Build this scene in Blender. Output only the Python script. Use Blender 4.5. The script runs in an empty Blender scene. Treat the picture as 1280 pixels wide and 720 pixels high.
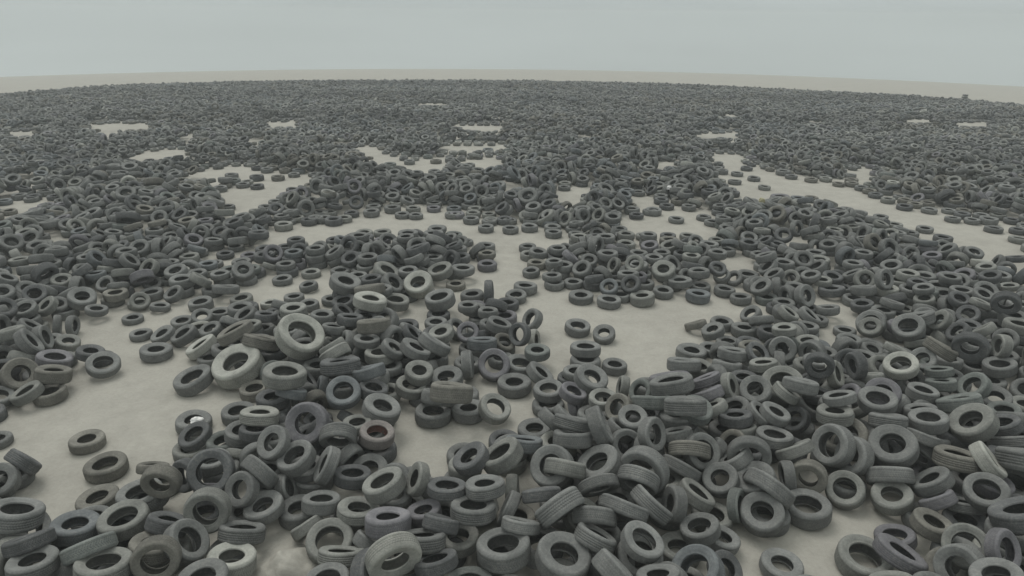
# Tyre dump in a hazy desert, seen from a low drone.
import bpy, math, random
import numpy as np
from mathutils import Vector, Matrix, noise
from mathutils.kdtree import KDTree
from mathutils.bvhtree import BVHTree
rng = np.random.default_rng(11); random.seed(11)
sc = bpy.context.scene
COL = sc.collection

# ------------------------------------------------------------------ camera
F = 850.0; H = 7.8; PIT = math.radians(21.95); ROL = math.radians(0.55); RC = 3009.0
fwd = np.array([0, math.cos(PIT), -math.sin(PIT)]); r0 = np.array([1., 0, 0]); u0 = np.array([0, math.sin(PIT), math.cos(PIT)])
rt = r0*math.cos(ROL)+u0*math.sin(ROL); up = -r0*math.sin(ROL)+u0*math.cos(ROL)
CAM = np.array([0, 0, H])
cd = bpy.data.cameras.new('camera'); cam = bpy.data.objects.new('camera', cd); COL.objects.link(cam)
cd.sensor_width = 36; cd.lens = F/1280*36; cd.clip_start = .1; cd.clip_end = 5000
m = Matrix((( rt[0], up[0], -fwd[0], 0), (rt[1], up[1], -fwd[1], 0), (rt[2], up[2], -fwd[2], H), (0, 0, 0, 1)))
cam.matrix_world = m
sc.camera = cam

def gz(x, y): return -(x*x+y*y)/(2*RC)
def proj(P):
    v = np.asarray(P)-CAM; z = v@fwd; z = np.where(np.abs(z) < 1e-3, 1e-3, z)
    return 640+F*(v@rt)/z, 360-F*(v@up)/z, z
def ray(px, py):
    d = fwd+rt*((px-640)/F)+up*((360-py)/F); return d/np.linalg.norm(d)
def ground_at(px, py, h=0.):
    d = ray(px, py); a = (d[0]**2+d[1]**2)/(2*RC); disc = d[2]**2-4*a*(H-h)
    s = (-d[2]-math.sqrt(disc))/(2*a); return CAM+d*s

# ------------------------------------------------------------------ layout data
SAND = [[(100,398),(150,394),(190,383),(240,378),(290,372),(312,366),(330,352),(410,350),(412,360),(405,372),(340,374),(300,382),(250,395),(215,402),(200,412),(175,425),(182,436),(205,450),(240,462),(272,478),(305,480),(312,490),(300,508),(272,512),(255,516),(215,518),(222,545),(228,570),(200,580),(172,596),(165,612),(110,613),(95,633),(60,634),(20,634),(30,618),(52,604),(56,586),(40,570),(0,558),(0,508),(60,503),(85,492),(92,476),(115,474),(148,468),(152,448),(132,434),(105,425)],[(325,302),(345,285),(400,278),(440,273),(500,262),(540,262),(575,272),(610,286),(680,290),(715,292),(712,303),(652,306),(642,320),(650,340),(665,362),(700,368),(740,376),(800,376),(850,368),(900,374),(930,378),(925,395),(885,402),(880,415),(855,428),(848,448),(828,462),(800,466),(785,452),(755,446),(712,450),(703,432),(682,425),(675,402),(668,385),(640,376),(600,372),(575,380),(540,390),(520,402),(490,402),(505,385),(540,372),(575,360),(600,345),(625,340),(628,318),(625,305),(590,298),(560,285),(520,284),(480,290),(440,290),(400,292),(350,302)],[(592,470),(608,480),(640,495),(662,500),(668,518),(650,538),(600,548),(560,560),(522,575),(490,588),(480,590),(505,570),(520,553),(512,530),(520,528),(560,533),(600,530),(636,526),(640,500),(612,495),(592,484)],[(915,665),(960,668),(1012,662),(1042,655),(1060,628),(1092,628),(1096,648),(1066,676),(1056,700),(1048,720),(912,720),(902,700)],[(335,690),(352,678),(375,680),(388,700),(388,720),(325,720)],[(880,192),(920,190),(935,205),(975,218),(1040,228),(1075,235),(1090,245),(1130,255),(1180,268),(1230,278),(1280,285),(1280,320),(1240,312),(1200,305),(1160,290),(1110,275),(1080,262),(1060,255),(1000,245),(960,245),(930,246),(912,232),(895,222),(915,210)],[(1055,210),(1090,208),(1095,218),(1080,226),(1058,222)],[(775,275),(820,265),(870,262),(880,275),(892,297),(865,292),(830,290),(790,292)],[(790,243),(825,246),(830,262),(800,260)],[(275,240),(330,225),(385,218),(388,228),(350,240),(320,262),(290,262),(278,250)],[(215,222),(270,208),(310,205),(318,213),(350,215),(300,222),(260,222)],[(0,255),(60,243),(68,250),(20,265),(0,282)],[(50,288),(82,285),(88,293),(55,300)],[(435,182),(470,183),(485,195),(520,205),(530,197),(555,195),(558,210),(530,215),(500,208),(460,195)],[(550,181),(628,179),(630,186),(590,189),(552,187)],[(578,198),(625,194),(622,207),(600,208),(575,203)],[(150,198),(190,186),(235,186),(235,193),(180,200)],[(108,154),(150,152),(188,155),(185,162),(115,161)],[(330,152),(370,150),(372,157),(335,159)],[(560,156),(630,155),(628,163),(590,163)],[(865,166),(920,164),(922,172),(880,173)],[(1130,148),(1165,148),(1165,153),(1132,153)],[(1195,152),(1235,152),(1235,158),(1195,158)],[(10,163),(45,162),(45,169),(12,170)],[(225,168),(242,167),(242,174),(225,174)],[(695,237),(735,234),(730,245),(700,246)],[(900,318),(940,320),(945,335),(915,333)],[(1025,370),(1048,366),(1052,384),(1064,390),(1060,405),(1045,412),(1038,432),(1022,430),(1022,408),(1046,398),(1044,386)],[(418,174),(442,176),(440,180),(416,178)],[(722,166),(738,167),(736,171),(722,170)],[(904,141),(921,143),(919,147),(905,146)],[(1108,207),(1126,208),(1124,213),(1108,212)],[(520,128),(560,128),(558,131),(522,131)],[(1010,150),(1030,150),(1030,153),(1010,153)],[(620,222),(645,222),(643,228),(622,227)],[(165,222),(182,220),(180,226),(166,227)],[(820,199),(845,200),(845,207),(822,208)],[(715,232),(735,233),(733,240),(712,240)]]
FAR_EDGE = [(-300,150),(-100,128),(0,118),(40,113.5),(100,109),(160,105),(300,101.5),(400,100),(560,99.5),(640,100),(840,104),(1000,112),(1120,118),(1200,123.5),(1280,131),(1400,140),(1600,158)]
# the front tyres, nine numbers each: x, y, height in steps of 2 mm, axis x, y, z in 1/100, diameter in cm, width in percent of it, tone
NEAR = np.array([-4336,4730,191,15,-57,81,61,41,0,-4300,4660,136,91,20,35,54,28,1,-4285,4961,222,46,72,52,60,36,3,-3666,5102,65,-3,-2,100,72,34,7,-3480,4651,64,-10,-1,99,68,32,7,-3702,4082,391,21,31,93,72,41,0,-3270,4062,290,11,13,99,68,35,4,-2941,4133,301,-2,-6,100,72,33,1,-3262,3601,382,-2,14,99,64,34,0,-3394,3773,414,-30,41,86,65,32,3,-2941,3724,415,-38,46,80,70,31,6,-2770,3587,379,7,21,98,71,33,1,-2775,4436,436,6,-99,-12,60,36,7,-2463,4620,389,13,-80,59,75,34,3,-2724,4703,292,-43,-86,28,56,37,3,-2557,4749,110,5,-69,-72,56,34,5,-2169,4488,318,-33,-74,59,58,35,0,-2329,4214,340,11,-96,24,68,39,1,-2570,4066,330,26,49,83,60,36,3,-2355,3895,317,78,-1,63,67,33,0,-2584,3852,299,19,26,95,65,34,7,-2446,3660,381,27,-94,20,64,36,7,-2020,3837,190,11,19,98,70,40,2,-2056,4133,193,9,50,86,70,34,0,-3797,3862,146,87,-34,35,54,34,1,-1847,4892,335,-30,-24,92,67,38,0,-1569,4822,310,-84,-16,52,68,32,0,-1358,4812,204,8,24,97,65,34,3,-2084,4662,358,52,73,44,66,37,0,-1914,4743,129,95,4,32,54,36,0,-1992,4436,178,-13,-12,99,64,35,0,-1536,4475,199,5,31,95,62,37,0,-1211,4387,198,10,23,97,70,28,1,-1018,4511,357,-34,7,94,71,38,1,-754,4548,390,-83,-27,50,57,32,1,-506,4454,374,5,27,96,64,29,3,-336,4848,376,-48,-8,87,65,35,3,-72,4874,387,-52,11,85,76,37,1,-198,4420,413,-10,27,96,64,33,0,-8,4362,247,-91,19,37,60,31,0,-677,4307,250,-17,13,98,56,35,5,-285,4241,341,3,28,96,72,34,0,-919,4098,334,0,35,94,70,39,5,-517,4089,335,23,59,78,57,37,3,-642,3926,320,-1,49,87,70,35,0,-1386,4135,106,5,-34,94,74,38,1,-1608,4303,105,-54,43,73,54,34,1,-1231,3883,208,4,55,83,68,32,1,-1072,4081,139,51,59,63,54,36,0,-41,3896,276,-10,14,98,80,36,0,-794,3628,453,42,-87,-24,76,34,2,-518,3714,317,-21,42,88,64,32,3,-583,3570,256,-6,46,89,57,35,4,-278,3651,171,6,21,98,72,28,6,353,4771,359,-38,-57,73,74,37,0,458,4722,376,16,62,77,70,36,1,757,4836,336,-48,-11,87,78,30,0,1126,4739,351,-54,-83,11,84,35,0,1485,4912,244,46,48,75,73,32,0,1046,4571,379,35,79,51,69,37,0,720,4541,349,-23,78,58,68,28,0,248,4367,391,-13,58,81,63,32,3,376,4181,422,-54,61,58,79,37,0,647,4154,356,7,72,69,67,38,0,879,4239,368,35,61,71,77,28,0,1114,4345,319,67,35,66,72,33,0,1318,4423,259,-97,-6,24,61,35,0,1538,4580,229,52,13,85,66,33,1,1790,4754,255,-41,-37,83,60,39,0,2085,4972,349,-27,-96,4,74,31,0,2076,4746,261,-43,-6,90,71,36,0,1860,4523,180,84,-48,25,56,31,6,2034,4414,183,-22,-36,91,70,39,0,1482,4213,202,-31,10,95,62,34,0,1658,4203,107,23,2,97,56,33,0,961,3882,368,35,-15,93,65,29,0,720,3570,380,72,35,61,68,40,0,626,3933,346,43,41,80,64,37,0,382,3779,306,17,-14,98,79,37,0,1331,3720,248,-57,-17,80,76,38,4,1601,3910,92,39,-35,85,54,36,3,669,3873,146,-5,35,94,56,33,3,1010,3531,377,-17,37,91,60,32,0,576,3459,245,-2,41,91,66,32,2,20,4734,143,99,-8,8,54,39,1,83,4078,335,16,57,81,60,30,0,2593,4877,207,-50,-86,3,62,33,7,2425,4909,177,-98,10,-16,56,34,0,3063,5078,276,-92,-22,34,71,35,0,2884,4792,133,-40,-44,80,65,36,1,2152,4626,277,59,43,68,84,31,0,2489,4603,84,-10,0,100,78,38,0,3389,5074,388,-45,-29,85,80,37,0,3301,4885,206,7,70,71,78,35,0,3237,4693,143,-31,-12,94,66,34,1,3729,5171,248,-77,-41,-49,56,35,0,3585,4757,252,-54,42,73,68,34,0,3521,4543,226,-36,66,66,56,37,5,3769,4570,165,6,40,91,56,32,0,3862,4512,348,-34,-27,90,66,35,0,4043,4811,433,66,-21,72,68,34,2,3873,4924,368,13,28,95,76,36,7,3863,4130,442,-33,43,84,86,35,3,4083,4451,208,-68,-5,73,57,41,3,4364,4819,446,9,45,89,85,39,0,3326,3900,341,-51,-52,68,64,39,1,2913,3968,191,42,13,90,77,28,5,3059,4270,77,-24,18,95,60,33,5,3339,4297,192,19,0,98,63,33,7,2688,4023,87,2,-11,99,80,38,1,2052,3980,57,5,-6,100,63,32,0,3492,3785,420,42,-72,55,60,32,5,3251,3491,448,-34,19,92,64,35,0,2670,3626,235,-19,39,90,61,36,1,-5350,6498,235,70,-45,55,72,41,7,-5140,6263,137,-34,-14,93,64,34,1,-5416,6232,113,41,-10,91,54,37,0,-4976,6363,65,-6,2,100,67,37,7,-5029,6555,204,16,30,94,72,39,7,-4701,6921,133,28,-30,91,71,31,0,-4972,7146,162,25,8,96,61,34,3,-5251,6925,193,28,17,94,74,32,5,-4318,7366,70,8,3,100,73,34,0,-3528,6620,110,-24,-14,96,86,33,0,-3078,6767,213,-15,-31,94,112,36,2,
-2808,6482,58,-2,-3,100,64,36,7,-3187,5827,68,13,-2,99,68,33,0,-2972,5415,193,-23,-28,93,62,31,3,-2462,5140,152,-17,-83,-53,56,30,1,-2349,5292,327,10,18,98,56,36,3,-4077,5507,56,4,0,100,62,35,7,-4972,5535,40,1,1,100,54,30,0,-3183,5009,131,4,48,88,54,33,7,-2268,5979,533,15,11,98,86,35,1,-2360,5470,385,8,30,95,72,32,2,-2382,5945,168,6,-7,100,56,33,3,-1880,5352,385,-9,-84,54,80,32,5,-1682,5938,367,9,-47,88,70,33,4,-2042,6393,154,-89,-27,36,54,37,4,-2202,5920,374,20,45,87,60,33,4,-1269,5746,299,34,-2,94,76,34,0,-1237,5321,285,17,-7,98,65,37,8,-1618,5856,106,50,48,72,54,36,3,-1564,5224,326,6,-90,-43,68,40,0,-2063,4977,429,-36,-60,71,62,28,0,-800,6018,72,6,4,100,76,35,0,-439,6083,72,-1,8,100,70,38,0,-167,6016,149,34,-33,88,68,35,1,-997,6481,302,15,-25,96,62,39,1,-1080,6364,188,25,-6,97,66,34,1,-709,6558,184,-9,-15,98,74,34,0,-198,6918,172,2,-69,72,75,37,5,-499,6858,200,99,1,10,68,33,0,-596,5920,392,9,41,91,86,41,7,-755,6179,175,16,44,89,76,38,0,-1421,6087,307,27,8,96,62,41,3,-1331,6815,418,55,4,83,58,34,0,-1494,6288,412,-25,34,90,72,33,4,-1806,6364,444,-9,30,95,85,35,3,-1932,6652,426,-54,44,72,70,37,1,38,6638,68,-3,2,100,78,34,0,113,7051,88,9,-4,100,75,38,0,323,6801,119,58,1,81,68,33,0,895,7346,168,1,14,99,75,32,0,883,7198,66,0,4,100,74,35,0,1222,7116,56,5,1,100,59,36,0,2211,7463,72,7,1,100,74,35,0,402,6359,163,-4,-9,99,66,34,0,395,6212,58,-5,5,100,70,29,0,661,6815,52,-5,-1,100,54,36,3,839,6280,360,30,-30,91,72,34,0,637,6091,294,35,-7,93,57,38,5,654,6092,129,95,-16,26,54,34,5,927,5909,333,-5,-6,100,60,32,1,1226,6499,132,-99,4,17,54,36,1,1043,5673,383,-62,-46,63,56,33,7,1362,6183,265,-70,-49,51,56,34,6,1589,5893,521,-23,31,92,86,35,0,1359,5693,436,-2,50,86,78,34,6,1689,5862,349,-90,-24,-37,60,34,0,1676,6289,349,-13,36,92,86,32,5,1915,6687,322,4,36,93,76,34,0,2034,6277,349,-37,45,81,72,28,5,1975,5948,372,-36,54,77,68,34,5,2228,6057,416,76,-45,47,57,31,1,2394,6686,307,14,33,93,66,38,0,2517,6899,353,8,27,96,68,38,0,2763,6824,406,33,-45,83,56,29,3,2457,5960,428,-38,-50,78,62,35,0,2738,6538,408,-15,25,96,60,34,1,1939,5681,374,-46,36,81,66,31,1,1578,5314,633,0,42,91,77,36,0,2129,5525,376,-10,27,96,64,33,3,2393,5604,374,55,-17,82,57,29,0,1139,5432,419,-7,-34,94,56,34,0,1254,5111,465,66,-60,44,62,34,0,1506,5228,385,-22,43,88,58,35,0,575,5328,428,19,46,87,74,31,0,553,5112,405,5,47,88,72,36,0,789,5173,502,90,2,44,72,37,0,239,5748,61,-5,-3,100,68,34,0,121,5145,326,8,43,90,68,33,4,1012,5364,338,55,13,83,56,40,0,2043,5259,263,-62,-35,70,56,35,7,2181,5465,293,-8,23,97,56,31,1,2481,5612,171,-27,-29,92,56,32,0,1570,5009,370,9,65,75,74,34,7,1679,5028,341,30,-67,67,67,41,0,3247,6355,513,-43,-90,-11,59,34,3,3479,6452,354,72,-51,47,60,35,2,3702,6472,452,-98,-13,-11,60,36,3,4239,6561,407,-36,-23,90,70,34,2,4643,6829,344,-47,-48,75,56,41,0,4738,6895,210,-8,40,91,56,33,6,3564,6230,222,-73,-2,68,56,37,5,3549,5712,468,-15,-15,98,70,35,0,3713,5919,425,-34,-41,85,68,36,5,3169,5700,503,-23,35,91,62,31,0,3062,5524,423,-7,17,98,66,40,1,2829,5786,198,-73,-28,62,56,34,3,2510,5557,407,31,-9,95,57,35,0,2420,5283,327,4,14,99,66,32,0,2541,5104,312,-36,61,70,68,32,1,2913,5176,323,-87,-28,40,78,36,0,2750,5928,418,52,7,85,56,37,1,2871,5912,517,16,32,93,68,37,0,3202,6208,236,-1,9,100,56,38,3,4252,6126,322,9,5,99,62,37,0,3999,5719,347,-15,34,93,62,35,0,3881,5417,438,-15,8,98,67,37,0,3507,5415,435,7,40,91,67,36,0,3512,5830,64,8,-21,97,54,34,0,4257,5355,463,-66,4,75,80,37,1,4612,5447,377,-39,24,89,62,38,3,3709,5198,395,35,38,85,58,35,0,4876,6272,324,-78,-2,63,65,33,6,5084,6201,218,-32,-26,91,60,37,0,5746,7158,366,-99,14,8,56,40,1,4461,5865,366,-21,48,85,80,34,6,4796,6045,164,50,-17,85,56,34,0,5142,6252,90,-26,45,86,54,34,1,4990,5932,222,-18,1,98,60,38,6,4557,5239,340,-2,57,82,73,29,0,3909,6516,280,-5,41,91,56,36,1,4538,6293,335,-9,33,94,59,38,6,4622,6490,379,-11,32,94,56,32,6,2802,6481,318,-7,17,98,56,39,0,4869,5620,343,4,51,86,69,36,0,-5585,7044,349,76,43,48,70,33,0,-5653,7363,253,93,28,22,62,35,0,-5692,7974,133,99,15,-6,54,30,0,-5904,7993,131,88,43,-19,54,33,0,
-5518,7577,79,32,-9,94,54,40,1,-5661,8464,137,20,6,98,57,32,0,-5959,8670,224,37,-27,89,72,40,0,-5245,8808,129,42,-56,71,54,34,1,-5145,8388,41,5,0,100,54,28,0,-4779,7895,45,-3,1,100,56,31,0,-4434,7788,98,-31,-25,92,61,30,0,-4148,7758,105,-36,-20,91,68,36,0,-4415,8272,54,0,-8,100,59,32,0,-4160,8315,114,14,-40,90,54,37,0,-3788,7734,202,-20,-26,95,56,33,0,-4024,8535,57,3,4,100,63,35,0,-3759,7376,144,-48,-5,88,77,31,2,-3257,7234,406,-41,5,91,86,31,7,-3440,7299,128,17,16,97,67,34,0,-6012,9339,169,-4,-58,81,56,37,0,-6598,9260,254,20,-26,94,58,35,1,-6352,8116,299,2,-39,92,57,36,0,-6218,8528,189,36,-25,90,56,33,0,-4898,9092,124,-28,-39,87,58,35,0,-5473,9600,85,32,-32,89,55,33,0,-4953,8766,60,13,13,98,54,34,0,-3910,9049,62,-6,-8,99,64,33,1,-4418,8858,68,-5,-5,100,68,37,0,-4196,9232,148,3,28,96,76,34,0,-4621,9381,234,49,42,77,65,41,1,-4154,9824,218,29,-49,82,68,37,0,-6520,8562,323,37,-43,82,60,33,3,-7086,8862,430,48,19,86,56,37,0,-5946,7245,360,-22,15,96,71,36,1,-6429,7863,420,48,-36,80,60,32,3,-2424,7013,474,52,-31,80,110,38,2,-2907,7089,358,19,40,89,86,32,7,-1989,6766,458,-55,33,77,62,28,1,-2324,8791,425,33,-9,94,86,37,0,-1938,8578,421,-16,27,95,86,33,7,-1369,9262,238,-13,-50,86,86,39,2,-1125,9939,200,-26,-17,95,81,33,1,-777,10066,175,2,5,100,76,31,0,-1002,8742,211,-20,-6,98,86,39,0,-584,9220,72,-6,1,100,70,39,0,-589,8378,261,2,5,100,56,35,0,-1840,8115,443,21,8,97,86,34,2,-1649,8824,138,15,0,99,79,35,1,-860,7509,278,-17,-17,97,61,37,1,-542,7603,255,2,-64,77,56,32,5,-1192,7302,364,72,6,70,57,36,3,-2192,8067,312,54,6,84,57,36,3,-2407,7864,331,9,7,99,61,41,0,-2880,8867,56,-2,-5,100,57,37,0,-3175,9134,52,-2,2,100,58,35,0,-2611,9066,54,6,-3,100,58,34,0,-3087,9576,66,-13,-5,99,57,39,0,-3582,9871,53,-3,-3,100,62,31,0,-1956,7477,471,10,21,97,63,36,3,-2114,7291,434,13,25,96,57,35,0,-1658,6993,426,9,8,99,60,31,0,-1614,7222,515,-9,32,94,80,37,7,-898,7072,347,51,36,78,79,35,0,-356,7335,236,-1,30,95,72,37,4,-90,7494,173,35,-35,87,56,33,7,-162,7793,262,32,6,95,66,40,0,-316,8269,232,0,11,99,56,36,0,-332,9019,216,100,-6,3,74,34,3,-1091,6871,381,46,16,87,72,33,0,-3455,8926,47,-2,4,100,54,34,2,-3150,7942,297,9,19,98,56,38,3,204,9574,72,3,7,100,72,37,0,60,9237,66,0,-10,100,64,35,0,652,9767,57,4,1,100,62,36,0,1018,9260,61,-2,-2,100,74,32,0,1409,9093,64,7,1,100,70,33,0,1910,9185,82,-11,5,99,73,39,1,2273,9474,65,2,-4,100,63,39,0,2757,9320,73,7,5,100,72,37,4,3226,9568,62,6,2,100,64,37,0,3378,9262,61,-4,7,100,62,35,0,871,8149,77,10,-10,99,68,37,0,1196,7928,91,-16,-38,91,59,37,0,2458,8252,94,-28,38,88,59,33,7,2621,8009,117,-39,-3,92,60,36,0,2760,7795,53,0,6,100,61,33,0,3076,8150,69,-1,5,100,68,38,0,3296,8564,111,-58,-12,80,60,35,0,1763,9389,223,-39,-62,69,59,35,3,1440,9370,178,-17,-51,84,56,35,4,2340,9873,271,-17,-45,88,71,38,1,1900,9950,348,-38,-67,64,59,31,1,1635,10254,208,-84,-36,41,56,31,1,2900,9902,223,-8,11,99,68,35,0,2568,9692,150,-6,7,100,74,31,0,3226,10040,250,13,-52,84,56,33,3,3313,10050,127,-44,-43,79,54,35,0,3501,10014,100,-46,-42,79,54,36,0,3698,9361,213,-59,-14,79,65,31,0,268,8078,220,-71,-36,60,62,37,0,284,7664,133,92,-34,18,54,29,2,101,7474,300,-61,-72,34,58,36,3,307,10291,61,-8,-6,99,58,36,0,665,10195,269,-3,3,100,57,33,0,617,9840,158,-2,6,100,62,32,0,955,9833,55,-2,2,100,62,34,0,1256,10489,208,-8,-43,90,56,34,0,1249,9639,203,-19,27,94,60,38,3,1769,9706,251,-6,11,99,67,32,0,4268,9741,219,-33,-55,77,56,33,1,4162,8933,251,48,-75,46,68,33,0,3673,8266,261,47,-13,87,58,38,1,3984,8323,198,53,-15,84,64,37,0,4416,8714,135,-9,22,97,62,38,0,3297,7448,409,-14,12,98,58,34,1,4425,8182,50,-1,4,100,58,33,0,4961,8851,147,-20,4,98,62,37,3,4711,8112,202,-47,-48,74,73,37,0,4636,7978,218,-48,-43,76,56,32,1,4840,7531,425,-50,-33,80,73,34,0,5326,7702,442,-86,-1,52,57,34,1,5580,8400,191,-43,-39,82,56,40,0,5796,8823,258,-27,-7,96,56,41,1,5829,8952,376,-22,3,97,56,34,0,5376,7408,420,-77,6,64,57,35,3,6002,8187,319,-45,-37,81,57,28,3,6325,8025,561,-50,-81,-32,66,35,3,6002,7451,318,-54,-47,70,56,34,0,5112,6803,536,-56,-78,-28,71,31,3,4842,6883,456,47,6,88,72,37,7,
6667,9462,297,-45,-41,79,60,30,0,7222,9754,420,-24,1,97,56,34,1,7027,9360,421,-30,-8,95,58,35,3,6509,8700,393,7,-31,95,56,31,0,6217,9082,236,-26,-6,96,56,37,0,6155,8647,343,1,-40,92,56,38,3,4831,9536,100,-9,14,99,78,30,3,5467,9336,369,40,-79,47,64,30,0,5192,9316,201,-6,28,96,71,36,0,5338,8629,75,-30,-15,94,54,34,3,4498,7127,318,38,9,92,56,31,1,3591,7425,258,-21,-1,98,56,34,1,7662,9757,113,-19,13,97,56,34,1,6285,8401,387,30,0,95,56,34,1,5664,7399,451,-47,54,69,57,37,1,4443,7509,110,13,-26,96,54,36,0,-5240,5376,42,0,0,100,58,30,5,-5684,5241,62,0,0,100,69,38,0,-6149,5298,142,1,-4,100,63,37,7,-6601,5380,62,0,0,100,69,38,0,-4411,4951,50,0,0,100,64,33,0,-4809,4900,45,0,0,100,60,30,0,-5268,4898,52,0,0,100,62,35,3,-5748,4877,60,0,0,100,66,37,0,-6115,4937,60,0,0,100,67,37,3,-3980,4531,123,0,0,100,60,30,0,-4422,4526,46,0,0,100,59,33,3,-4791,4512,65,0,0,100,71,38,0,-5336,4486,59,0,0,100,65,37,0,-5672,4502,60,0,0,100,65,37,3,-4466,4095,52,0,0,100,61,35,7,-5313,4086,49,0,0,100,61,33,0,-4074,3543,59,0,0,100,66,37,6,-4440,3607,65,0,0,100,69,38,5,-4805,3651,65,0,0,100,69,38,0,-3988,3152,56,0,0,100,64,37,0,-4442,3219,60,0,0,100,65,37,1,-5709,5370,245,3,-1,100,67,37,5,-6204,5315,263,-1,-3,100,72,38,1,-4866,4946,140,0,0,100,62,35,0,-5308,4941,160,0,0,100,65,35,0,-5742,4885,176,0,0,100,64,37,0,-6055,4967,160,0,0,100,59,30,0,-4522,4326,136,-12,5,99,58,30,6,-4868,4566,174,0,0,100,58,30,0,-5798,4538,170,0,0,100,63,35,0,-3930,4068,122,-69,-4,72,64,35,0,-4477,4017,147,0,0,100,62,30,1,-4874,4069,66,0,0,100,73,38,5,-4428,3658,256,-13,-91,41,65,35,0,-4748,3472,183,2,-5,100,67,37,0,-3939,3199,249,-4,10,99,62,33,5,-5346,5282,243,46,88,8,66,37,0,-5683,5485,446,4,-1,100,61,33,1,-5989,5441,146,90,38,22,60,33,0,-4849,4892,241,0,0,100,62,33,0,-5245,4934,264,0,0,100,62,33,1,-4238,4336,159,-72,69,8,64,35,3,-5465,4641,205,-7,-23,97,69,38,0,-4474,4024,254,0,0,100,68,37,0,-4836,4153,186,0,0,100,63,35,0,-4436,3796,265,1,-97,25,62,33,0,-3985,3416,248,1,72,69,66,37,0,-4173,3073,136,-88,-2,47,60,33,6,-5437,5197,229,46,88,8,64,33,3,-5596,5042,236,52,85,8,58,30,0,-4091,4177,232,-75,2,66,64,37,1,-3927,3777,160,86,41,31,59,30,0,-4087,3852,150,100,9,0,61,33,4,-4087,3572,262,-22,85,48,64,35,0,-4372,3163,216,43,22,88,64,35,3,-3898,2881,339,9,5,100,72,38,0,-5529,5120,276,49,87,0,64,33,0,-6374,5133,147,75,55,37,63,35,0,-6501,5472,296,4,0,100,65,37,6,-5094,4708,105,46,-25,85,62,33,0,-4216,3837,176,-100,-5,0,70,38,0,-4504,3436,268,38,40,83,61,30,6,-4225,3352,148,50,82,28,62,35,3,-3851,2876,520,18,4,98,61,30,0,-8764,8446,48,0,0,100,59,30,0,-8748,8109,61,0,0,100,69,37,3,-8811,7679,54,0,0,100,62,35,0,-8392,8892,48,0,0,100,60,30,0,-8390,8476,64,0,0,100,68,38,3,-8412,8034,59,0,0,100,65,37,4,-8346,7671,66,0,0,100,72,38,0,-8371,7213,62,0,0,100,67,38,0,-7931,8963,47,0,0,100,59,33,3,-7998,8400,47,0,0,100,59,33,1,-7978,8041,57,0,0,100,64,37,0,-7939,7594,61,0,0,100,68,37,0,-7881,7221,60,0,0,100,67,37,0,-7926,6784,55,0,0,100,62,35,1,-7505,9330,65,0,0,100,71,38,0,-7468,8987,54,0,0,100,64,35,1,-7494,8434,49,0,0,100,60,33,0,-7487,7629,61,0,0,100,68,37,1,-7542,7196,59,0,0,100,65,37,0,-7474,6813,69,0,0,100,86,33,0,-7475,6352,65,0,0,100,71,38,0,-7038,9394,56,0,0,100,66,35,1,-7069,8911,60,0,0,100,66,37,0,-7108,8528,44,0,0,100,59,30,0,-7057,8004,52,0,0,100,61,35,0,-7084,6851,60,0,0,100,64,37,0,-6940,6279,64,0,0,100,69,38,0,-7059,5914,45,0,0,100,60,30,0,-6654,9780,55,0,0,100,65,35,0,-6611,9423,55,0,0,100,64,35,0,-6640,8904,63,0,0,100,80,33,1,-6630,8500,62,0,0,100,67,38,0,-6630,8014,60,0,0,100,65,37,0,-6697,7672,56,0,0,100,66,35,0,-6655,7226,60,0,0,100,65,37,5,-6615,6797,42,0,0,100,58,30,0,-6548,6264,56,0,0,100,66,35,0,-6572,5923,65,0,0,100,71,38,0,-6699,5493,177,-3,3,100,82,33,1,-6256,10160,62,0,0,100,67,38,0,-6202,9815,49,0,0,100,61,33,2,-6158,8941,49,0,0,100,60,33,0,-6155,8548,56,0,0,100,66,35,0,-6245,8058,52,0,0,100,61,35,1,-6249,6848,50,0,0,100,63,33,0,-6177,6329,54,0,0,100,64,35,0,-6186,5901,55,0,0,100,63,35,0,-6194,5497,48,0,0,100,61,33,0,-5707,10340,60,0,0,100,67,37,3,
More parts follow.
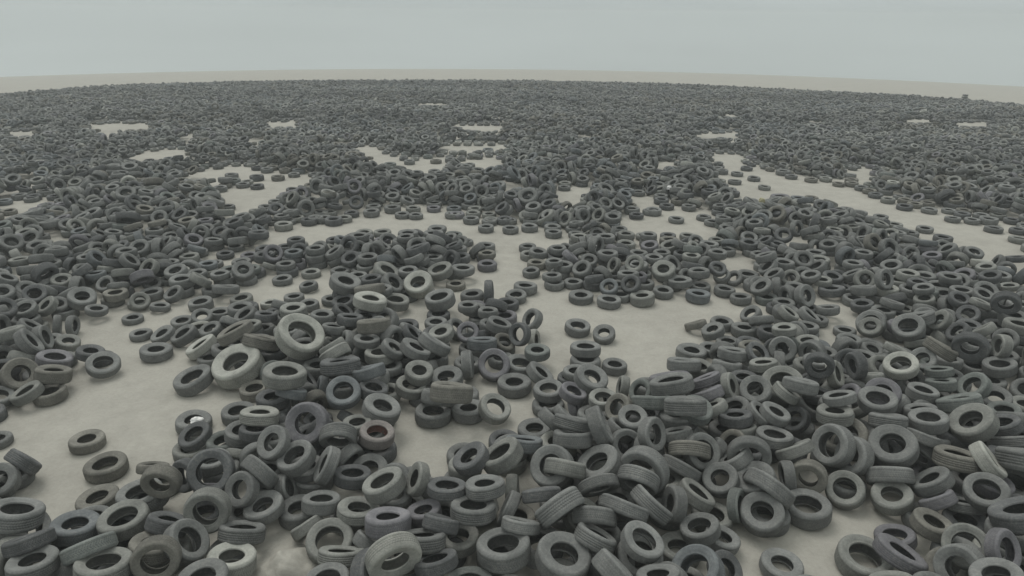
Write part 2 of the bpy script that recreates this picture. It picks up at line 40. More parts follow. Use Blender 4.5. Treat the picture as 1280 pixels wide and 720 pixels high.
-5885,9746,52,0,0,100,62,35,3,-5776,9315,54,0,0,100,63,35,3,-5744,8990,55,0,0,100,62,35,1,-5767,8426,51,0,0,100,64,33,0,-5822,7656,54,0,0,100,65,35,0,-5733,7252,55,0,0,100,65,35,0,-5742,6688,65,0,0,100,71,38,3,-5811,6306,47,0,0,100,60,33,0,-5796,5922,45,0,0,100,61,30,0,-5752,5554,47,0,0,100,60,33,3,-5316,10636,49,0,0,100,62,33,0,-5314,10168,60,0,0,100,64,37,1,-5326,9840,44,0,0,100,60,30,0,-5303,9229,61,0,0,100,68,37,0,-5331,8909,45,0,0,100,61,30,1,-5341,7145,60,0,0,100,65,37,0,-5351,6781,64,0,0,100,69,38,0,-5358,5961,53,0,0,100,64,35,3,-5366,5545,133,-2,2,100,64,37,6,-4946,11070,52,0,0,100,60,33,3,-4948,10616,42,0,0,100,57,30,0,-4879,10212,52,0,0,100,62,35,1,-4884,9741,57,0,0,100,63,37,3,-4908,9350,61,0,0,100,68,37,0,-4917,7222,45,0,0,100,60,30,3,-4932,6749,50,0,0,100,64,33,0,-4512,11018,47,0,0,100,60,33,5,-4494,10616,60,0,0,100,64,37,0,-4521,10239,55,0,0,100,65,35,6,-4468,9843,62,0,0,100,67,38,0,-4467,9393,55,0,0,100,63,35,0,-4046,11503,48,0,0,100,58,30,3,-4108,11002,50,0,0,100,61,33,7,-3995,10700,42,0,0,100,58,30,1,-4116,10184,54,0,0,100,64,35,3,-4134,9862,50,0,0,100,63,33,0,-4095,8048,53,0,0,100,64,35,2,-3663,11138,57,0,0,100,63,37,0,-3568,10595,60,0,0,100,65,37,5,-3608,10221,61,0,0,100,68,37,3,-3624,8442,60,0,0,100,66,37,0,-3578,8110,57,0,0,100,64,37,3,-3611,7233,45,0,0,100,58,30,0,-3192,11513,64,0,0,100,80,33,4,-3310,10970,60,0,0,100,65,37,1,-3236,10644,54,0,0,100,63,35,0,-3224,10193,45,0,0,100,62,30,1,-3235,8505,61,0,0,100,68,37,3,-3144,7574,59,0,0,100,66,37,1,-3123,7141,57,0,0,100,63,37,3,-2729,11444,55,0,0,100,63,35,0,-2753,11130,46,0,0,100,62,30,0,-2744,10692,54,0,0,100,64,35,0,-2756,10221,60,0,0,100,65,37,0,-2791,9754,61,0,0,100,68,37,0,-2782,7999,56,0,0,100,66,35,2,-2765,7621,69,0,0,100,87,33,3,-2768,7216,57,0,0,100,63,37,1,-2885,6889,62,0,0,100,68,38,3,-2693,5371,138,2,0,100,64,37,6,-2334,11578,56,0,0,100,66,35,1,-2363,11188,60,0,0,100,65,37,0,-2426,10619,52,0,0,100,62,35,1,-2426,10280,60,0,0,100,67,37,0,-2344,9874,56,0,0,100,66,35,1,-2355,9335,50,0,0,100,63,33,7,-2339,8955,58,0,0,100,63,37,0,-2398,8482,49,0,0,100,62,33,5,-2436,8117,66,0,0,100,73,38,0,-2382,7662,42,0,0,100,57,30,6,-2375,7128,56,0,0,100,63,37,0,-2344,6774,54,0,0,100,63,35,3,-2388,6343,60,0,0,100,66,37,0,-2330,5938,61,0,0,100,69,37,0,-2366,5472,52,3,0,100,62,33,0,-1925,11470,64,0,0,100,69,38,0,-1930,11129,55,0,0,100,64,35,2,-1932,10675,54,0,0,100,63,35,1,-1843,10171,52,0,0,100,62,35,0,-1922,9766,52,0,0,100,62,35,1,-1862,9325,55,0,0,100,65,35,0,-1983,8980,47,0,0,100,60,33,3,-1905,8075,44,0,0,100,60,30,0,-1908,7629,65,0,0,100,70,38,0,-1912,7026,97,26,35,90,62,35,3,-1990,6806,44,0,0,100,61,30,0,-1863,6346,52,0,0,100,62,35,1,-1963,5908,47,0,0,100,59,33,3,-1897,5513,42,0,0,100,58,30,1,-1488,11468,162,-8,-3,100,68,37,3,-1525,11078,104,-1,27,96,65,35,0,-1492,10748,143,-5,3,100,65,37,4,-1529,10110,53,0,1,100,64,35,0,-1561,9725,57,0,0,100,64,37,4,-1514,8052,47,0,0,100,59,33,1,-1373,7782,42,0,0,100,59,30,1,-1529,7116,60,-2,-1,100,63,37,5,-1441,6311,44,0,0,100,62,30,0,-1507,5567,53,0,0,100,64,35,3,-8795,8482,152,0,0,100,64,35,0,-8682,8015,173,0,0,100,62,35,3,-8738,7666,157,0,0,100,61,35,0,-8316,7551,174,0,0,100,57,30,0,-8430,7254,175,0,0,100,63,35,0,-8026,8612,98,-6,52,85,60,30,3,-8015,7714,182,0,0,100,66,37,0,-7912,7288,184,0,0,100,72,38,0,-7996,6682,154,0,0,100,62,30,3,-7542,9326,189,0,0,100,66,37,0,-7594,8976,159,0,0,100,64,33,3,-7448,8645,123,4,50,86,72,38,0,-7650,8054,50,0,0,100,64,33,5,-7370,7704,268,18,98,0,61,35,3,-7562,7201,166,0,0,100,61,33,7,-7496,6793,186,0,0,100,62,33,1,-7452,6384,189,0,0,100,64,37,0,-7086,9263,166,0,0,100,66,35,0,-7106,8934,178,0,0,100,64,37,5,-7073,8525,146,0,0,100,64,37,4,-6920,7890,125,34,-16,93,59,30,0,-7044,7676,45,0,0,100,58,30,0,-7172,6821,175,6,1,100,64,35,0,-7112,5879,140,0,0,100,63,35,1,-6604,10169,182,0,0,100,68,38,0,-6696,9844,158,0,0,100,63,33,1,-6590,9462,154,0,0,100,61,30,0,-6600,9122,154,9,54,83,67,37,3,-6614,8462,172,0,0,100,63,33,0,-6591,7848,228,-9,54,83,65,35,4,-6600,7630,163,0,0,100,62,35,0,
-6734,7132,153,-14,-20,97,59,33,0,-6568,6854,127,0,0,100,62,30,0,-6790,5418,289,-1,3,100,61,35,3,-6198,10138,167,1,0,100,61,30,0,-6296,9713,145,0,0,100,59,33,0,-6062,8822,139,1,-1,100,59,33,7,-6313,8025,162,0,0,100,68,37,0,-6278,7596,58,0,0,100,66,37,1,-6270,7262,52,0,0,100,61,35,0,-6067,6733,104,43,-33,84,62,30,0,-6336,6536,101,-24,40,88,63,35,3,-6253,5900,150,0,0,100,59,30,0,-6216,5592,156,1,0,100,68,38,0,-5893,10720,282,-98,-17,6,71,38,0,-5852,10114,110,-21,-46,86,65,37,1,-5646,9810,109,50,6,87,66,35,1,-5746,9192,199,-17,47,86,59,30,0,-5948,7336,115,-47,29,83,65,37,0,-5707,6267,148,0,0,100,66,35,0,-5776,5914,144,0,0,100,65,35,0,-5821,5502,144,2,-1,100,66,35,3,-5341,10599,153,0,0,100,64,35,1,-4892,10254,153,0,0,100,61,33,4,-4863,9792,164,0,0,100,61,35,0,-4929,9437,187,0,0,100,72,38,0,-4495,9768,170,0,0,100,59,33,0,-4243,11026,152,0,0,100,63,37,3,-4124,10692,150,0,0,100,72,38,3,-4130,10070,150,0,0,100,60,30,6,-3706,11215,168,0,0,100,64,35,1,-3634,10572,164,0,0,100,62,30,3,-3628,10226,169,0,0,100,62,33,0,-3723,8759,52,0,0,100,62,35,3,-3674,8429,178,0,0,100,67,37,0,-3794,8064,111,-64,-9,76,60,30,2,-3653,7723,67,0,0,100,83,33,3,-3020,11868,112,-43,10,90,63,35,0,-3158,11505,178,0,0,100,61,33,3,-3089,11148,112,47,17,87,66,37,1,-3264,10634,167,0,0,100,67,38,0,-3111,8477,215,29,43,86,62,35,0,-3254,8021,60,0,0,100,66,37,0,-3289,7728,162,-7,6,100,65,35,0,-2665,11722,164,2,2,100,65,35,3,-2618,11374,168,0,0,100,67,37,0,-2911,11089,181,36,9,93,66,37,1,-2586,10677,158,0,0,100,61,35,4,-2616,10406,217,-17,-39,90,65,37,3,-2746,8015,168,0,0,100,65,37,3,-2751,7631,181,0,0,100,62,30,0,-2836,7201,157,0,0,100,62,30,3,-2681,6748,130,46,-43,78,62,35,6,-2809,6014,60,0,0,100,68,37,0,-2389,11956,182,0,0,100,65,35,1,-2323,11567,162,0,0,100,60,33,5,-2380,10937,117,19,-48,86,66,35,0,-2371,10592,267,98,-16,8,67,37,0,-2372,9794,153,0,0,100,58,30,0,-2404,8072,197,0,0,100,72,38,3,-2417,7741,127,0,0,100,57,30,0,-2478,7137,152,0,0,100,60,30,0,-2492,6401,173,0,0,100,62,35,7,-2513,5401,233,16,2,99,66,37,0,-1836,11825,121,33,-45,83,67,38,0,-1900,10982,162,0,-1,100,63,37,0,-1794,10342,202,-2,-39,92,64,37,0,-2056,9832,160,0,0,100,66,35,7,-2027,9386,154,-11,1,99,63,35,0,-1947,9000,149,0,0,100,64,35,3,-1931,8478,60,0,0,100,65,37,5,-1976,8017,154,0,0,100,71,38,0,-1913,7673,191,0,0,100,68,37,1,-1679,6990,250,-32,95,0,63,33,0,-1776,6731,144,-10,-1,99,62,33,0,-1889,5444,168,-17,-12,98,69,37,3,-1400,11531,291,0,3,100,72,38,0,-1380,11215,235,15,-13,98,63,33,1,-1571,9630,298,-1,-5,100,61,30,0,-1536,9258,50,-1,0,100,61,33,0,-1450,7589,168,-28,-35,89,58,30,1,-1406,7164,373,-84,53,13,66,35,0,-1594,6710,52,0,0,100,63,35,0,-1465,5541,256,-1,5,100,57,30,1,-8667,8008,280,0,0,100,63,35,0,-8702,7694,253,0,0,100,58,30,0,-8302,7538,274,0,0,100,65,37,3,-8539,7299,288,0,0,100,66,37,0,-7900,9118,172,1,3,100,72,38,0,-7942,8053,180,0,0,100,72,38,1,-8137,7394,178,-67,74,6,60,30,4,-7936,6916,186,18,57,80,67,38,0,-7620,9432,320,-9,6,99,63,35,4,-7424,8952,235,28,4,96,58,30,0,-7678,8745,308,68,-43,60,68,38,6,-7365,7927,78,33,14,93,57,30,0,-7616,7536,171,-33,-13,93,72,38,0,-7440,6694,273,6,-10,99,62,30,0,-7169,9903,276,0,-3,100,64,33,0,-7142,9426,240,-13,34,93,61,30,0,-7184,8469,256,0,0,100,61,35,0,-7096,7631,135,0,0,100,63,33,0,-7107,7230,52,0,0,100,62,35,0,-7136,6422,145,-51,85,12,59,30,0,-6586,9752,233,43,-26,87,57,30,0,-6445,9504,310,-58,-6,81,64,37,3,-6380,9222,168,-97,-19,16,68,37,0,-6867,8021,216,36,9,93,66,35,1,-6596,7406,242,-28,-28,92,60,33,0,-6760,7092,236,-14,-20,97,61,30,1,-6770,6717,151,-63,-47,62,71,38,0,-6647,6447,113,-29,55,78,62,33,0,-6122,10586,226,6,-57,82,60,33,1,-6119,10236,263,1,0,100,61,35,0,-6248,9838,222,9,39,91,62,33,1,-6254,9526,248,-7,8,99,61,30,4,-6217,8330,251,-37,-47,81,59,33,1,-6121,7758,113,54,36,76,61,30,0,-6161,6983,146,-6,52,85,58,30,1,-5926,6612,239,-89,2,46,68,37,3,-5661,10690,262,-72,27,64,66,37,0,-5661,8959,164,0,0,100,66,35,7,-6023,7432,171,-47,29,83,62,35,0,-5676,6668,193,0,0,100,70,38,3,-5821,6302,246,0,0,100,59,30,0,-5917,5853,252,-1,0,100,65,35,0,
-5727,5568,347,0,7,100,65,35,0,-5575,10588,184,-72,27,64,60,33,0,-5512,9435,253,-42,49,77,67,37,5,-5056,9971,169,29,-96,0,69,37,0,-3876,10823,124,69,46,56,58,30,0,-3917,10398,87,24,32,91,60,33,1,-3625,10906,108,19,-55,81,62,30,0,-3601,10588,253,0,0,100,61,30,4,-3264,10676,283,0,0,100,62,35,0,-3038,8241,116,52,6,85,67,37,0,-3289,7717,262,-7,6,100,60,33,1,-2687,11384,287,0,0,100,66,37,0,-2911,11146,293,36,9,93,64,33,4,-2918,10642,126,-46,-12,88,65,37,0,-2678,8336,94,-12,44,89,61,33,0,-2786,7952,285,0,0,100,67,37,0,-2747,7516,280,0,0,100,66,35,0,-2191,11394,213,26,-50,83,67,38,0,-2107,10440,136,64,54,55,62,35,0,-2327,10177,168,0,0,100,62,33,0,-2357,9384,154,0,0,100,64,35,0,-2355,8838,223,49,-26,83,69,38,3,-2312,8421,143,0,0,100,59,33,0,-2241,7562,139,65,-45,62,65,37,0,-2158,7250,115,48,26,84,66,35,0,-2247,6481,192,77,28,58,66,37,3,-2414,5965,267,1,-1,100,65,35,3,-2522,5719,146,61,79,5,59,33,1,-1702,11657,227,34,88,35,60,30,3,-1793,11455,203,-3,-1,100,66,37,0,-1884,11067,289,-1,-1,100,70,38,0,-1860,10623,159,0,0,100,62,33,1,-1699,10029,155,0,0,100,59,33,0,-1911,9695,269,46,-7,89,84,33,1,-2071,9346,262,-10,0,99,64,37,3,-1855,8932,274,0,0,100,64,33,0,-2018,8526,163,0,0,100,62,30,1,-1824,7273,114,26,36,90,72,38,0,-1859,6735,242,-11,-1,99,68,38,0,-1794,6385,168,0,0,100,70,38,0,-1478,11996,172,0,0,100,57,30,0,-1596,11079,264,-44,-28,85,62,33,4,-1577,10770,231,-10,4,99,59,30,5,-1359,10353,139,21,60,78,64,33,0,-1629,7949,236,-40,-61,68,73,38,0,-1459,6754,157,-2,1,100,62,33,0,-1447,6300,197,-12,-3,99,59,33,1,-8974,7859,134,-32,67,67,66,35,7,-8420,7868,278,-46,88,8,68,38,0,-8556,8293,148,-94,-27,22,61,33,0,-8266,7117,243,39,-11,92,61,33,0,-8251,8778,130,54,-43,72,61,30,1,-7786,8339,97,54,-4,84,58,30,3,-7780,7578,267,-10,-28,96,62,30,0,-8090,7189,401,39,-11,92,69,37,0,-7315,8961,320,25,5,97,65,35,0,-7370,8732,318,9,-99,8,66,35,6,-7394,8139,117,16,55,82,65,37,3,-7375,7082,204,50,-27,83,59,30,1,-7685,6647,170,-91,-32,25,68,38,6,-7282,6169,156,-73,67,12,64,35,0,-6920,9962,224,-98,-13,18,59,33,3,-7171,9533,320,-13,34,93,86,33,0,-7219,8518,364,0,0,100,64,37,0,-7066,8220,118,13,61,78,63,35,4,-6933,7478,161,79,-58,20,66,37,3,-7065,7151,162,0,0,100,63,37,1,-7210,6094,146,-74,67,7,59,33,0,-6720,10128,302,0,0,100,62,33,0,-6497,10009,333,72,8,69,63,35,4,-6830,9224,145,-89,33,31,61,35,0,-6877,8913,237,53,-9,84,66,35,0,-6807,8286,162,54,81,22,67,38,0,-6842,7392,152,79,-57,24,63,33,0,-6883,6605,147,-65,-45,62,63,35,3,-6102,10556,338,6,-57,82,64,35,0,-6135,10216,371,1,0,100,64,37,0,-6182,9910,307,9,39,92,64,37,3,-6285,8896,178,-60,19,78,63,37,0,-6070,7746,210,54,36,76,61,35,0,-6162,6716,254,36,-34,87,62,33,0,-6169,6232,164,0,0,100,64,35,0,-5868,10034,196,-21,-46,86,66,35,3,-5967,9721,176,-14,11,98,68,37,0,-5796,9461,292,-18,51,84,64,35,1,-5901,6991,151,80,-13,58,68,38,0,-5630,6952,177,12,72,68,64,37,1,-5413,9910,198,-34,70,63,63,33,3,-5137,9714,232,-7,-28,96,67,38,0,-3733,11166,273,0,0,100,62,35,3,-3596,10877,196,19,-55,81,62,33,3,-3287,10977,212,-24,-40,88,61,35,0,-2626,11052,176,65,-55,52,63,37,0,-2933,10641,250,-46,-12,88,66,37,0,-2771,7888,403,0,0,100,67,37,1,-2228,11025,226,47,6,88,64,37,0,-2274,10804,252,12,99,4,61,33,0,-2308,10250,279,0,0,100,68,38,0,-2282,8507,259,-11,-16,98,65,37,3,-2535,7430,180,-83,54,13,73,38,0,-2139,7348,193,48,26,84,58,30,1,-2203,6830,161,13,2,99,64,37,0,-2213,5487,192,68,40,61,61,33,1,-1833,11421,325,-1,0,100,72,38,0,-1808,10986,406,-3,0,100,59,30,0,-2127,10733,126,-69,29,67,62,35,0,-2026,10059,216,-2,57,82,63,37,7,-1757,9276,238,68,-24,69,72,38,0,-1863,7872,320,37,-6,93,62,33,3,-2003,7523,310,-1,-7,100,84,33,1,-1740,7192,270,29,24,92,60,30,2,-1478,11900,391,-1,0,100,82,33,0,-1568,10572,295,7,-62,78,66,35,0,-1565,7496,217,-34,-69,64,62,35,0,-8971,8104,316,54,-61,58,66,35,0,-7711,9091,294,-5,-2,100,62,35,1,-8384,7748,285,-46,88,8,62,33,0,-8145,7143,304,39,-11,92,60,30,0,-7846,8781,160,-4,18,98,62,33,4,-7756,8399,199,54,-4,84,66,37,4,-7728,7808,167,-35,-93,13,64,33,0,-7932,6997,388,-72,57,39,64,35,0,
-7740,6956,254,20,57,80,62,35,0,-7472,9702,399,-6,8,100,64,33,1,-7730,9428,445,-20,-2,98,84,33,0,-7344,9044,429,25,5,97,61,30,0,-7528,8376,301,8,66,75,60,33,6,-7543,7950,234,-65,-38,66,65,37,0,-7168,7906,217,-65,10,76,67,37,3,-6848,9588,166,98,19,0,67,37,0,-7135,9698,443,-13,34,93,68,38,0,-6850,9304,357,-77,38,51,71,38,3,-6903,8582,234,70,0,71,67,37,0,-7448,8261,230,8,66,75,70,38,3,-7298,7392,150,-32,-19,93,66,35,0,-7062,7189,271,0,0,100,64,33,0,-6355,10349,318,-72,64,26,63,33,0,-6584,8820,253,4,74,67,67,37,0,-6889,8468,378,31,-24,92,63,37,0,-6513,8291,215,23,-93,29,64,33,0,-6372,7612,276,-100,8,1,66,37,0,-6324,7262,170,0,0,100,72,38,0,-6476,6932,234,0,0,100,68,37,0,-5517,10295,163,0,0,100,60,30,0,-5908,9876,341,67,13,73,63,35,0,-5539,9724,292,-24,-63,74,61,35,1,-5566,10049,310,-34,70,63,63,33,0,-5494,10000,219,-34,70,63,64,35,0,-3938,10580,241,40,-57,71,66,37,5,-3497,8148,206,-38,-24,89,65,35,0,-3571,7870,220,24,71,66,62,33,0,-3066,7416,173,0,-1,100,65,35,0,-2752,10891,296,-9,-82,57,66,37,3,-2439,7138,256,2,0,100,69,38,0,-2175,6202,163,-58,81,5,60,33,0,-2146,5686,151,50,52,70,63,33,3,-1986,10127,304,-2,57,82,62,35,4,-1854,8214,205,53,73,43,66,35,3,-1940,7130,311,-80,-37,46,69,38,0,-2048,6086,147,-61,72,33,62,35,7,-1590,10888,334,-24,-21,95,62,35,1,-1552,10526,400,7,-63,78,68,37,0,-1781,10194,377,69,63,36,66,37,0,-1535,10033,356,-36,20,91,64,35,0,-1921,8712,158,-39,-92,0,64,33,0,-1634,7478,344,-44,-39,81,71,38,0,-1474,6819,335,-2,7,100,70,38,1,-2999,5363,60,0,0,100,68,37,1,-2629,5371,42,0,0,100,59,30,0,-2153,5245,63,0,0,100,69,38,0,-1685,5303,62,-1,-1,100,68,37,3,-1243,5382,62,0,0,100,68,38,3,-434,5304,60,0,0,100,66,37,0,-9,5245,53,0,0,100,64,35,1,518,5240,57,0,0,100,64,37,3,892,5427,128,9,-10,99,65,37,0,1264,5365,156,0,-2,100,64,37,0,1675,5313,49,0,0,100,63,33,3,2184,5316,90,3,-11,99,64,37,0,2605,5345,146,2,-2,100,67,35,3,3000,5351,59,0,0,100,66,37,0,3463,5293,51,0,0,100,61,35,0,-3039,4896,44,0,0,100,62,30,1,-2104,4877,61,0,0,100,69,37,0,-1734,4938,60,0,0,100,68,37,0,-1259,5024,97,-8,-31,95,68,38,0,-861,4960,54,0,0,100,63,35,0,-420,4929,60,0,0,100,68,37,0,480,4921,52,0,0,100,62,35,3,904,4914,44,0,0,100,59,30,6,1241,4898,61,0,0,100,68,37,1,1670,4962,54,0,0,100,63,35,0,2978,4941,57,0,0,100,64,37,0,3949,4905,48,0,0,100,62,33,3,-3870,4532,41,0,0,100,57,30,0,-3059,4512,62,0,0,100,68,38,0,-2514,4486,56,0,0,100,63,37,3,-2179,4502,57,0,0,100,64,37,0,-1747,4530,62,-1,1,100,67,37,0,-1330,4489,54,0,0,100,63,35,0,-426,4602,49,0,0,100,63,33,3,54,4462,55,0,0,100,66,35,7,458,4543,42,0,0,100,58,30,0,873,4540,64,0,0,100,71,38,3,1316,4562,56,0,0,100,63,37,0,1665,4499,61,0,0,100,67,38,1,2132,4520,65,0,0,100,72,38,0,3424,4531,52,0,0,100,62,35,0,3737,4476,60,-2,0,100,66,35,3,-3384,4094,51,0,0,100,61,35,0,-2536,4086,46,0,0,100,59,33,0,-2139,4054,55,0,0,100,66,35,0,-802,4066,54,0,0,100,64,35,7,-484,4088,50,0,0,100,63,33,3,387,4081,49,0,0,100,63,33,0,950,4148,47,0,0,100,60,33,7,1309,4128,59,0,0,100,67,37,1,3453,4115,65,-1,0,100,70,38,0,-3773,3543,59,0,0,100,66,37,0,-3410,3607,62,0,0,100,68,38,3,-3045,3651,64,0,0,100,69,38,6,-2583,3593,61,0,0,100,68,37,0,-1257,3622,52,0,0,100,63,35,0,-896,3551,54,0,0,100,64,35,0,-402,3630,49,0,0,100,62,33,1,20,3656,62,0,0,100,69,38,0,362,3618,55,0,0,100,64,35,1,915,3644,46,0,0,100,60,33,0,1721,3637,56,0,0,100,63,37,1,2157,3685,61,0,0,100,67,37,0,2538,3625,68,0,0,100,86,33,1,2999,3625,64,0,0,100,70,38,3,3419,3671,42,0,0,100,58,30,0,3959,3631,164,-3,2,100,65,37,0,-3876,3158,149,8,1,100,66,37,0,-3408,3219,60,0,0,100,67,37,0,-3046,3275,59,0,0,100,66,37,0,-2626,3162,57,0,0,100,64,37,0,-2169,3195,61,0,0,100,68,37,3,-1717,3226,41,0,0,100,57,30,0,-818,3195,50,0,0,100,64,33,0,-419,3226,47,0,0,100,60,33,0,-43,3188,55,0,0,100,66,35,0,439,3219,56,0,0,100,63,37,0,822,3258,45,0,0,100,62,30,1,1345,3207,56,0,0,100,66,35,0,2498,3233,60,0,0,100,68,37,1,3071,3090,66,0,0,100,72,38,0,3436,3209,45,0,0,100,62,30,0,3798,3223,59,0,0,100,66,37,0,-2164,5387,201,-22,-4,97,67,37,0,5,5300,165,0,0,100,67,37,0,445,5334,177,3,3,100,72,38,2,
1707,5452,200,0,1,100,64,37,1,2205,5263,192,0,-6,100,62,35,3,3399,5220,220,-22,0,97,68,38,3,-2542,4941,150,0,0,100,64,35,0,-2114,4887,177,0,0,100,63,37,0,-1794,4968,173,0,0,100,61,30,0,-400,5004,171,0,0,100,61,35,1,868,4945,140,0,0,100,63,35,1,1334,4832,171,0,0,100,62,35,1,-3328,4326,135,12,5,99,60,30,0,-2982,4567,164,1,0,100,59,30,0,-955,4558,46,0,0,100,59,33,1,390,4603,127,0,0,100,59,30,0,880,4524,181,0,1,100,64,35,0,-3930,4163,129,69,-4,72,63,35,0,-3373,4017,148,0,0,100,60,30,3,-2976,4070,62,0,0,100,68,38,0,-2551,3956,156,0,0,100,68,37,1,-739,4116,155,0,0,100,60,33,0,-393,4128,154,0,0,100,64,35,1,737,4176,101,-52,6,85,61,30,0,3602,3917,125,20,-69,69,62,35,0,3769,4139,56,0,0,100,63,37,2,-3102,3472,180,-2,-5,100,63,37,1,-2784,3681,179,4,2,100,63,35,3,-2030,3675,65,0,0,100,71,38,0,-1284,3548,165,0,0,100,68,37,0,374,3744,158,0,0,100,63,33,1,705,3597,114,-50,-4,86,67,38,0,1296,3800,49,0,0,100,63,33,1,2150,3712,166,0,0,100,60,33,0,2966,3602,188,0,0,100,66,37,0,3432,3639,142,0,0,100,65,37,0,-3894,3187,358,4,-7,100,59,33,0,-3254,3134,160,0,0,100,60,30,0,-2988,3173,281,-91,29,28,68,37,1,-2298,3370,157,-79,58,20,64,33,1,-2161,3168,173,0,0,100,63,35,0,-1662,3242,134,0,0,100,61,35,1,-1283,3230,52,0,0,100,62,35,0,-729,3428,157,12,-2,99,64,37,0,416,3256,173,0,0,100,65,37,0,825,3224,149,0,0,100,63,37,2,1460,3070,132,16,-34,93,57,30,0,1674,3194,45,0,0,100,61,30,3,2529,3322,178,-1,-6,100,65,35,0,3080,3068,186,0,0,100,66,35,0,3471,3262,143,0,0,100,62,35,6,3798,3211,246,-6,-5,100,66,37,0,-1279,2862,47,0,0,100,61,33,0,3926,2901,133,0,0,100,61,35,0,-1820,5508,198,-75,61,25,60,33,3,1836,5195,215,-72,37,59,62,35,0,3746,5378,44,0,0,100,61,30,0,-2605,4934,252,0,0,100,61,33,0,384,4924,165,0,0,100,67,37,0,777,5242,303,-9,-5,100,60,30,0,2232,4862,46,0,0,100,59,33,0,3788,5070,112,-42,38,82,64,35,5,-2989,4463,264,1,-1,100,69,37,0,-853,4504,143,1,0,100,63,33,1,-539,4422,107,-31,-44,84,62,35,0,-3015,4153,180,0,0,100,64,35,3,-95,4046,57,0,0,100,64,37,0,232,4050,162,-3,-1,100,72,38,0,3718,3825,136,20,-69,69,60,30,0,3841,4155,248,-7,5,100,66,37,0,-3098,3735,214,-2,57,82,61,30,0,-1623,3551,56,0,0,100,67,35,1,-1244,3564,274,0,0,100,62,33,0,-950,3655,267,80,-27,54,71,38,3,1423,3515,84,-14,-33,93,62,30,1,3470,3652,246,0,0,100,62,30,5,3694,3524,112,-61,2,79,61,35,3,-3867,3414,389,10,67,74,66,37,0,-3672,3074,155,89,-4,45,64,33,3,-3083,3215,347,-91,29,28,64,35,1,-2496,3198,229,-65,17,75,60,33,0,-2343,3015,142,-72,-62,30,60,33,0,-1706,3134,227,0,0,100,60,30,0,-882,3273,229,-42,-63,66,64,35,3,881,3334,259,0,0,100,64,35,0,1719,3246,138,0,0,100,64,33,0,2121,3257,54,0,0,100,64,35,0,2535,3269,284,-1,-6,100,63,35,1,2928,3286,146,-85,51,12,59,30,0,3362,3157,251,2,12,99,60,30,0,-3069,2756,235,-48,41,78,58,30,6,1329,3017,223,-9,-36,93,64,35,0,2258,2910,68,20,14,97,60,30,0,2633,2920,147,47,63,62,69,38,0,3314,2820,58,-2,9,100,60,33,5,1729,5485,485,11,-24,96,64,35,6,1040,5162,313,19,-83,52,59,30,0,3912,5372,242,25,36,90,68,38,0,-2254,5043,233,-52,85,8,58,30,0,-682,4737,139,42,34,84,62,35,0,-946,4522,235,1,0,100,57,30,0,-254,4548,145,71,-17,69,71,38,1,-3742,4189,180,78,10,62,66,37,0,572,4401,119,43,-54,72,62,30,6,1011,3936,95,4,-54,84,57,30,0,-2084,3542,299,0,0,100,68,37,0,2268,3525,195,27,-50,83,58,30,1,3202,3736,294,-85,-42,32,68,37,0,-3766,3581,319,25,86,44,64,35,2,-3474,3162,227,-43,22,88,64,35,0,-2647,3264,226,-66,18,73,60,33,0,-1950,3046,167,97,-24,8,68,37,0,-1709,3208,336,0,0,100,80,33,3,-1252,3202,170,0,0,100,71,38,0,-958,3049,122,-42,-67,61,58,30,6,1130,3216,122,-61,-13,78,65,35,0,1872,3083,159,58,-79,20,65,37,0,2199,3215,166,0,0,100,64,37,0,3047,3139,319,21,-10,97,66,35,6,3256,3360,150,-67,74,6,61,33,0,-3960,2872,209,-11,1,99,69,38,0,-3102,2862,311,-47,39,79,63,37,3,-2696,2943,205,-39,37,84,64,35,0,-1793,2849,79,-34,1,94,59,30,0,-1496,2798,113,-31,-2,95,62,35,3,-778,2869,209,0,0,100,60,33,0,1064,2958,174,-81,-54,22,72,38,0,1958,2992,157,57,-79,24,64,33,0,2350,2952,298,20,14,97,63,35,3,2744,3032,138,45,65,62,61,35,3,3353,2885,338,-2,9,100,61,33,0,
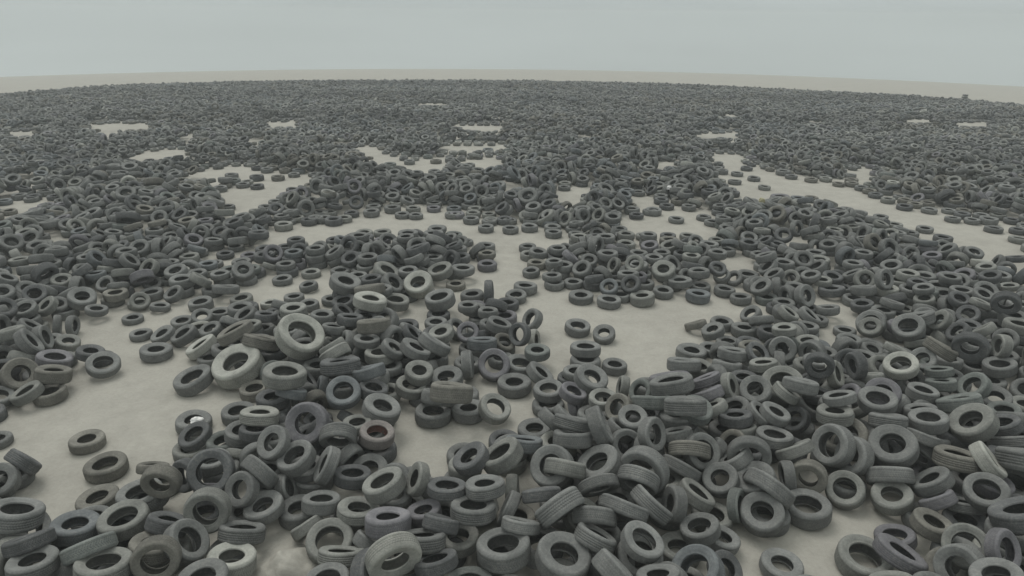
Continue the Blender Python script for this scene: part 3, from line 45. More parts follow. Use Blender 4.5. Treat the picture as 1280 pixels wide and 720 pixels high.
3729,2897,203,-65,24,73,63,37,0,-1475,5132,150,-74,55,38,64,35,0,-1001,4836,147,-26,-76,59,61,33,0,1244,5121,295,61,-55,57,63,35,0,1977,4998,280,-51,40,76,65,37,0,575,4319,217,29,-43,85,62,35,1,-3634,3837,178,100,-5,0,72,38,1,955,3907,207,5,-53,85,68,37,0,3272,3942,110,-55,-27,79,60,33,7,-3346,3435,278,-38,40,83,61,30,3,1444,3317,223,-10,65,76,64,37,1,3870,3745,429,-54,-40,74,60,33,3,-3621,3351,162,-50,83,26,67,35,6,-2929,3013,157,-82,53,23,65,37,0,-2811,3352,228,-90,16,40,67,37,3,-1898,3368,152,80,-61,0,62,35,0,-1361,3079,272,-29,-19,94,63,35,0,-1041,3144,298,-14,-3,99,60,33,7,769,3053,237,0,-70,71,68,37,0,1090,3598,225,-66,-8,75,69,38,0,1958,3448,150,19,32,93,65,35,3,2161,3212,271,0,0,100,62,33,1,2704,3214,379,65,-23,72,83,33,0,3441,3294,363,0,0,100,63,35,3,3650,3271,310,-36,7,93,58,30,0,-3999,2879,444,-13,4,99,60,30,0,-3378,2889,213,39,-55,74,63,35,0,-2367,2904,200,-67,-63,39,61,35,0,3014,2809,301,-51,24,82,61,35,0,3648,2959,314,-65,23,73,66,35,3,6384,5518,48,0,0,100,62,33,0,6283,5920,98,1,3,100,87,33,7,6350,6352,142,-5,0,100,64,37,0,6381,6742,41,0,0,100,57,30,7,6204,7204,67,-2,0,100,68,38,1,6320,7656,139,-8,-2,100,67,37,0,6381,8107,165,-2,0,100,71,38,3,6261,8407,48,0,0,100,62,33,0,6292,8915,134,-10,2,100,66,37,0,6227,9345,53,0,0,100,63,35,1,6230,9789,58,0,1,100,65,37,1,6426,10229,62,0,0,100,67,37,0,5888,5520,59,0,0,100,66,37,0,5943,5907,46,0,0,100,60,33,6,5900,6309,45,0,0,100,61,30,4,5898,6767,55,0,0,100,64,35,0,5875,7249,60,0,0,100,67,37,3,5937,7615,60,0,0,100,64,37,0,6025,8092,96,-31,-8,95,68,38,0,5959,8489,55,0,0,100,66,35,7,5929,8930,61,0,0,100,68,37,0,5910,9344,55,0,0,100,64,35,0,5914,9831,56,0,0,100,66,35,1,5914,10254,42,0,0,100,57,30,3,5898,10591,62,0,0,100,65,37,5,5538,5488,44,0,0,100,62,30,0,5528,5920,50,0,0,100,63,33,1,5512,6291,62,0,0,100,68,38,1,5486,6835,57,0,0,100,64,37,0,5502,7172,60,0,0,100,64,37,0,5523,7606,60,0,0,100,67,37,3,5489,8020,56,0,0,100,66,35,0,5602,8924,49,0,0,100,62,33,1,5463,9404,53,0,0,100,63,35,0,5542,9808,42,0,0,100,57,30,0,5540,10224,65,0,0,100,68,38,7,5562,10666,62,0,0,100,69,37,0,5095,5967,55,0,0,100,65,35,3,5086,6814,47,0,0,100,60,33,0,5054,7211,55,0,0,100,64,35,6,5081,7637,42,0,0,100,58,30,1,5063,8546,56,0,0,100,66,35,0,5088,8866,49,0,0,100,62,33,3,5086,9741,49,0,0,100,62,33,3,5148,10300,50,0,0,100,63,33,6,5129,10659,60,0,0,100,67,37,1,5089,11106,62,0,0,100,64,37,3,4553,5555,59,0,0,100,66,37,0,4607,5940,64,0,0,100,70,38,3,4651,6305,66,0,0,100,72,38,3,4593,6767,57,0,0,100,64,37,0,4644,10266,49,0,0,100,60,33,0,4638,11071,62,0,0,100,63,37,7,4200,5525,58,0,0,100,66,37,0,4219,5942,60,0,0,100,68,37,3,4275,6303,60,0,0,100,67,37,0,4162,6724,57,0,0,100,64,37,0,4195,7181,60,0,0,100,65,37,0,4225,7633,45,0,0,100,62,30,2,4195,8532,50,0,0,100,63,33,0,4226,8930,50,0,0,100,62,33,3,4188,9306,55,0,0,100,65,35,0,4219,9789,57,0,0,100,64,37,0,4258,10172,44,0,0,100,59,30,0,4207,10696,56,0,0,100,67,35,0,3771,6801,54,0,0,100,63,35,0,3748,7178,61,0,0,100,69,37,0,3828,7662,61,0,0,100,68,37,4,3861,8069,55,0,0,100,65,35,0,3756,8490,52,0,0,100,62,35,0,3804,8920,55,0,0,100,65,35,3,3762,9276,55,0,0,100,64,35,6,3790,9796,67,0,0,100,84,33,0,3780,10199,66,0,0,100,72,38,0,3806,11474,62,0,0,100,64,37,0,3305,5545,62,-1,1,100,66,37,0,3473,6330,55,0,0,100,65,35,0,3319,6812,60,0,0,100,66,37,0,3354,7143,54,0,0,100,64,35,0,3365,7612,60,0,0,100,67,37,0,3380,8036,56,0,0,100,63,37,0,3352,8885,50,0,0,100,62,33,0,3395,10642,56,0,0,100,66,35,0,2912,5861,49,0,0,100,62,33,0,2957,6384,47,0,0,100,59,33,1,2986,6712,56,0,0,100,66,35,7,2942,7264,51,0,0,100,64,33,1,2845,8371,57,0,0,100,64,37,0,2894,9710,54,0,0,100,63,35,0,2916,10274,49,0,0,100,62,33,0,2950,10654,60,0,0,100,65,37,0,2973,11044,52,0,0,100,62,35,3,2883,11448,52,0,0,100,62,35,0,2440,5478,48,0,0,100,62,33,0,2605,5972,59,0,0,100,66,37,0,2497,6291,57,0,0,100,64,37,1,2564,7119,50,0,0,100,64,33,3,2496,7610,48,0,0,100,61,33,0,2480,9792,45,0,0,100,59,30,1,2467,10151,61,0,0,100,67,38,0,2473,10684,60,0,0,100,66,37,0,2491,11555,60,0,0,100,65,37,0,2501,11919,68,0,0,100,67,38,0,
2047,5553,50,0,0,100,63,33,0,2004,5921,49,0,0,100,61,33,2,2166,6399,60,0,0,100,68,37,3,2122,6815,55,0,0,100,66,35,3,2051,9819,53,0,0,100,63,35,0,2066,10185,65,0,0,100,69,38,0,2088,10610,55,0,0,100,66,35,1,2068,11478,44,0,0,100,59,30,0,2081,11951,52,0,0,100,64,33,0,1649,5538,99,-1,18,98,68,37,1,1688,6283,61,0,0,100,68,37,0,1618,9324,52,0,0,100,61,35,0,1644,9721,56,0,0,100,66,35,0,1614,10221,50,0,0,100,63,33,3,1666,10634,44,0,0,100,60,30,0,1626,11017,51,0,0,100,64,33,0,1579,11500,44,0,0,100,59,30,0,1606,11914,58,0,0,100,63,35,0,1216,5508,54,0,0,100,64,35,3,1339,5892,55,0,0,100,65,35,0,1264,9786,60,0,0,100,67,37,3,1247,10647,53,0,1,100,63,35,1,1275,11126,60,0,0,100,66,37,0,1201,11960,62,0,0,100,64,37,0,822,5488,46,0,0,100,60,33,0,814,5891,54,0,0,100,63,35,2,796,6390,50,0,0,100,62,33,0,666,9330,60,0,0,100,67,37,3,773,10257,56,0,1,100,63,37,0,728,10590,60,0,0,100,67,37,0,762,11467,44,0,0,100,60,30,0,282,5433,59,0,0,100,66,37,0,386,8055,52,0,0,100,62,35,0,293,11126,57,0,0,100,64,37,1,273,11559,57,0,0,100,64,37,0,-56,5547,58,0,0,100,64,37,3,-72,6284,64,0,0,100,69,38,0,-127,7261,51,0,0,100,61,35,0,-96,7571,45,0,0,100,59,30,0,-106,8008,54,0,0,100,63,35,0,-93,8479,60,0,0,100,67,37,5,-60,8944,60,0,0,100,65,37,3,-507,6403,58,0,0,100,65,37,0,-517,7125,55,0,0,100,66,35,0,-487,7512,60,0,0,100,66,37,0,-424,8081,55,0,0,100,64,35,0,-423,8420,57,0,0,100,64,37,0,-505,8826,55,0,0,100,66,35,5,-451,10219,50,0,0,100,61,33,1,-414,10583,62,0,0,100,67,38,5,-468,11037,44,0,0,100,61,30,3,-475,11573,61,0,0,100,68,37,0,-936,5518,52,0,0,100,62,35,3,-947,6392,53,0,0,100,63,35,0,-869,6703,55,0,0,100,65,35,0,-924,7229,64,0,0,100,69,38,0,-920,7571,55,0,0,100,63,35,1,-918,8025,52,0,0,100,61,35,0,-1007,8528,55,0,0,100,64,35,3,-989,9375,55,0,0,100,63,35,5,-867,9720,49,0,0,100,61,33,7,-945,10625,44,0,0,100,58,30,0,-942,11071,62,0,0,100,67,38,0,-939,11674,100,-26,-35,90,64,35,0,-861,11894,44,0,0,100,59,30,0,-1348,5463,172,-6,6,100,69,37,0,-1337,5943,54,0,0,100,63,35,0,-1336,6343,123,-1,0,100,64,33,1,-1308,6764,60,0,1,100,67,37,3,-1296,7268,56,0,0,100,63,37,0,-1326,7620,105,0,-23,97,66,35,3,-1369,7967,145,1,-2,100,67,37,3,-1462,9784,171,33,4,94,71,38,7,-1376,10174,124,24,20,95,66,37,0,-1334,10647,49,0,1,100,63,33,0,-1476,10916,43,0,1,100,60,30,5,-1369,11550,57,0,0,100,64,37,3,6267,5556,154,-23,-2,97,66,37,0,6343,5897,304,-12,1,99,63,35,3,6311,6419,256,-5,1,100,72,38,5,6369,6767,329,92,-38,-10,68,38,3,6371,7209,277,0,1,100,67,37,0,6320,7708,378,1,1,100,68,38,1,6373,8583,164,-5,1,100,64,37,0,6304,9365,238,-6,1,100,68,37,0,6342,9790,232,-2,-2,100,67,38,0,6462,10233,289,100,-5,0,65,35,3,5906,5935,155,0,0,100,68,37,0,5946,6366,141,0,0,100,63,35,0,5941,6808,163,0,0,100,64,35,0,5885,7243,176,0,0,100,63,37,0,5967,7555,160,0,0,100,60,30,0,6046,8421,154,0,0,100,58,30,1,5989,8942,170,2,2,100,62,35,1,5930,9365,174,0,0,100,71,38,0,5945,10218,137,0,0,100,63,35,0,5832,10684,182,0,0,100,65,35,3,5495,5439,243,-3,0,100,63,35,1,5538,7298,173,0,0,100,64,35,0,5690,7706,174,0,0,100,61,35,0,5531,8074,166,0,0,100,66,35,0,5558,8395,50,0,0,100,61,33,1,5602,9740,127,0,0,100,61,30,3,5524,10228,180,0,0,100,61,35,0,5087,5404,182,12,83,54,65,35,3,4959,6797,144,-2,1,100,64,37,0,5159,7151,165,0,0,100,64,37,0,5236,7469,108,17,-9,98,61,30,0,5066,8107,60,0,0,100,65,37,0,5124,8599,160,0,0,100,64,33,0,5176,10088,102,6,-52,85,62,30,3,5164,10986,188,0,0,100,68,37,0,4472,6248,186,-5,-2,100,66,37,0,4681,6566,176,2,4,100,65,35,3,4676,7320,62,0,0,100,68,38,0,4744,9724,182,-1,0,100,60,33,1,4597,10055,124,-4,-50,86,73,38,0,4800,10646,49,0,0,100,62,33,0,4208,5434,165,3,1,100,60,33,3,4134,6096,166,0,0,100,61,30,0,4370,7052,145,58,-79,20,60,33,0,4167,7189,171,0,0,100,61,35,0,4237,7693,143,0,0,100,62,35,0,4236,9436,163,0,0,100,65,35,0,4224,10175,149,0,0,100,68,37,0,4194,11024,42,0,0,100,57,30,0,3775,5573,118,6,7,100,60,33,0,3878,5903,60,0,0,100,68,37,0,3699,6421,156,76,65,4,63,33,0,3628,6881,151,-42,44,79,67,37,0,3858,8063,156,0,1,100,61,33,0,3754,8532,168,0,0,100,71,38,0,3846,8856,159,0,0,100,61,33,0,
3750,9578,148,-9,-54,83,63,37,0,3751,11070,55,0,0,100,65,35,0,3128,5401,250,-46,-25,85,87,33,7,3339,6472,133,-53,40,75,69,38,1,3263,6801,163,0,0,100,62,30,0,3296,7345,234,-35,-84,41,62,33,6,3301,7848,176,0,0,100,65,37,3,3463,10675,168,0,0,100,64,37,0,3427,11104,60,0,0,100,67,37,1,3420,11438,55,0,0,100,64,35,3,2820,6227,104,-20,-39,90,63,35,0,2844,6959,96,-29,31,90,62,35,0,2925,7281,154,0,0,100,64,35,0,2961,10593,162,0,0,100,59,33,1,3099,11363,115,47,-29,83,65,37,0,2367,5924,121,-54,-17,82,67,37,0,2447,6327,167,0,0,100,63,35,0,2511,6756,51,0,0,100,64,33,0,2323,10398,96,-19,50,85,59,30,0,2365,10719,169,0,0,100,64,33,0,2600,11167,55,0,0,100,63,35,0,2422,11416,157,-16,-19,97,63,35,5,2493,11918,192,0,0,100,63,35,0,2088,5595,171,0,3,100,68,37,0,2020,6236,140,-31,-21,92,62,35,0,2133,6854,173,0,0,100,71,38,1,1945,9891,154,0,0,100,64,33,5,2009,10249,194,0,0,100,70,38,0,2048,10604,174,0,0,100,69,38,3,2017,11493,151,0,0,100,68,38,1,2096,12018,168,0,0,100,66,37,1,1612,5452,281,-9,2,100,63,35,0,1671,5938,56,0,0,100,63,37,0,1586,10667,151,0,0,100,67,38,0,1551,10998,143,0,0,100,57,30,0,1658,11484,144,0,0,100,66,35,1,1221,5502,253,-4,3,100,61,33,0,1338,5864,176,0,0,100,83,33,3,1282,10311,56,0,0,100,63,37,0,1248,10706,156,0,-1,100,62,35,1,1123,11056,232,-35,54,77,68,38,0,1229,11448,158,-100,-6,0,64,37,0,1216,11885,166,0,0,100,63,33,1,811,5416,230,-8,-11,99,84,33,7,826,5858,165,0,0,100,64,37,0,930,6288,130,38,-50,78,62,35,0,732,6795,145,0,0,100,59,30,0,824,10271,169,-1,0,100,65,37,0,944,10635,109,64,9,76,59,30,0,803,10977,69,0,0,100,87,33,3,982,11332,101,36,-9,93,67,38,0,540,5719,97,7,-41,91,60,30,0,308,7196,196,1,0,100,62,33,6,404,10679,60,0,0,100,64,37,7,439,10972,159,7,-6,100,65,35,0,-264,8023,160,0,0,100,62,35,0,-469,7763,120,-19,48,86,66,35,3,-433,10959,133,0,0,100,61,30,7,-1008,6878,132,-32,45,83,70,38,0,-949,7718,168,0,1,100,68,37,3,-919,10222,59,0,0,100,67,37,0,-874,10683,154,0,0,100,71,38,3,-938,11028,182,0,0,100,65,37,0,-1074,11969,159,9,2,100,61,33,6,-1458,6386,283,-13,6,99,64,35,0,-1443,7183,177,1,1,100,70,38,0,-1469,7483,240,-15,16,98,60,33,1,-1315,9441,51,0,0,100,64,33,0,-1481,10227,269,-18,-15,97,64,33,0,-1302,10507,190,-4,6,100,69,37,0,-1400,11107,163,29,37,88,61,30,0,-1315,11980,58,0,0,100,62,35,4,6301,5560,380,-6,9,99,62,30,3,6178,6028,348,-26,22,94,59,30,0,6253,6425,377,-1,1,100,67,37,1,6269,6846,266,88,-47,7,66,37,3,6492,7475,239,47,-86,18,61,33,0,6348,8908,350,-2,0,100,64,37,0,6376,9264,428,-1,-3,100,61,30,0,5938,5575,320,-10,4,99,67,38,0,5934,6745,267,0,0,100,62,33,0,5791,8044,116,-64,-17,75,61,30,0,6067,8719,208,47,-74,49,63,37,0,6013,9390,290,-1,0,100,60,33,3,5924,9734,172,0,0,100,68,37,1,6271,10079,179,19,11,98,58,30,3,5816,10692,298,0,0,100,63,35,0,5641,6963,194,-21,8,97,70,38,0,5554,7309,282,0,0,100,66,35,0,5632,7621,272,0,0,100,60,33,1,5532,8082,280,0,0,100,64,37,6,5576,9409,165,0,0,100,69,38,2,5368,9674,234,-12,-83,55,63,37,1,5438,10227,281,0,0,100,62,33,0,5491,10623,290,-35,94,4,68,37,4,5071,7644,176,-23,37,90,61,33,1,5078,8073,176,0,0,100,63,37,5,5046,9255,60,0,0,100,66,37,0,5092,10647,183,0,0,100,69,38,1,4624,7262,182,0,0,100,65,37,0,4554,7731,53,0,0,100,63,35,0,4573,9747,252,-28,-3,96,61,30,0,4515,10773,78,-33,-14,93,57,30,1,4765,11164,192,33,13,93,71,38,0,4070,5679,156,-4,88,48,63,33,0,4198,6853,228,17,-65,75,60,33,1,4015,7007,148,-62,-72,30,62,33,0,4334,10231,268,0,0,100,67,35,0,4246,11069,132,0,0,100,63,33,0,4257,11470,58,0,0,100,65,35,0,3810,5433,247,-23,-50,84,69,38,0,3863,6573,114,36,-39,84,65,37,3,3731,7258,172,-1,1,100,64,35,0,3673,7938,142,-71,-57,41,61,30,0,3453,5326,237,82,-45,35,72,38,0,3298,5899,177,0,0,100,66,35,0,3150,6177,97,35,-13,93,67,37,0,3098,7007,163,96,-28,0,66,37,0,3272,8114,227,-6,57,82,64,33,0,3399,10674,281,0,0,100,64,37,0,3272,10942,115,-54,-36,76,62,30,0,3312,11717,168,6,-52,85,57,30,0,2807,6233,220,-19,-38,90,61,35,0,2882,6767,225,-16,-58,80,63,35,1,2766,10009,107,21,-43,88,65,35,0,2950,10587,253,0,0,100,61,30,1,3173,11268,174,47,-29,83,64,35,1,2278,5871,197,-54,-17,82,67,37,7,
2438,10158,212,18,-23,96,66,37,0,2562,11038,155,-2,-2,100,61,33,0,1813,10834,203,14,71,69,68,38,3,2132,10955,49,0,0,100,61,33,0,1579,5515,379,-8,3,100,70,38,0,1698,5952,162,0,0,100,63,33,0,1672,6277,176,0,0,100,66,35,1,1532,6624,60,0,0,100,66,37,0,1768,10013,146,75,-67,0,59,33,0,1745,11160,136,55,59,59,63,37,5,1654,11529,262,0,0,100,68,38,0,1533,11896,158,0,0,100,64,33,3,1126,10143,108,-40,-47,78,59,30,3,1103,10863,193,-43,58,69,58,30,0,1358,11457,174,-100,-6,0,70,38,0,897,6618,178,48,-38,79,63,33,1,774,11058,194,0,0,100,63,37,0,405,5559,305,63,28,73,64,37,0,-209,8532,229,24,55,80,62,35,3,-523,8524,164,0,0,100,64,33,0,-609,11139,139,-65,45,62,65,37,0,-1068,7244,186,0,0,100,68,37,0,-990,8077,152,0,0,100,61,33,0,-1027,11427,114,-26,-36,90,70,38,6,-1370,6702,241,1,1,100,61,30,0,-1254,7622,265,43,29,85,63,33,0,-1273,7930,244,1,-1,100,59,30,0,-1222,10746,230,37,64,67,70,38,0,-1392,11946,168,0,0,100,60,33,1,6310,5439,472,-3,-2,100,59,33,7,6351,5898,470,49,-19,85,64,37,0,6194,6937,256,89,-46,7,64,33,1,6170,10390,291,-80,13,58,59,30,0,6042,7096,244,85,-52,8,58,30,1,5737,8668,157,34,42,84,65,35,0,6036,9715,294,0,0,100,67,37,1,5570,10832,300,46,-88,8,70,38,0,5361,7578,225,51,2,86,67,37,1,5350,7875,158,-62,-71,33,66,37,0,5548,9096,137,-17,71,69,67,38,3,5706,10407,156,94,27,22,61,33,5,5179,5592,240,-3,76,65,67,37,0,4917,8411,128,-57,-50,65,62,33,0,5401,9921,112,-54,43,72,58,30,0,4936,10361,98,-54,4,84,59,30,1,4780,5429,230,40,-86,30,59,30,3,4852,5587,156,9,-100,0,63,33,0,4544,10561,117,-16,-55,82,65,37,0,4163,5875,220,22,-42,88,61,35,0,4265,6703,225,18,-66,73,61,33,0,4046,7401,167,-24,97,8,68,37,0,4216,10480,121,-13,-61,78,65,35,0,3605,5990,195,-41,72,55,59,30,1,3980,9476,157,89,-33,31,65,35,0,4028,9787,243,-54,9,84,63,35,0,3243,5884,291,0,0,100,63,37,0,3336,6767,267,0,0,100,65,37,1,3232,7448,137,-35,-84,41,59,33,3,3569,7793,158,-94,-31,9,64,37,1,3220,10954,219,-54,-36,76,66,35,0,2716,6522,97,-14,50,85,58,30,3,2856,7255,254,0,0,100,60,33,7,2953,7602,132,0,0,100,63,33,3,2900,10948,158,0,0,100,65,35,3,2218,5801,304,-43,-7,90,62,35,0,2486,6312,263,0,0,100,59,30,0,2560,6791,157,0,0,100,64,35,0,2558,7323,151,34,83,43,65,35,0,2629,10538,133,47,-48,74,67,38,0,1861,6551,139,-49,-68,55,63,33,0,2151,10979,151,0,0,100,63,35,0,1565,10565,273,0,0,100,69,38,0,1900,11225,139,55,59,59,65,35,3,1432,9997,143,62,58,52,64,35,0,1105,10089,199,-35,-42,84,63,35,0,1411,10892,336,76,-65,4,68,38,0,534,5640,291,66,29,69,60,30,0,-723,7968,126,68,-29,67,61,35,0,-987,10829,315,-37,6,93,63,33,3,-1111,11508,235,-30,-24,92,58,30,0,-1297,10861,380,29,66,70,69,38,0,-1281,11202,211,34,70,63,64,35,5,6505,5625,418,64,66,39,59,33,1,6472,6178,360,-44,-27,85,64,33,3,6120,7029,267,87,-49,0,60,33,0,6133,7874,147,55,-75,37,63,35,1,6464,8019,362,-3,-4,100,64,37,0,6000,10134,283,-30,-17,94,65,37,0,5709,6594,99,-25,-46,85,59,33,0,5826,7876,279,0,0,100,61,35,3,5836,8349,162,-76,-26,59,64,33,0,5958,9065,281,-1,0,100,64,35,6,5728,10023,159,98,-2,18,63,35,0,6121,10596,316,-54,61,58,64,35,3,5289,8708,238,24,13,96,64,33,0,5319,9925,214,-43,29,85,65,35,0,5024,7748,234,-23,37,90,65,35,4,5075,7782,420,-25,36,90,84,33,0,4996,9919,169,4,-18,98,64,33,3,4906,10301,199,-54,4,84,65,37,0,4796,8269,140,-35,-92,18,58,30,0,4679,10324,322,-8,-66,75,64,33,0,4693,10750,231,65,38,66,63,37,0,4318,10794,220,65,-10,76,68,37,5,4363,5730,173,83,-47,31,61,35,0,4352,6539,238,16,-91,39,66,37,0,3998,9112,166,-98,-19,0,67,37,0,4053,10118,249,-70,0,71,63,37,0,4598,10439,233,-8,-66,75,70,38,0,4448,11308,180,32,19,93,62,35,0,3886,5978,251,-55,41,73,66,35,0,3903,6983,227,-63,-67,39,63,35,3,3531,7124,258,-80,-61,0,66,35,0,4038,10233,390,-31,24,92,67,37,0,3474,11438,174,0,0,100,68,38,0,3180,6466,245,-52,48,71,64,37,3,3385,6690,371,0,0,100,61,30,0,3229,7252,248,-35,-84,41,63,35,0,3023,10824,304,16,36,92,64,35,6,2895,11137,287,39,16,91,65,37,0,2822,6194,366,-19,-42,89,84,33,1,2888,10246,198,24,35,91,68,37,3,3149,10461,155,68,-73,7,63,37,0,2593,6008,231,50,24,83,64,35,1,2463,6318,351,0,0,100,60,33,3,
2775,11418,159,-31,-16,94,68,37,1,2217,6440,279,98,18,-4,67,37,0,1434,11196,274,16,-38,91,62,35,0,1827,11776,120,65,10,76,64,33,7,1052,5866,149,-98,21,4,61,30,0,957,10577,229,64,9,76,62,35,5,-996,10486,202,-53,-73,43,64,35,3,-1215,11221,346,43,39,82,72,38,3,-1383,11879,270,0,-1,100,67,38,0,-1492,10230,459,-31,13,94,81,33,3,6569,5289,53,0,0,100,64,35,3,6155,5341,50,0,0,100,64,33,3,6165,4959,52,0,0,100,62,35,0,5641,5405,144,-5,0,100,66,37,0,5622,4930,65,0,0,100,70,38,0,5712,4520,54,0,0,100,63,35,3,5301,5302,57,-1,0,100,63,37,3,5278,4566,64,0,0,100,69,38,0,5267,4001,49,0,0,100,62,33,0,4877,5352,48,0,0,100,62,33,0,4886,4881,62,0,0,100,67,38,0,4845,4454,59,0,0,100,66,37,0,4820,4081,56,0,0,100,63,37,1,4833,3727,52,0,0,100,61,35,3,4404,5297,52,0,0,100,62,35,0,4480,4937,55,0,0,100,64,35,0,4407,4462,55,0,0,100,66,35,0,4481,4146,55,0,0,100,64,35,0,4425,3620,64,0,0,100,69,38,0,4430,3279,55,0,0,100,64,35,0,3998,5323,88,11,4,99,66,37,0,4016,4893,145,3,0,100,66,35,0,4030,4511,47,0,0,100,60,33,0,4050,4092,63,3,-2,100,67,37,0,4007,3617,56,0,0,100,63,37,1,4090,3247,54,0,0,100,65,35,0,6553,5361,216,2,-7,100,64,33,0,6151,5420,231,-15,-4,99,83,33,3,6176,4992,162,0,0,100,65,37,0,5578,5431,346,1,0,100,62,35,0,5888,5131,88,6,41,91,61,30,6,5637,4608,168,0,0,100,68,37,7,5189,5375,189,-8,-17,98,68,37,0,5277,4984,93,-15,-30,94,65,37,0,5304,4498,170,0,0,100,58,30,2,5166,3872,153,-2,2,100,66,35,3,4738,4782,273,-35,84,41,68,37,0,4858,4500,163,0,0,100,59,30,3,4889,4106,167,0,0,100,66,35,3,4823,3717,152,0,0,100,62,33,0,4600,5023,163,0,0,100,65,35,6,4344,3972,138,-33,-46,83,72,38,0,4400,3133,168,0,-1,100,67,37,0,4163,5448,272,11,-2,99,61,35,3,4096,4748,241,6,-8,99,64,35,5,3893,3675,273,-10,6,99,72,38,0,3899,3330,156,-1,0,100,60,33,0,6125,5323,362,2,-1,100,67,37,2,6026,4633,154,-72,66,22,63,37,5,5230,4884,167,-15,-29,94,62,33,3,5345,4575,269,0,0,100,64,35,0,5218,4083,205,4,64,77,63,37,6,4832,4514,264,0,0,100,65,37,0,4810,4175,284,0,0,100,68,37,0,4691,3544,210,-26,-50,83,69,38,6,4502,5337,170,2,-3,100,68,37,0,4387,4856,160,-46,-40,79,62,30,0,4318,4346,163,0,0,100,64,35,0,4201,3803,237,-35,87,34,58,30,1,4282,3606,185,0,0,100,65,37,0,3978,4145,160,-4,3,100,60,30,0,4100,3230,218,46,-31,83,63,33,0,4077,2919,42,0,0,100,57,30,3,6602,5359,324,-5,-4,100,68,38,3,5946,4732,164,-72,66,22,67,37,0,5602,4943,180,0,0,100,61,35,0,5170,4732,308,-38,51,77,64,35,1,5289,4345,259,-13,-82,56,63,33,0,5589,4344,137,-13,-84,52,61,33,0,4836,4530,370,0,0,100,61,33,1,4286,5063,213,-68,73,7,71,38,3,4511,4584,186,7,71,70,62,35,0,6405,5179,358,-45,-89,2,62,30,0,6401,4984,153,-98,-21,4,62,30,0,5876,4836,151,-72,66,22,63,33,0,5547,4182,223,-48,51,71,63,35,0,5418,4287,360,5,-78,62,64,33,0,5143,4133,318,3,64,77,65,37,0,4828,5229,234,-4,54,84,65,35,0,4952,5064,151,3,55,83,68,37,0,5019,4270,383,13,61,78,60,33,0,4572,4094,250,98,-22,0,57,30,0,4574,4317,301,-35,71,61,59,33,0,4064,3042,299,28,-25,93,61,35,0,6524,10170,62,0,0,100,65,37,3,6861,9762,47,0,0,100,59,33,3,6502,9282,47,0,1,100,60,33,0,6972,9455,60,0,0,100,68,37,0,7291,9347,60,0,0,100,67,37,0,6531,8917,50,0,0,100,64,33,0,6921,8854,50,0,0,100,64,33,0,7398,9016,56,0,0,100,63,37,0,7815,8972,56,0,0,100,66,35,0,6528,8521,60,0,1,100,68,37,0,7283,8538,57,0,0,100,64,37,3,8170,8583,55,0,0,100,62,35,1,8682,8512,52,0,0,100,61,33,0,6509,8066,55,0,0,100,66,35,0,6892,8189,52,0,0,100,61,35,3,7370,8084,55,0,0,100,64,35,0,7873,8065,52,0,0,100,62,35,5,8197,8046,44,0,0,100,58,30,3,8698,8108,47,0,0,100,60,33,0,6481,7684,48,0,0,100,62,33,0,6891,7664,52,0,0,100,62,35,0,7389,7646,50,0,0,100,63,33,1,7716,7623,60,0,0,100,67,37,0,8204,7656,61,0,0,100,68,37,1,8562,7663,59,0,0,100,65,37,3,6497,7132,58,0,0,100,66,37,0,6920,7123,65,0,0,100,70,38,0,7331,7212,54,0,0,100,63,35,0,8187,7192,67,0,0,100,81,33,5,6538,6794,131,3,1,100,68,37,3,7284,6778,64,0,0,100,70,38,1,7849,6767,47,0,0,100,60,33,0,6500,6380,49,0,0,100,62,33,1,6969,6386,67,0,0,100,73,38,0,7397,6346,57,0,0,100,64,37,1,6607,5916,53,0,0,100,64,35,0,6913,5980,52,0,0,100,61,35,0,6513,5526,131,-3,0,100,63,37,0,
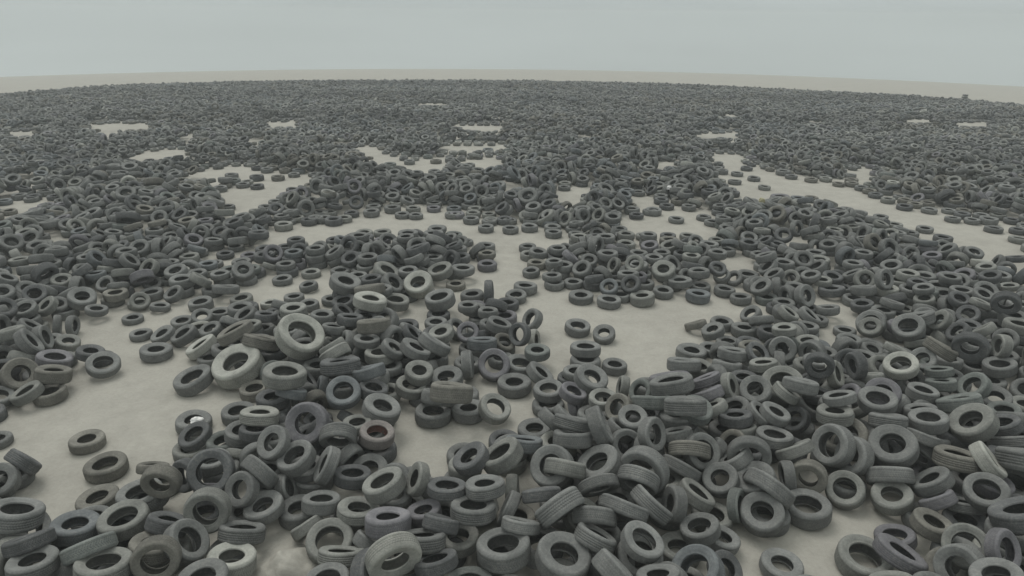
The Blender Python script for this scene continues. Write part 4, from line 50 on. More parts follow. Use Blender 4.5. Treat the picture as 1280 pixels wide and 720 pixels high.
6943,5513,54,0,0,100,64,35,3,6388,10000,179,-50,-70,51,80,33,0,6928,9769,156,-12,-1,99,63,37,0,7226,9670,134,-39,-20,90,61,35,0,6477,9346,141,-2,3,100,65,35,0,6924,9217,121,-17,-54,82,68,37,0,7756,9362,52,0,0,100,61,33,1,6602,8942,159,1,0,100,64,37,0,6902,8850,231,67,-74,6,63,35,0,7236,8870,128,-21,-31,92,65,35,3,7853,8982,176,0,0,100,71,38,3,6456,8469,267,-1,-5,100,67,35,0,6938,8521,57,0,0,100,64,37,1,8264,8480,160,0,0,100,63,35,0,8614,8470,272,14,-99,0,66,37,0,6498,8055,266,1,-3,100,60,33,0,6865,8188,170,0,0,100,85,33,0,7304,8159,172,0,0,100,68,37,0,7794,8110,165,0,0,100,69,37,0,8384,8063,115,35,6,94,64,37,0,8674,8243,153,0,0,100,64,37,0,9008,8124,162,0,0,100,71,38,0,6406,7683,253,4,1,100,83,33,3,6858,7676,165,0,0,100,69,37,1,7288,7780,130,-50,38,78,61,35,5,7795,7583,160,0,0,100,58,30,1,8202,7710,264,-59,80,8,60,30,0,8485,7705,171,0,0,100,61,35,0,6427,7086,168,0,-2,100,63,35,0,6719,7388,88,-41,6,91,60,30,0,7243,7137,162,0,0,100,64,37,0,7832,7020,102,-10,43,90,66,35,7,8196,7158,184,0,0,100,64,33,3,6530,6671,243,1,-3,100,63,37,0,6865,6777,91,30,-15,94,64,37,0,7352,6804,170,0,0,100,60,30,1,7978,6666,146,-2,-2,100,61,35,1,7068,6238,285,-84,-35,41,68,37,0,7350,6358,158,0,0,100,59,30,0,7744,6389,51,0,0,100,61,35,4,6827,6100,154,0,0,100,62,35,0,6418,5631,258,17,16,97,62,35,0,6350,10316,180,-43,81,40,70,38,3,6445,9320,342,3,-3,100,62,33,3,6871,9127,197,-17,-54,82,67,37,0,6598,8763,271,-10,-40,91,65,37,0,7256,8842,250,-21,-31,92,68,37,0,7659,8835,144,-83,-54,17,59,33,0,6953,8548,162,0,0,100,60,33,3,7277,8522,168,0,0,100,65,35,0,7624,8382,60,0,0,100,67,37,0,8220,8543,266,0,0,100,62,35,3,8569,8590,272,14,-99,0,68,37,3,7314,8123,285,0,0,100,61,35,0,7822,8001,284,0,0,100,64,37,0,8662,8247,263,0,0,100,62,35,0,8878,7876,124,-46,-69,56,57,30,0,9302,7917,101,-32,-24,91,64,33,7,7217,7526,160,-66,-72,22,65,37,0,7618,7746,178,-38,48,79,63,33,0,8001,7409,157,-88,48,0,64,33,0,8794,7625,108,55,-19,81,62,30,0,7831,7264,228,-98,13,17,68,37,0,8348,7354,207,30,74,60,85,33,1,6966,6730,164,29,-15,94,62,33,0,7275,6845,269,0,0,100,65,35,1,7767,6718,202,-64,4,77,67,37,0,7336,6332,261,0,0,100,68,37,1,6522,6004,209,3,2,100,67,37,1,6994,5887,133,40,-46,79,60,30,0,6592,10292,256,76,8,65,64,33,0,6618,9637,101,-38,-12,92,65,37,3,6805,9067,306,-8,-43,90,66,35,0,7791,9410,162,0,0,100,64,35,0,7288,8747,351,-21,-31,92,65,35,0,7551,8710,130,-68,-49,55,60,33,0,8134,8821,102,0,52,85,62,33,3,6993,8633,263,0,0,100,62,35,0,7374,8443,276,0,0,100,67,35,5,7840,8566,104,32,33,89,66,35,1,8075,8321,178,-78,-61,16,72,38,0,8514,8714,206,14,-99,0,69,38,3,7344,8208,404,0,0,100,71,38,3,7689,8094,398,-20,41,89,68,38,0,7984,7840,156,-65,76,0,63,35,1,8685,7919,191,-61,-63,48,71,38,0,7117,7446,161,-66,-72,22,66,37,0,7774,7663,324,60,-9,80,64,37,6,8534,7732,273,0,0,100,61,35,0,8824,7597,196,55,-19,81,63,33,0,6907,7102,184,0,0,100,66,35,2,7514,7403,176,-47,56,68,64,35,0,7696,7276,159,-98,14,16,64,35,0,8274,7492,288,30,74,60,67,37,0,7505,6789,259,82,-13,56,59,33,4,7506,7089,143,84,-13,52,64,33,3,6803,5772,223,-73,-68,7,70,38,6,7266,6011,127,-71,7,70,63,35,0,6435,5365,397,-74,32,59,63,37,0,6686,9768,248,-17,6,98,64,37,5,7009,9443,233,23,50,83,66,35,6,7437,9057,265,14,99,0,63,37,0,7649,8423,202,-37,-23,90,60,33,0,7971,8655,283,-94,-2,35,72,38,0,7946,8328,317,-75,-35,56,63,35,3,8387,8266,288,-51,-8,86,62,33,0,8248,7983,219,-30,-34,89,61,33,4,8888,8130,342,48,-13,87,62,33,0,9120,7938,277,57,-40,71,65,37,3,6866,7900,143,21,-98,4,58,30,0,7062,7877,201,84,2,54,63,37,3,7941,7727,367,46,-12,88,59,30,0,7014,7375,151,-66,-72,22,62,33,1,7668,7047,262,-51,-48,71,63,35,0,8127,6944,197,-31,-69,66,60,33,1,7717,6643,318,-64,3,77,66,37,0,8018,6935,318,-31,-66,68,69,38,0,6629,6325,252,-54,-4,84,64,35,0,6786,6452,159,-55,3,83,65,37,3,6898,6068,344,-29,72,63,66,37,0,6661,5701,207,-73,-66,16,63,33,0,7029,5879,235,40,-46,79,64,35,1,6757,5405,154,-94,-27,21,64,33,0,]).reshape(-1, 9)
NEAR = dict(zip(('x', 'y', 'z', 'a', 'b', 'c', 'D', 'w', 'k'), NEAR.T))
# a settled pile of tyres, six numbers each: x, y, height in mm, axis x, y in 1/127, size
SLAB = np.array([-7730,-7731,105,0,0,0,-7650,-6863,140,0,0,5,-7725,-5996,125,0,0,2,-7759,-5217,95,0,0,4,-7503,-4319,135,0,0,3,-7644,-3389,125,0,0,2,-7768,-2491,135,0,0,3,-7636,-1832,105,0,0,0,-7607,-867,125,0,0,2,-7523,-22,115,0,0,1,-7522,985,125,0,0,2,-7852,1758,125,0,0,2,-7734,2527,125,0,0,2,-7748,3345,105,0,0,0,-7686,4339,125,0,0,2,-7702,5200,115,0,0,1,-7705,5997,125,0,0,2,-7630,6890,115,0,0,1,-6769,-7671,125,0,0,2,-6905,-6882,105,0,0,0,-6800,-6082,95,0,0,4,-6797,-5165,115,0,0,1,-6754,-4203,125,0,0,2,-6874,-3471,125,0,0,2,-7049,-2517,222,39,-10,3,-6921,-1722,115,0,0,1,-6859,-840,125,0,0,2,-6827,-13,115,0,0,1,-6842,959,115,0,0,1,-6827,1808,95,0,0,4,-6795,2482,125,0,0,2,-6923,3341,115,0,0,1,-6716,5183,125,0,0,2,-6883,5957,125,0,0,2,-6875,6918,135,0,0,3,-6809,7905,105,0,0,0,-6063,-7741,95,0,0,4,-6055,-6861,105,0,0,0,-6024,-6118,135,0,0,3,-5973,-5028,125,0,0,2,-6005,-4356,125,0,0,2,-6048,-3488,125,0,0,2,-5978,-2660,115,0,0,1,-6203,-852,105,0,0,0,-5925,108,115,0,0,1,-6085,916,95,0,0,4,-6079,1747,135,0,0,3,-6123,2631,125,0,0,2,-5991,3359,135,0,0,3,-6042,4274,135,0,0,3,-6006,5890,125,0,0,2,-6063,6847,115,0,0,1,-5956,7520,115,0,0,1,-5189,-6767,115,0,0,1,-5172,-5073,105,0,0,0,-5108,-4278,115,0,0,1,-5161,-3426,95,0,0,4,-5132,-1608,115,0,0,1,-5176,-967,105,0,0,0,-5162,774,105,0,0,0,-5297,1901,105,0,0,0,-5257,2619,125,0,0,2,-5178,3513,125,0,0,2,-5061,4259,125,0,0,2,-5151,5133,115,0,0,1,-5232,6928,135,0,0,3,-4082,-7635,125,0,0,2,-4214,-6820,135,0,0,3,-4302,-6090,135,0,0,3,-4187,-5166,125,0,0,2,-4244,-2514,115,0,0,1,-4102,-1792,115,0,0,1,-4261,-805,105,0,0,0,-4311,40,135,0,0,3,-4237,725,115,0,0,1,-4288,1831,105,0,0,0,-4275,3442,125,0,0,2,-4384,4308,125,0,0,2,-4249,5075,140,0,0,5,-4250,5997,135,0,0,3,-4341,6839,95,0,0,4,-4254,7910,125,0,0,2,-3307,-7758,125,0,0,2,-3439,-6817,125,0,0,2,-3551,-6093,125,0,0,2,-3324,-5252,125,0,0,2,-3390,-4338,125,0,0,2,-3451,-3434,95,0,0,4,-3391,-1636,105,0,0,0,-3451,-839,105,0,0,0,-3376,-87,115,0,0,1,-3438,878,125,0,0,2,-3516,1644,95,0,0,4,-3414,2691,115,0,0,1,-3467,4997,125,0,0,2,-3181,6141,135,0,0,3,-3417,6871,95,0,0,4,-3456,7683,125,0,0,2,-2541,-5097,115,0,0,1,-2496,-4345,125,0,0,2,-2655,-3376,125,0,0,2,-2721,-2563,115,0,0,1,-2511,-1720,115,0,0,1,-2607,-859,115,0,0,1,-2523,-147,115,0,0,1,-2580,892,140,0,0,5,-2561,1699,135,0,0,3,-2561,2673,125,0,0,2,-2694,3355,115,0,0,1,-2611,4249,125,0,0,2,-2530,5105,95,0,0,4,-2397,6171,115,0,0,1,-2444,6854,135,0,0,3,-2698,7719,140,0,0,5,-1639,-7653,125,0,0,2,-1946,-6040,115,0,0,1,-1638,-5077,125,0,0,2,-1708,-4414,115,0,0,1,-1729,-3477,125,0,0,2,-1754,-2627,125,0,0,2,-1813,-1621,135,0,0,3,-1705,-930,105,0,0,0,-1605,218,217,-12,-44,2,-1617,818,105,0,0,0,-1608,1601,115,0,0,1,-1790,2585,115,0,0,1,-1799,5003,105,0,0,0,-1655,6041,115,0,0,1,-1672,6898,115,0,0,1,-1678,7717,105,0,0,0,-824,-6977,105,0,0,0,-915,-5931,105,0,0,0,-972,-5276,115,0,0,1,-884,-4173,105,0,0,0,-931,-2596,105,0,0,0,-714,-1980,125,0,0,2,-1069,-793,115,0,0,1,-852,70,115,0,0,1,-788,720,115,0,0,1,-833,1849,105,0,0,0,-900,2608,125,0,0,2,-945,3388,115,0,0,1,-766,4196,115,0,0,1,-784,5323,135,0,0,3,-922,6087,105,0,0,0,-892,6855,95,0,0,4,-807,7594,105,0,0,0,115,-7750,105,0,0,0,-210,-6756,125,0,0,2,6,-6117,125,0,0,2,-127,-4462,105,0,0,0,25,-3487,105,0,0,0,68,-2572,105,0,0,0,72,-1636,125,0,0,2,48,-981,95,0,0,4,94,242,125,0,0,2,39,883,95,0,0,4,67,1603,135,0,0,3,54,2668,125,0,0,2,19,4411,125,0,0,2,-2,5138,135,0,0,3,26,5986,105,0,0,0,-17,6772,115,0,0,1,-29,7617,125,0,0,2,866,-7664,105,0,0,0,993,-6858,105,0,0,0,669,-5903,125,0,0,2,756,-5070,115,0,0,1,807,-3441,105,0,0,0,804,-2532,95,0,0,4,942,-1725,115,0,0,1,932,-782,125,0,0,2,884,0,125,0,0,2,897,939,115,0,0,1,869,1670,135,0,0,3,825,2520,115,0,0,1,865,4257,95,0,0,4,838,5202,105,0,0,0,861,5964,115,0,0,1,822,6834,115,0,0,1,1688,-7712,125,0,0,2,1623,-6134,125,0,0,2,1533,-4361,115,0,0,1,1675,-3336,105,0,0,0,1711,-2531,125,0,0,2,1657,-1777,115,0,0,1,1763,-987,135,0,0,3,1766,-86,115,0,0,1,1712,743,115,0,0,1,1773,1743,105,0,0,0,1669,2569,95,0,0,4,1747,3335,105,0,0,0,1842,4301,95,0,0,4,
1789,5128,115,0,0,1,1952,6251,95,0,0,4,1734,6875,135,0,0,3,1672,7651,95,0,0,4,2566,-7690,115,0,0,1,2322,-6915,115,0,0,1,2532,-5959,115,0,0,1,2571,-4954,115,0,0,1,2607,-4306,95,0,0,4,2484,-3304,105,0,0,0,2710,-2699,95,0,0,4,2468,-1668,115,0,0,1,2433,-1023,105,0,0,0,2595,-76,135,0,0,3,2487,873,125,0,0,2,2507,2595,115,0,0,1,2449,3551,125,0,0,2,2598,5220,125,0,0,2,2560,6113,105,0,0,0,2618,6866,115,0,0,1,2531,7599,125,0,0,2,3335,-7749,105,0,0,0,3371,-6918,115,0,0,1,3408,-5921,105,0,0,0,3454,-5268,125,0,0,2,3387,-4293,125,0,0,2,3373,-3576,125,0,0,2,3565,-2489,125,0,0,2,3484,-1742,125,0,0,2,3452,-1072,125,0,0,2,3669,-39,125,0,0,2,3453,1815,125,0,0,2,3544,2481,125,0,0,2,3477,4234,95,0,0,4,3648,5163,125,0,0,2,3437,6194,125,0,0,2,3431,6908,125,0,0,2,3514,7618,135,0,0,3,4408,-7823,125,0,0,2,4455,-6860,135,0,0,3,4276,-6039,115,0,0,1,4317,-4326,140,0,0,5,4080,-3241,125,0,0,2,4228,-2589,115,0,0,1,4252,-1686,95,0,0,4,4176,-830,105,0,0,0,4355,30,125,0,0,2,4226,813,115,0,0,1,4229,1690,125,0,0,2,4413,3551,125,0,0,2,4454,4418,125,0,0,2,4312,5214,115,0,0,1,4138,6112,95,0,0,4,4333,6953,125,0,0,2,4238,7838,135,0,0,3,5108,-7639,125,0,0,2,5144,-6133,135,0,0,3,5166,-5002,105,0,0,0,5242,-4188,115,0,0,1,5193,-3559,95,0,0,4,5211,-2683,115,0,0,1,5187,-1742,125,0,0,2,5117,-809,125,0,0,2,5071,-76,105,0,0,0,5136,2701,115,0,0,1,5170,3458,140,0,0,5,5163,4269,125,0,0,2,4930,4923,135,0,0,3,5093,5932,125,0,0,2,5317,7957,125,0,0,2,5939,-7702,105,0,0,0,5928,-6762,135,0,0,3,6009,-5907,125,0,0,2,6060,-5161,125,0,0,2,6033,-4455,115,0,0,1,5974,-3675,125,0,0,2,5848,-2538,115,0,0,1,5847,-1860,125,0,0,2,6011,-1048,115,0,0,1,5990,31,105,0,0,0,6015,788,125,0,0,2,5903,1737,105,0,0,0,5828,2466,135,0,0,3,5936,3375,95,0,0,4,5950,4445,125,0,0,2,6011,5153,115,0,0,1,5923,6014,125,0,0,2,6040,6824,125,0,0,2,5946,7794,105,0,0,0,6873,-7664,115,0,0,1,6741,-6873,115,0,0,1,6886,-5924,115,0,0,1,6738,-5293,115,0,0,1,6849,-4241,135,0,0,3,6839,-3558,115,0,0,1,6835,-2650,115,0,0,1,7013,-1643,115,0,0,1,6856,-833,115,0,0,1,6977,50,115,0,0,1,6734,740,105,0,0,0,6890,2550,95,0,0,4,6884,3442,135,0,0,3,6877,4648,224,33,-45,1,6721,5087,95,0,0,4,6958,6012,115,0,0,1,6774,6885,105,0,0,0,6884,7706,95,0,0,4,7695,-7774,125,0,0,2,7673,-6814,115,0,0,1,7687,-6016,105,0,0,0,7706,-5191,125,0,0,2,7705,-4239,125,0,0,2,7664,-3481,115,0,0,1,7747,-2777,125,0,0,2,7669,-1554,115,0,0,1,7594,-748,125,0,0,2,7945,869,248,-52,-3,3,7754,1670,125,0,0,2,7671,2594,105,0,0,0,7950,3153,95,0,0,4,7748,4394,125,0,0,2,7830,6077,95,0,0,4,7805,6875,115,0,0,1,7680,7586,115,0,0,1,-7612,-7619,335,0,0,2,-7706,-6922,395,0,0,1,-7625,-5865,385,0,0,3,-7825,-5190,549,-121,-37,3,-7741,-4283,395,0,0,2,-7643,-3286,385,0,0,3,-7747,-1534,335,0,1,2,-7670,-854,375,0,0,2,-7600,11,355,0,0,2,-7695,898,385,0,0,3,-7923,1766,578,-127,-6,1,-7717,2451,375,0,0,2,-7901,3366,335,0,0,2,-7520,4384,365,0,0,1,-7296,5564,450,90,-89,2,-7658,5991,390,0,0,5,-7528,6761,365,0,0,3,-6813,-6829,335,0,0,2,-6892,-5968,305,0,0,1,-6882,-5084,345,0,0,1,-6770,-4215,375,0,0,2,-6934,-3590,345,0,0,4,-7093,-1858,325,0,0,4,-7009,-799,365,0,0,1,-6859,30,365,0,0,3,-6890,1736,305,0,0,1,-6665,2669,365,0,0,1,-6776,3368,345,0,0,1,-6965,5212,375,0,0,2,-6894,6139,385,0,0,3,-5971,-7826,305,0,0,1,-5652,-6657,319,-6,15,4,-6133,-5964,365,0,0,4,-5916,-5060,554,107,-69,4,-6076,-4103,365,0,0,1,-6379,-3288,365,0,0,1,-6063,-2552,345,0,0,1,-6116,-1910,105,0,0,0,-6205,780,285,0,0,4,-6049,1757,385,0,0,1,-5931,3597,365,0,0,4,-6160,4191,385,0,0,1,-5943,4890,208,-14,61,4,-6218,6128,355,0,0,0,-6174,7020,365,0,0,3,-5794,7430,585,-115,-55,3,-5240,-7877,284,2,89,1,-5034,-6746,325,0,0,4,-5139,-5951,135,0,0,3,-4913,-5102,335,0,0,2,-5319,-4397,355,0,0,2,-5471,-3761,253,-22,-11,4,-5132,-2486,125,0,0,2,-5232,-1478,335,0,0,0,-5256,-786,325,0,0,1,-5352,1475,220,-8,-66,4,-5329,3272,375,0,0,2,-5124,4125,385,0,0,3,-5292,5337,325,0,0,4,-5173,5910,95,0,0,4,-4834,7203,292,88,26,1,-5250,7672,125,0,0,2,-4315,-6843,597,115,16,1,-3944,-6205,391,6,-3,2,-4362,-5568,376,-2,5,1,-4351,-4060,135,0,0,3,-4096,-2568,355,0,0,2,
-4556,-1374,412,-36,-114,3,-4345,-966,315,0,0,0,-4383,48,395,0,0,2,-4487,748,335,0,0,0,-4195,1410,271,5,-64,3,-4601,2592,105,0,0,0,-4040,3293,579,23,-125,1,-4425,4299,355,0,0,0,-4292,5114,385,0,0,0,-4205,5931,395,0,0,2,-4278,6864,315,0,0,2,-3417,-7836,355,0,0,0,-3268,-6508,345,0,0,4,-3346,-5976,597,-37,-116,2,-3740,-4597,326,-74,-100,0,-3335,-4322,365,0,0,1,-3485,-3324,305,0,0,1,-3459,-2565,115,0,0,1,-3856,-1458,343,3,15,2,-3496,-762,325,0,0,1,-3472,173,345,0,0,1,-3513,833,375,0,0,2,-3447,1650,315,0,0,2,-3140,2919,305,43,20,4,-3387,3348,95,0,0,4,-3643,5057,380,7,-1,1,-3136,6160,385,0,0,1,-3524,6942,305,0,0,1,-3426,7596,375,0,0,2,-2562,-7591,105,0,0,0,-2755,-6895,125,0,0,2,-2399,-5858,314,-96,83,0,-2256,-4937,362,53,56,2,-2724,-2558,335,0,0,0,-2508,-1638,365,0,0,3,-2693,-988,335,0,0,0,-2481,-223,325,0,0,4,-2501,457,375,12,-69,2,-2527,1777,375,0,0,0,-2483,3003,499,-12,-69,1,-2501,3441,345,0,0,1,-2769,4435,367,-18,25,0,-2437,4992,285,0,0,4,-2746,6809,394,-12,-2,2,-2803,7853,395,0,0,1,-1297,-7908,321,54,-48,5,-1615,-6978,125,0,0,2,-1677,-5756,325,67,51,3,-1526,-5097,345,0,0,4,-1591,-4010,512,44,-107,0,-1710,-3582,564,-81,98,0,-1602,-3004,375,0,0,2,-1696,-1576,365,1,0,4,-1892,-727,314,0,0,0,-1664,-117,344,-12,-44,1,-1423,1056,314,1,1,0,-1528,1709,345,0,0,1,-1926,2650,355,0,0,2,-1855,3508,125,0,0,2,-1841,4175,115,0,0,1,-1435,5234,221,54,42,4,-1971,5628,232,-31,-51,1,-1805,6904,325,0,0,4,-1675,7578,345,0,0,3,-839,-6845,366,1,-15,2,-641,-6247,269,25,-50,1,-689,-4782,222,37,40,1,-851,-4139,325,0,0,1,-872,-3338,140,0,0,5,-1087,-2741,563,-125,21,3,-1003,-1529,249,-27,58,2,-591,-918,237,63,-8,1,-793,316,440,-22,-60,4,-922,2486,355,0,0,0,-1197,4027,260,-60,-37,2,-714,6166,325,0,0,1,-853,6871,305,0,0,1,-953,7720,325,0,0,1,12,-7765,325,0,0,1,266,-6852,266,69,-21,2,105,-6047,365,0,0,1,-23,-5189,105,0,0,0,-132,-3471,325,0,0,1,17,-2499,325,0,0,1,306,-1760,603,-101,-76,3,23,-705,303,0,28,1,-216,-73,286,-53,-62,2,26,888,305,0,0,1,355,2097,217,24,63,4,270,2737,355,0,0,0,-201,3634,115,0,0,1,155,4132,363,20,-24,1,14,5137,385,0,0,1,-59,6282,346,-1,-5,2,243,6986,363,2,2,3,-174,7498,576,93,81,0,819,-7516,335,0,0,2,1001,-6896,534,94,85,1,961,-6228,317,40,-27,1,735,-4994,365,0,0,3,725,-3155,474,7,-48,5,654,-2648,305,0,0,1,916,-1809,335,0,0,0,973,-884,365,0,0,1,842,-175,385,0,0,3,1110,1081,335,0,0,0,982,1797,405,0,0,3,904,2509,365,0,0,3,966,4285,325,0,0,3,807,5337,335,0,0,2,540,5958,352,-8,-1,2,941,6954,355,0,0,2,1006,7585,95,0,0,4,1761,-7786,365,0,0,1,1658,-6824,125,0,0,2,1741,-4171,345,0,0,1,1760,-3472,544,126,18,2,1619,-1612,355,0,0,2,1710,-835,375,0,0,0,1717,57,324,0,0,4,1788,670,554,109,65,1,1751,1663,325,0,0,1,1827,2634,325,0,0,3,1897,3296,305,0,0,4,1683,4267,305,0,0,1,1473,6097,321,-105,64,0,1714,6713,385,0,0,1,1451,7625,295,0,0,0,2591,-7717,335,0,0,0,2325,-6971,370,0,0,5,2382,-6093,355,0,0,2,2480,-5112,354,0,0,2,2574,-3931,278,-8,44,2,2214,-3352,335,0,0,2,2452,-2683,325,0,0,3,2440,-1440,325,0,0,4,2829,-892,281,28,10,0,2716,-27,365,0,0,4,2480,911,355,0,0,0,2436,1922,125,0,0,2,2504,2708,345,0,0,1,2754,3411,530,44,68,3,2542,4196,334,127,-7,2,2569,5069,355,0,0,0,2823,5833,276,65,-53,1,2508,6865,335,0,0,0,2910,7912,240,47,53,0,3354,-7859,349,0,0,5,3347,-6984,355,0,0,2,3140,-6123,320,-48,-64,1,3535,-5110,345,0,0,4,3279,-4296,557,-102,-75,4,3289,-3730,365,0,0,1,3433,-2445,345,0,0,4,3445,-1752,355,0,0,0,3512,-1046,365,0,0,1,3462,96,356,0,0,0,3255,1182,115,0,0,1,3352,1842,375,0,0,2,3113,2571,247,-81,12,4,3394,3254,140,0,0,5,3036,3964,239,-46,-12,3,3314,4840,273,-57,-52,2,3607,6256,365,0,0,1,3538,7079,376,1,-5,1,3536,7777,395,0,0,2,4546,-7861,365,0,0,1,3923,-7261,195,-8,-52,4,4426,-6215,355,0,0,2,4659,-5036,223,-54,-13,1,4384,-4309,385,0,0,0,4522,-3596,248,60,-21,2,4172,-2569,365,0,0,3,4085,-1626,294,5,0,4,4347,-947,350,0,0,5,4369,94,365,0,0,1,4184,769,355,0,0,2,4478,1746,478,37,-54,1,4192,2658,125,0,0,2,4122,3245,354,-9,-7,1,4378,5244,355,0,0,2,4073,5902,518,112,32,1,4212,6860,365,0,0,1,4297,7876,395,0,0,2,5331,-7708,375,0,0,2,5146,-6969,210,19,38,2,
5091,-5995,365,0,0,4,5369,-4744,329,2,-2,1,5464,-4047,355,0,0,2,4878,-3478,411,46,-12,2,5529,-2654,345,0,0,1,5467,-2112,483,-22,50,2,5232,-1024,559,-34,90,2,5114,-13,325,0,0,1,5227,982,95,0,0,4,5011,1290,382,4,94,5,5207,2669,355,0,0,2,5198,3438,375,0,0,4,5029,4298,345,0,0,4,5323,5208,274,58,55,1,5050,5888,355,0,0,0,5081,6673,125,0,0,2,4907,7617,239,-45,-47,1,6224,-6564,606,45,-107,2,5983,-6000,345,0,0,4,5921,-5212,365,0,0,1,6054,-4434,335,0,0,0,5939,-3175,283,24,61,1,5958,-2484,564,125,20,2,5956,-889,325,0,0,4,5558,820,343,-18,-3,1,5891,2556,405,0,0,3,5865,3218,285,0,0,4,5744,4426,345,0,0,4,5715,5898,365,0,0,1,5976,6815,355,0,0,0,5673,7898,366,14,-3,2,6501,-7047,345,0,0,1,7027,-4950,278,42,57,3,6899,-3265,354,0,1,2,7112,-1984,453,-3,49,2,6588,-963,345,0,0,1,6646,-73,338,-14,-1,1,6810,703,325,0,0,1,6838,1744,125,0,0,2,6747,2666,325,0,0,3,6875,3355,395,0,0,2,7349,4714,555,-42,-120,0,7147,5238,318,-11,2,0,6976,6985,350,0,0,5,6901,7780,315,0,0,2,7415,-7880,364,0,0,1,7511,-6493,339,-6,7,1,7902,-5970,325,0,0,1,7903,-4339,385,0,0,3,7911,-3668,335,0,0,0,7559,-564,345,0,0,4,7687,130,105,0,0,0,7322,955,221,-56,-27,0,7967,1742,355,0,0,0,7694,2340,335,0,0,2,7782,3513,223,-44,54,4,7887,4362,574,-106,-69,1,7630,5259,115,0,0,1,7809,6843,370,0,0,5,7791,7605,325,0,0,4,-7625,-7689,555,0,0,4,-7365,-6652,566,23,24,4,-7509,-5851,645,0,0,2,-7564,-5007,522,-112,-59,2,-7972,-4334,625,0,0,0,-7931,-3696,324,-72,-99,0,-7641,-1542,565,0,1,0,-7717,-893,625,0,0,2,-7752,-170,575,0,0,4,-7664,1950,735,114,19,0,-7368,3669,445,-67,-83,1,-7469,4436,575,0,0,4,-7228,4803,390,-87,-92,3,-7728,5764,630,1,2,4,-7608,6859,595,0,0,4,-7746,7556,95,0,0,4,-6904,-7571,384,0,0,3,-6640,-6877,595,0,0,3,-6783,-6001,524,0,0,0,-6868,-5210,564,0,0,0,-6722,-4274,605,0,0,0,-7409,-3444,727,77,-28,3,-6582,-2613,250,81,-22,4,-7136,-1265,484,-60,-94,2,-7029,78,605,0,0,0,-6848,767,355,0,0,2,-7485,1533,396,-27,-2,4,-6633,2683,595,0,0,1,-6705,3312,555,0,0,4,-6725,4464,105,0,0,0,-6624,4783,473,73,-40,1,-6962,6114,625,0,0,0,-6852,6827,385,0,0,1,-7123,7596,240,-41,-50,1,-5673,-7224,324,-88,91,1,-5921,-5973,585,0,0,2,-6282,-4770,451,29,9,3,-6109,-4082,595,0,0,1,-6263,-3458,586,0,0,0,-6065,-2535,585,0,0,2,-6008,-1706,315,0,1,0,-5844,-1077,245,56,-40,1,-6153,117,365,0,0,3,-5737,649,582,15,-105,2,-5877,1754,604,0,0,0,-5981,2547,584,44,119,2,-5904,3623,585,0,0,2,-6378,4102,625,0,0,2,-6064,5244,228,-19,64,0,-5718,5822,388,61,-35,1,-6072,6918,625,0,0,2,-5350,7147,741,62,-96,3,-5049,-6751,545,0,0,2,-5306,-6029,385,0,0,1,-4926,-5035,585,0,0,2,-5161,-4363,594,1,0,1,-5142,-3413,400,29,47,0,-5155,-2554,375,0,0,2,-5493,-401,563,-1,1,2,-5093,-191,125,0,0,2,-5099,463,343,1,-4,3,-5184,2594,385,0,0,3,-5574,3911,417,-85,-94,4,-4864,4125,765,-64,-23,1,-5172,4868,427,23,-73,3,-5226,5902,520,109,65,1,-4649,7436,342,88,26,4,-5304,7684,375,0,0,2,-4593,-6828,573,123,-1,0,-4471,-6195,477,-73,-2,4,-4178,-5149,500,23,68,1,-4247,-4175,395,0,0,2,-4102,-3247,115,0,0,1,-4127,-2489,585,0,0,0,-4310,-1899,577,34,101,3,-4540,-165,640,-12,-8,1,-4147,795,519,35,-5,4,-4655,1209,682,86,54,3,-4031,2846,181,42,-18,4,-4531,3627,384,-42,17,3,-4179,5311,589,7,13,4,-4082,5951,673,10,15,2,-4305,6940,535,0,0,4,-4060,7422,253,-4,-73,1,-3803,-7748,538,-85,-1,2,-3146,-7356,311,2,112,0,-3430,-6167,742,-37,-116,1,-3397,-4993,517,-21,-82,0,-3030,-4686,320,79,-92,0,-3268,-3413,515,0,0,4,-3546,-1764,506,80,-53,1,-3638,-1106,552,0,4,0,-3584,-153,534,-17,-43,4,-3669,1762,554,0,0,1,-3492,3438,295,0,0,0,-3514,4241,115,0,0,1,-3538,5069,604,7,-1,1,-3572,5857,315,-65,-108,4,-3314,6723,545,-15,3,4,-2651,-7832,347,-8,-18,3,-2260,-7112,271,75,9,2,-2512,-6138,614,-52,-61,4,-2727,-5554,259,-46,-50,2,-2460,-4181,365,0,0,1,-2640,-3541,375,0,0,2,-2346,-2825,309,90,-73,4,-2471,-804,539,54,33,4,-2197,-298,685,-73,6,2,-2061,256,342,-123,24,2,-2163,1447,430,56,-94,2,-3034,2658,529,46,-12,1,-2493,3889,556,-36,35,0,-2820,4516,550,-18,25,4,-2840,5266,336,-80,60,3,-2594,5806,257,-37,-70,0,-2641,6628,632,-12,-2,0,-2407,7909,570,48,6,0,-1931,-7999,361,-103,-54,3,
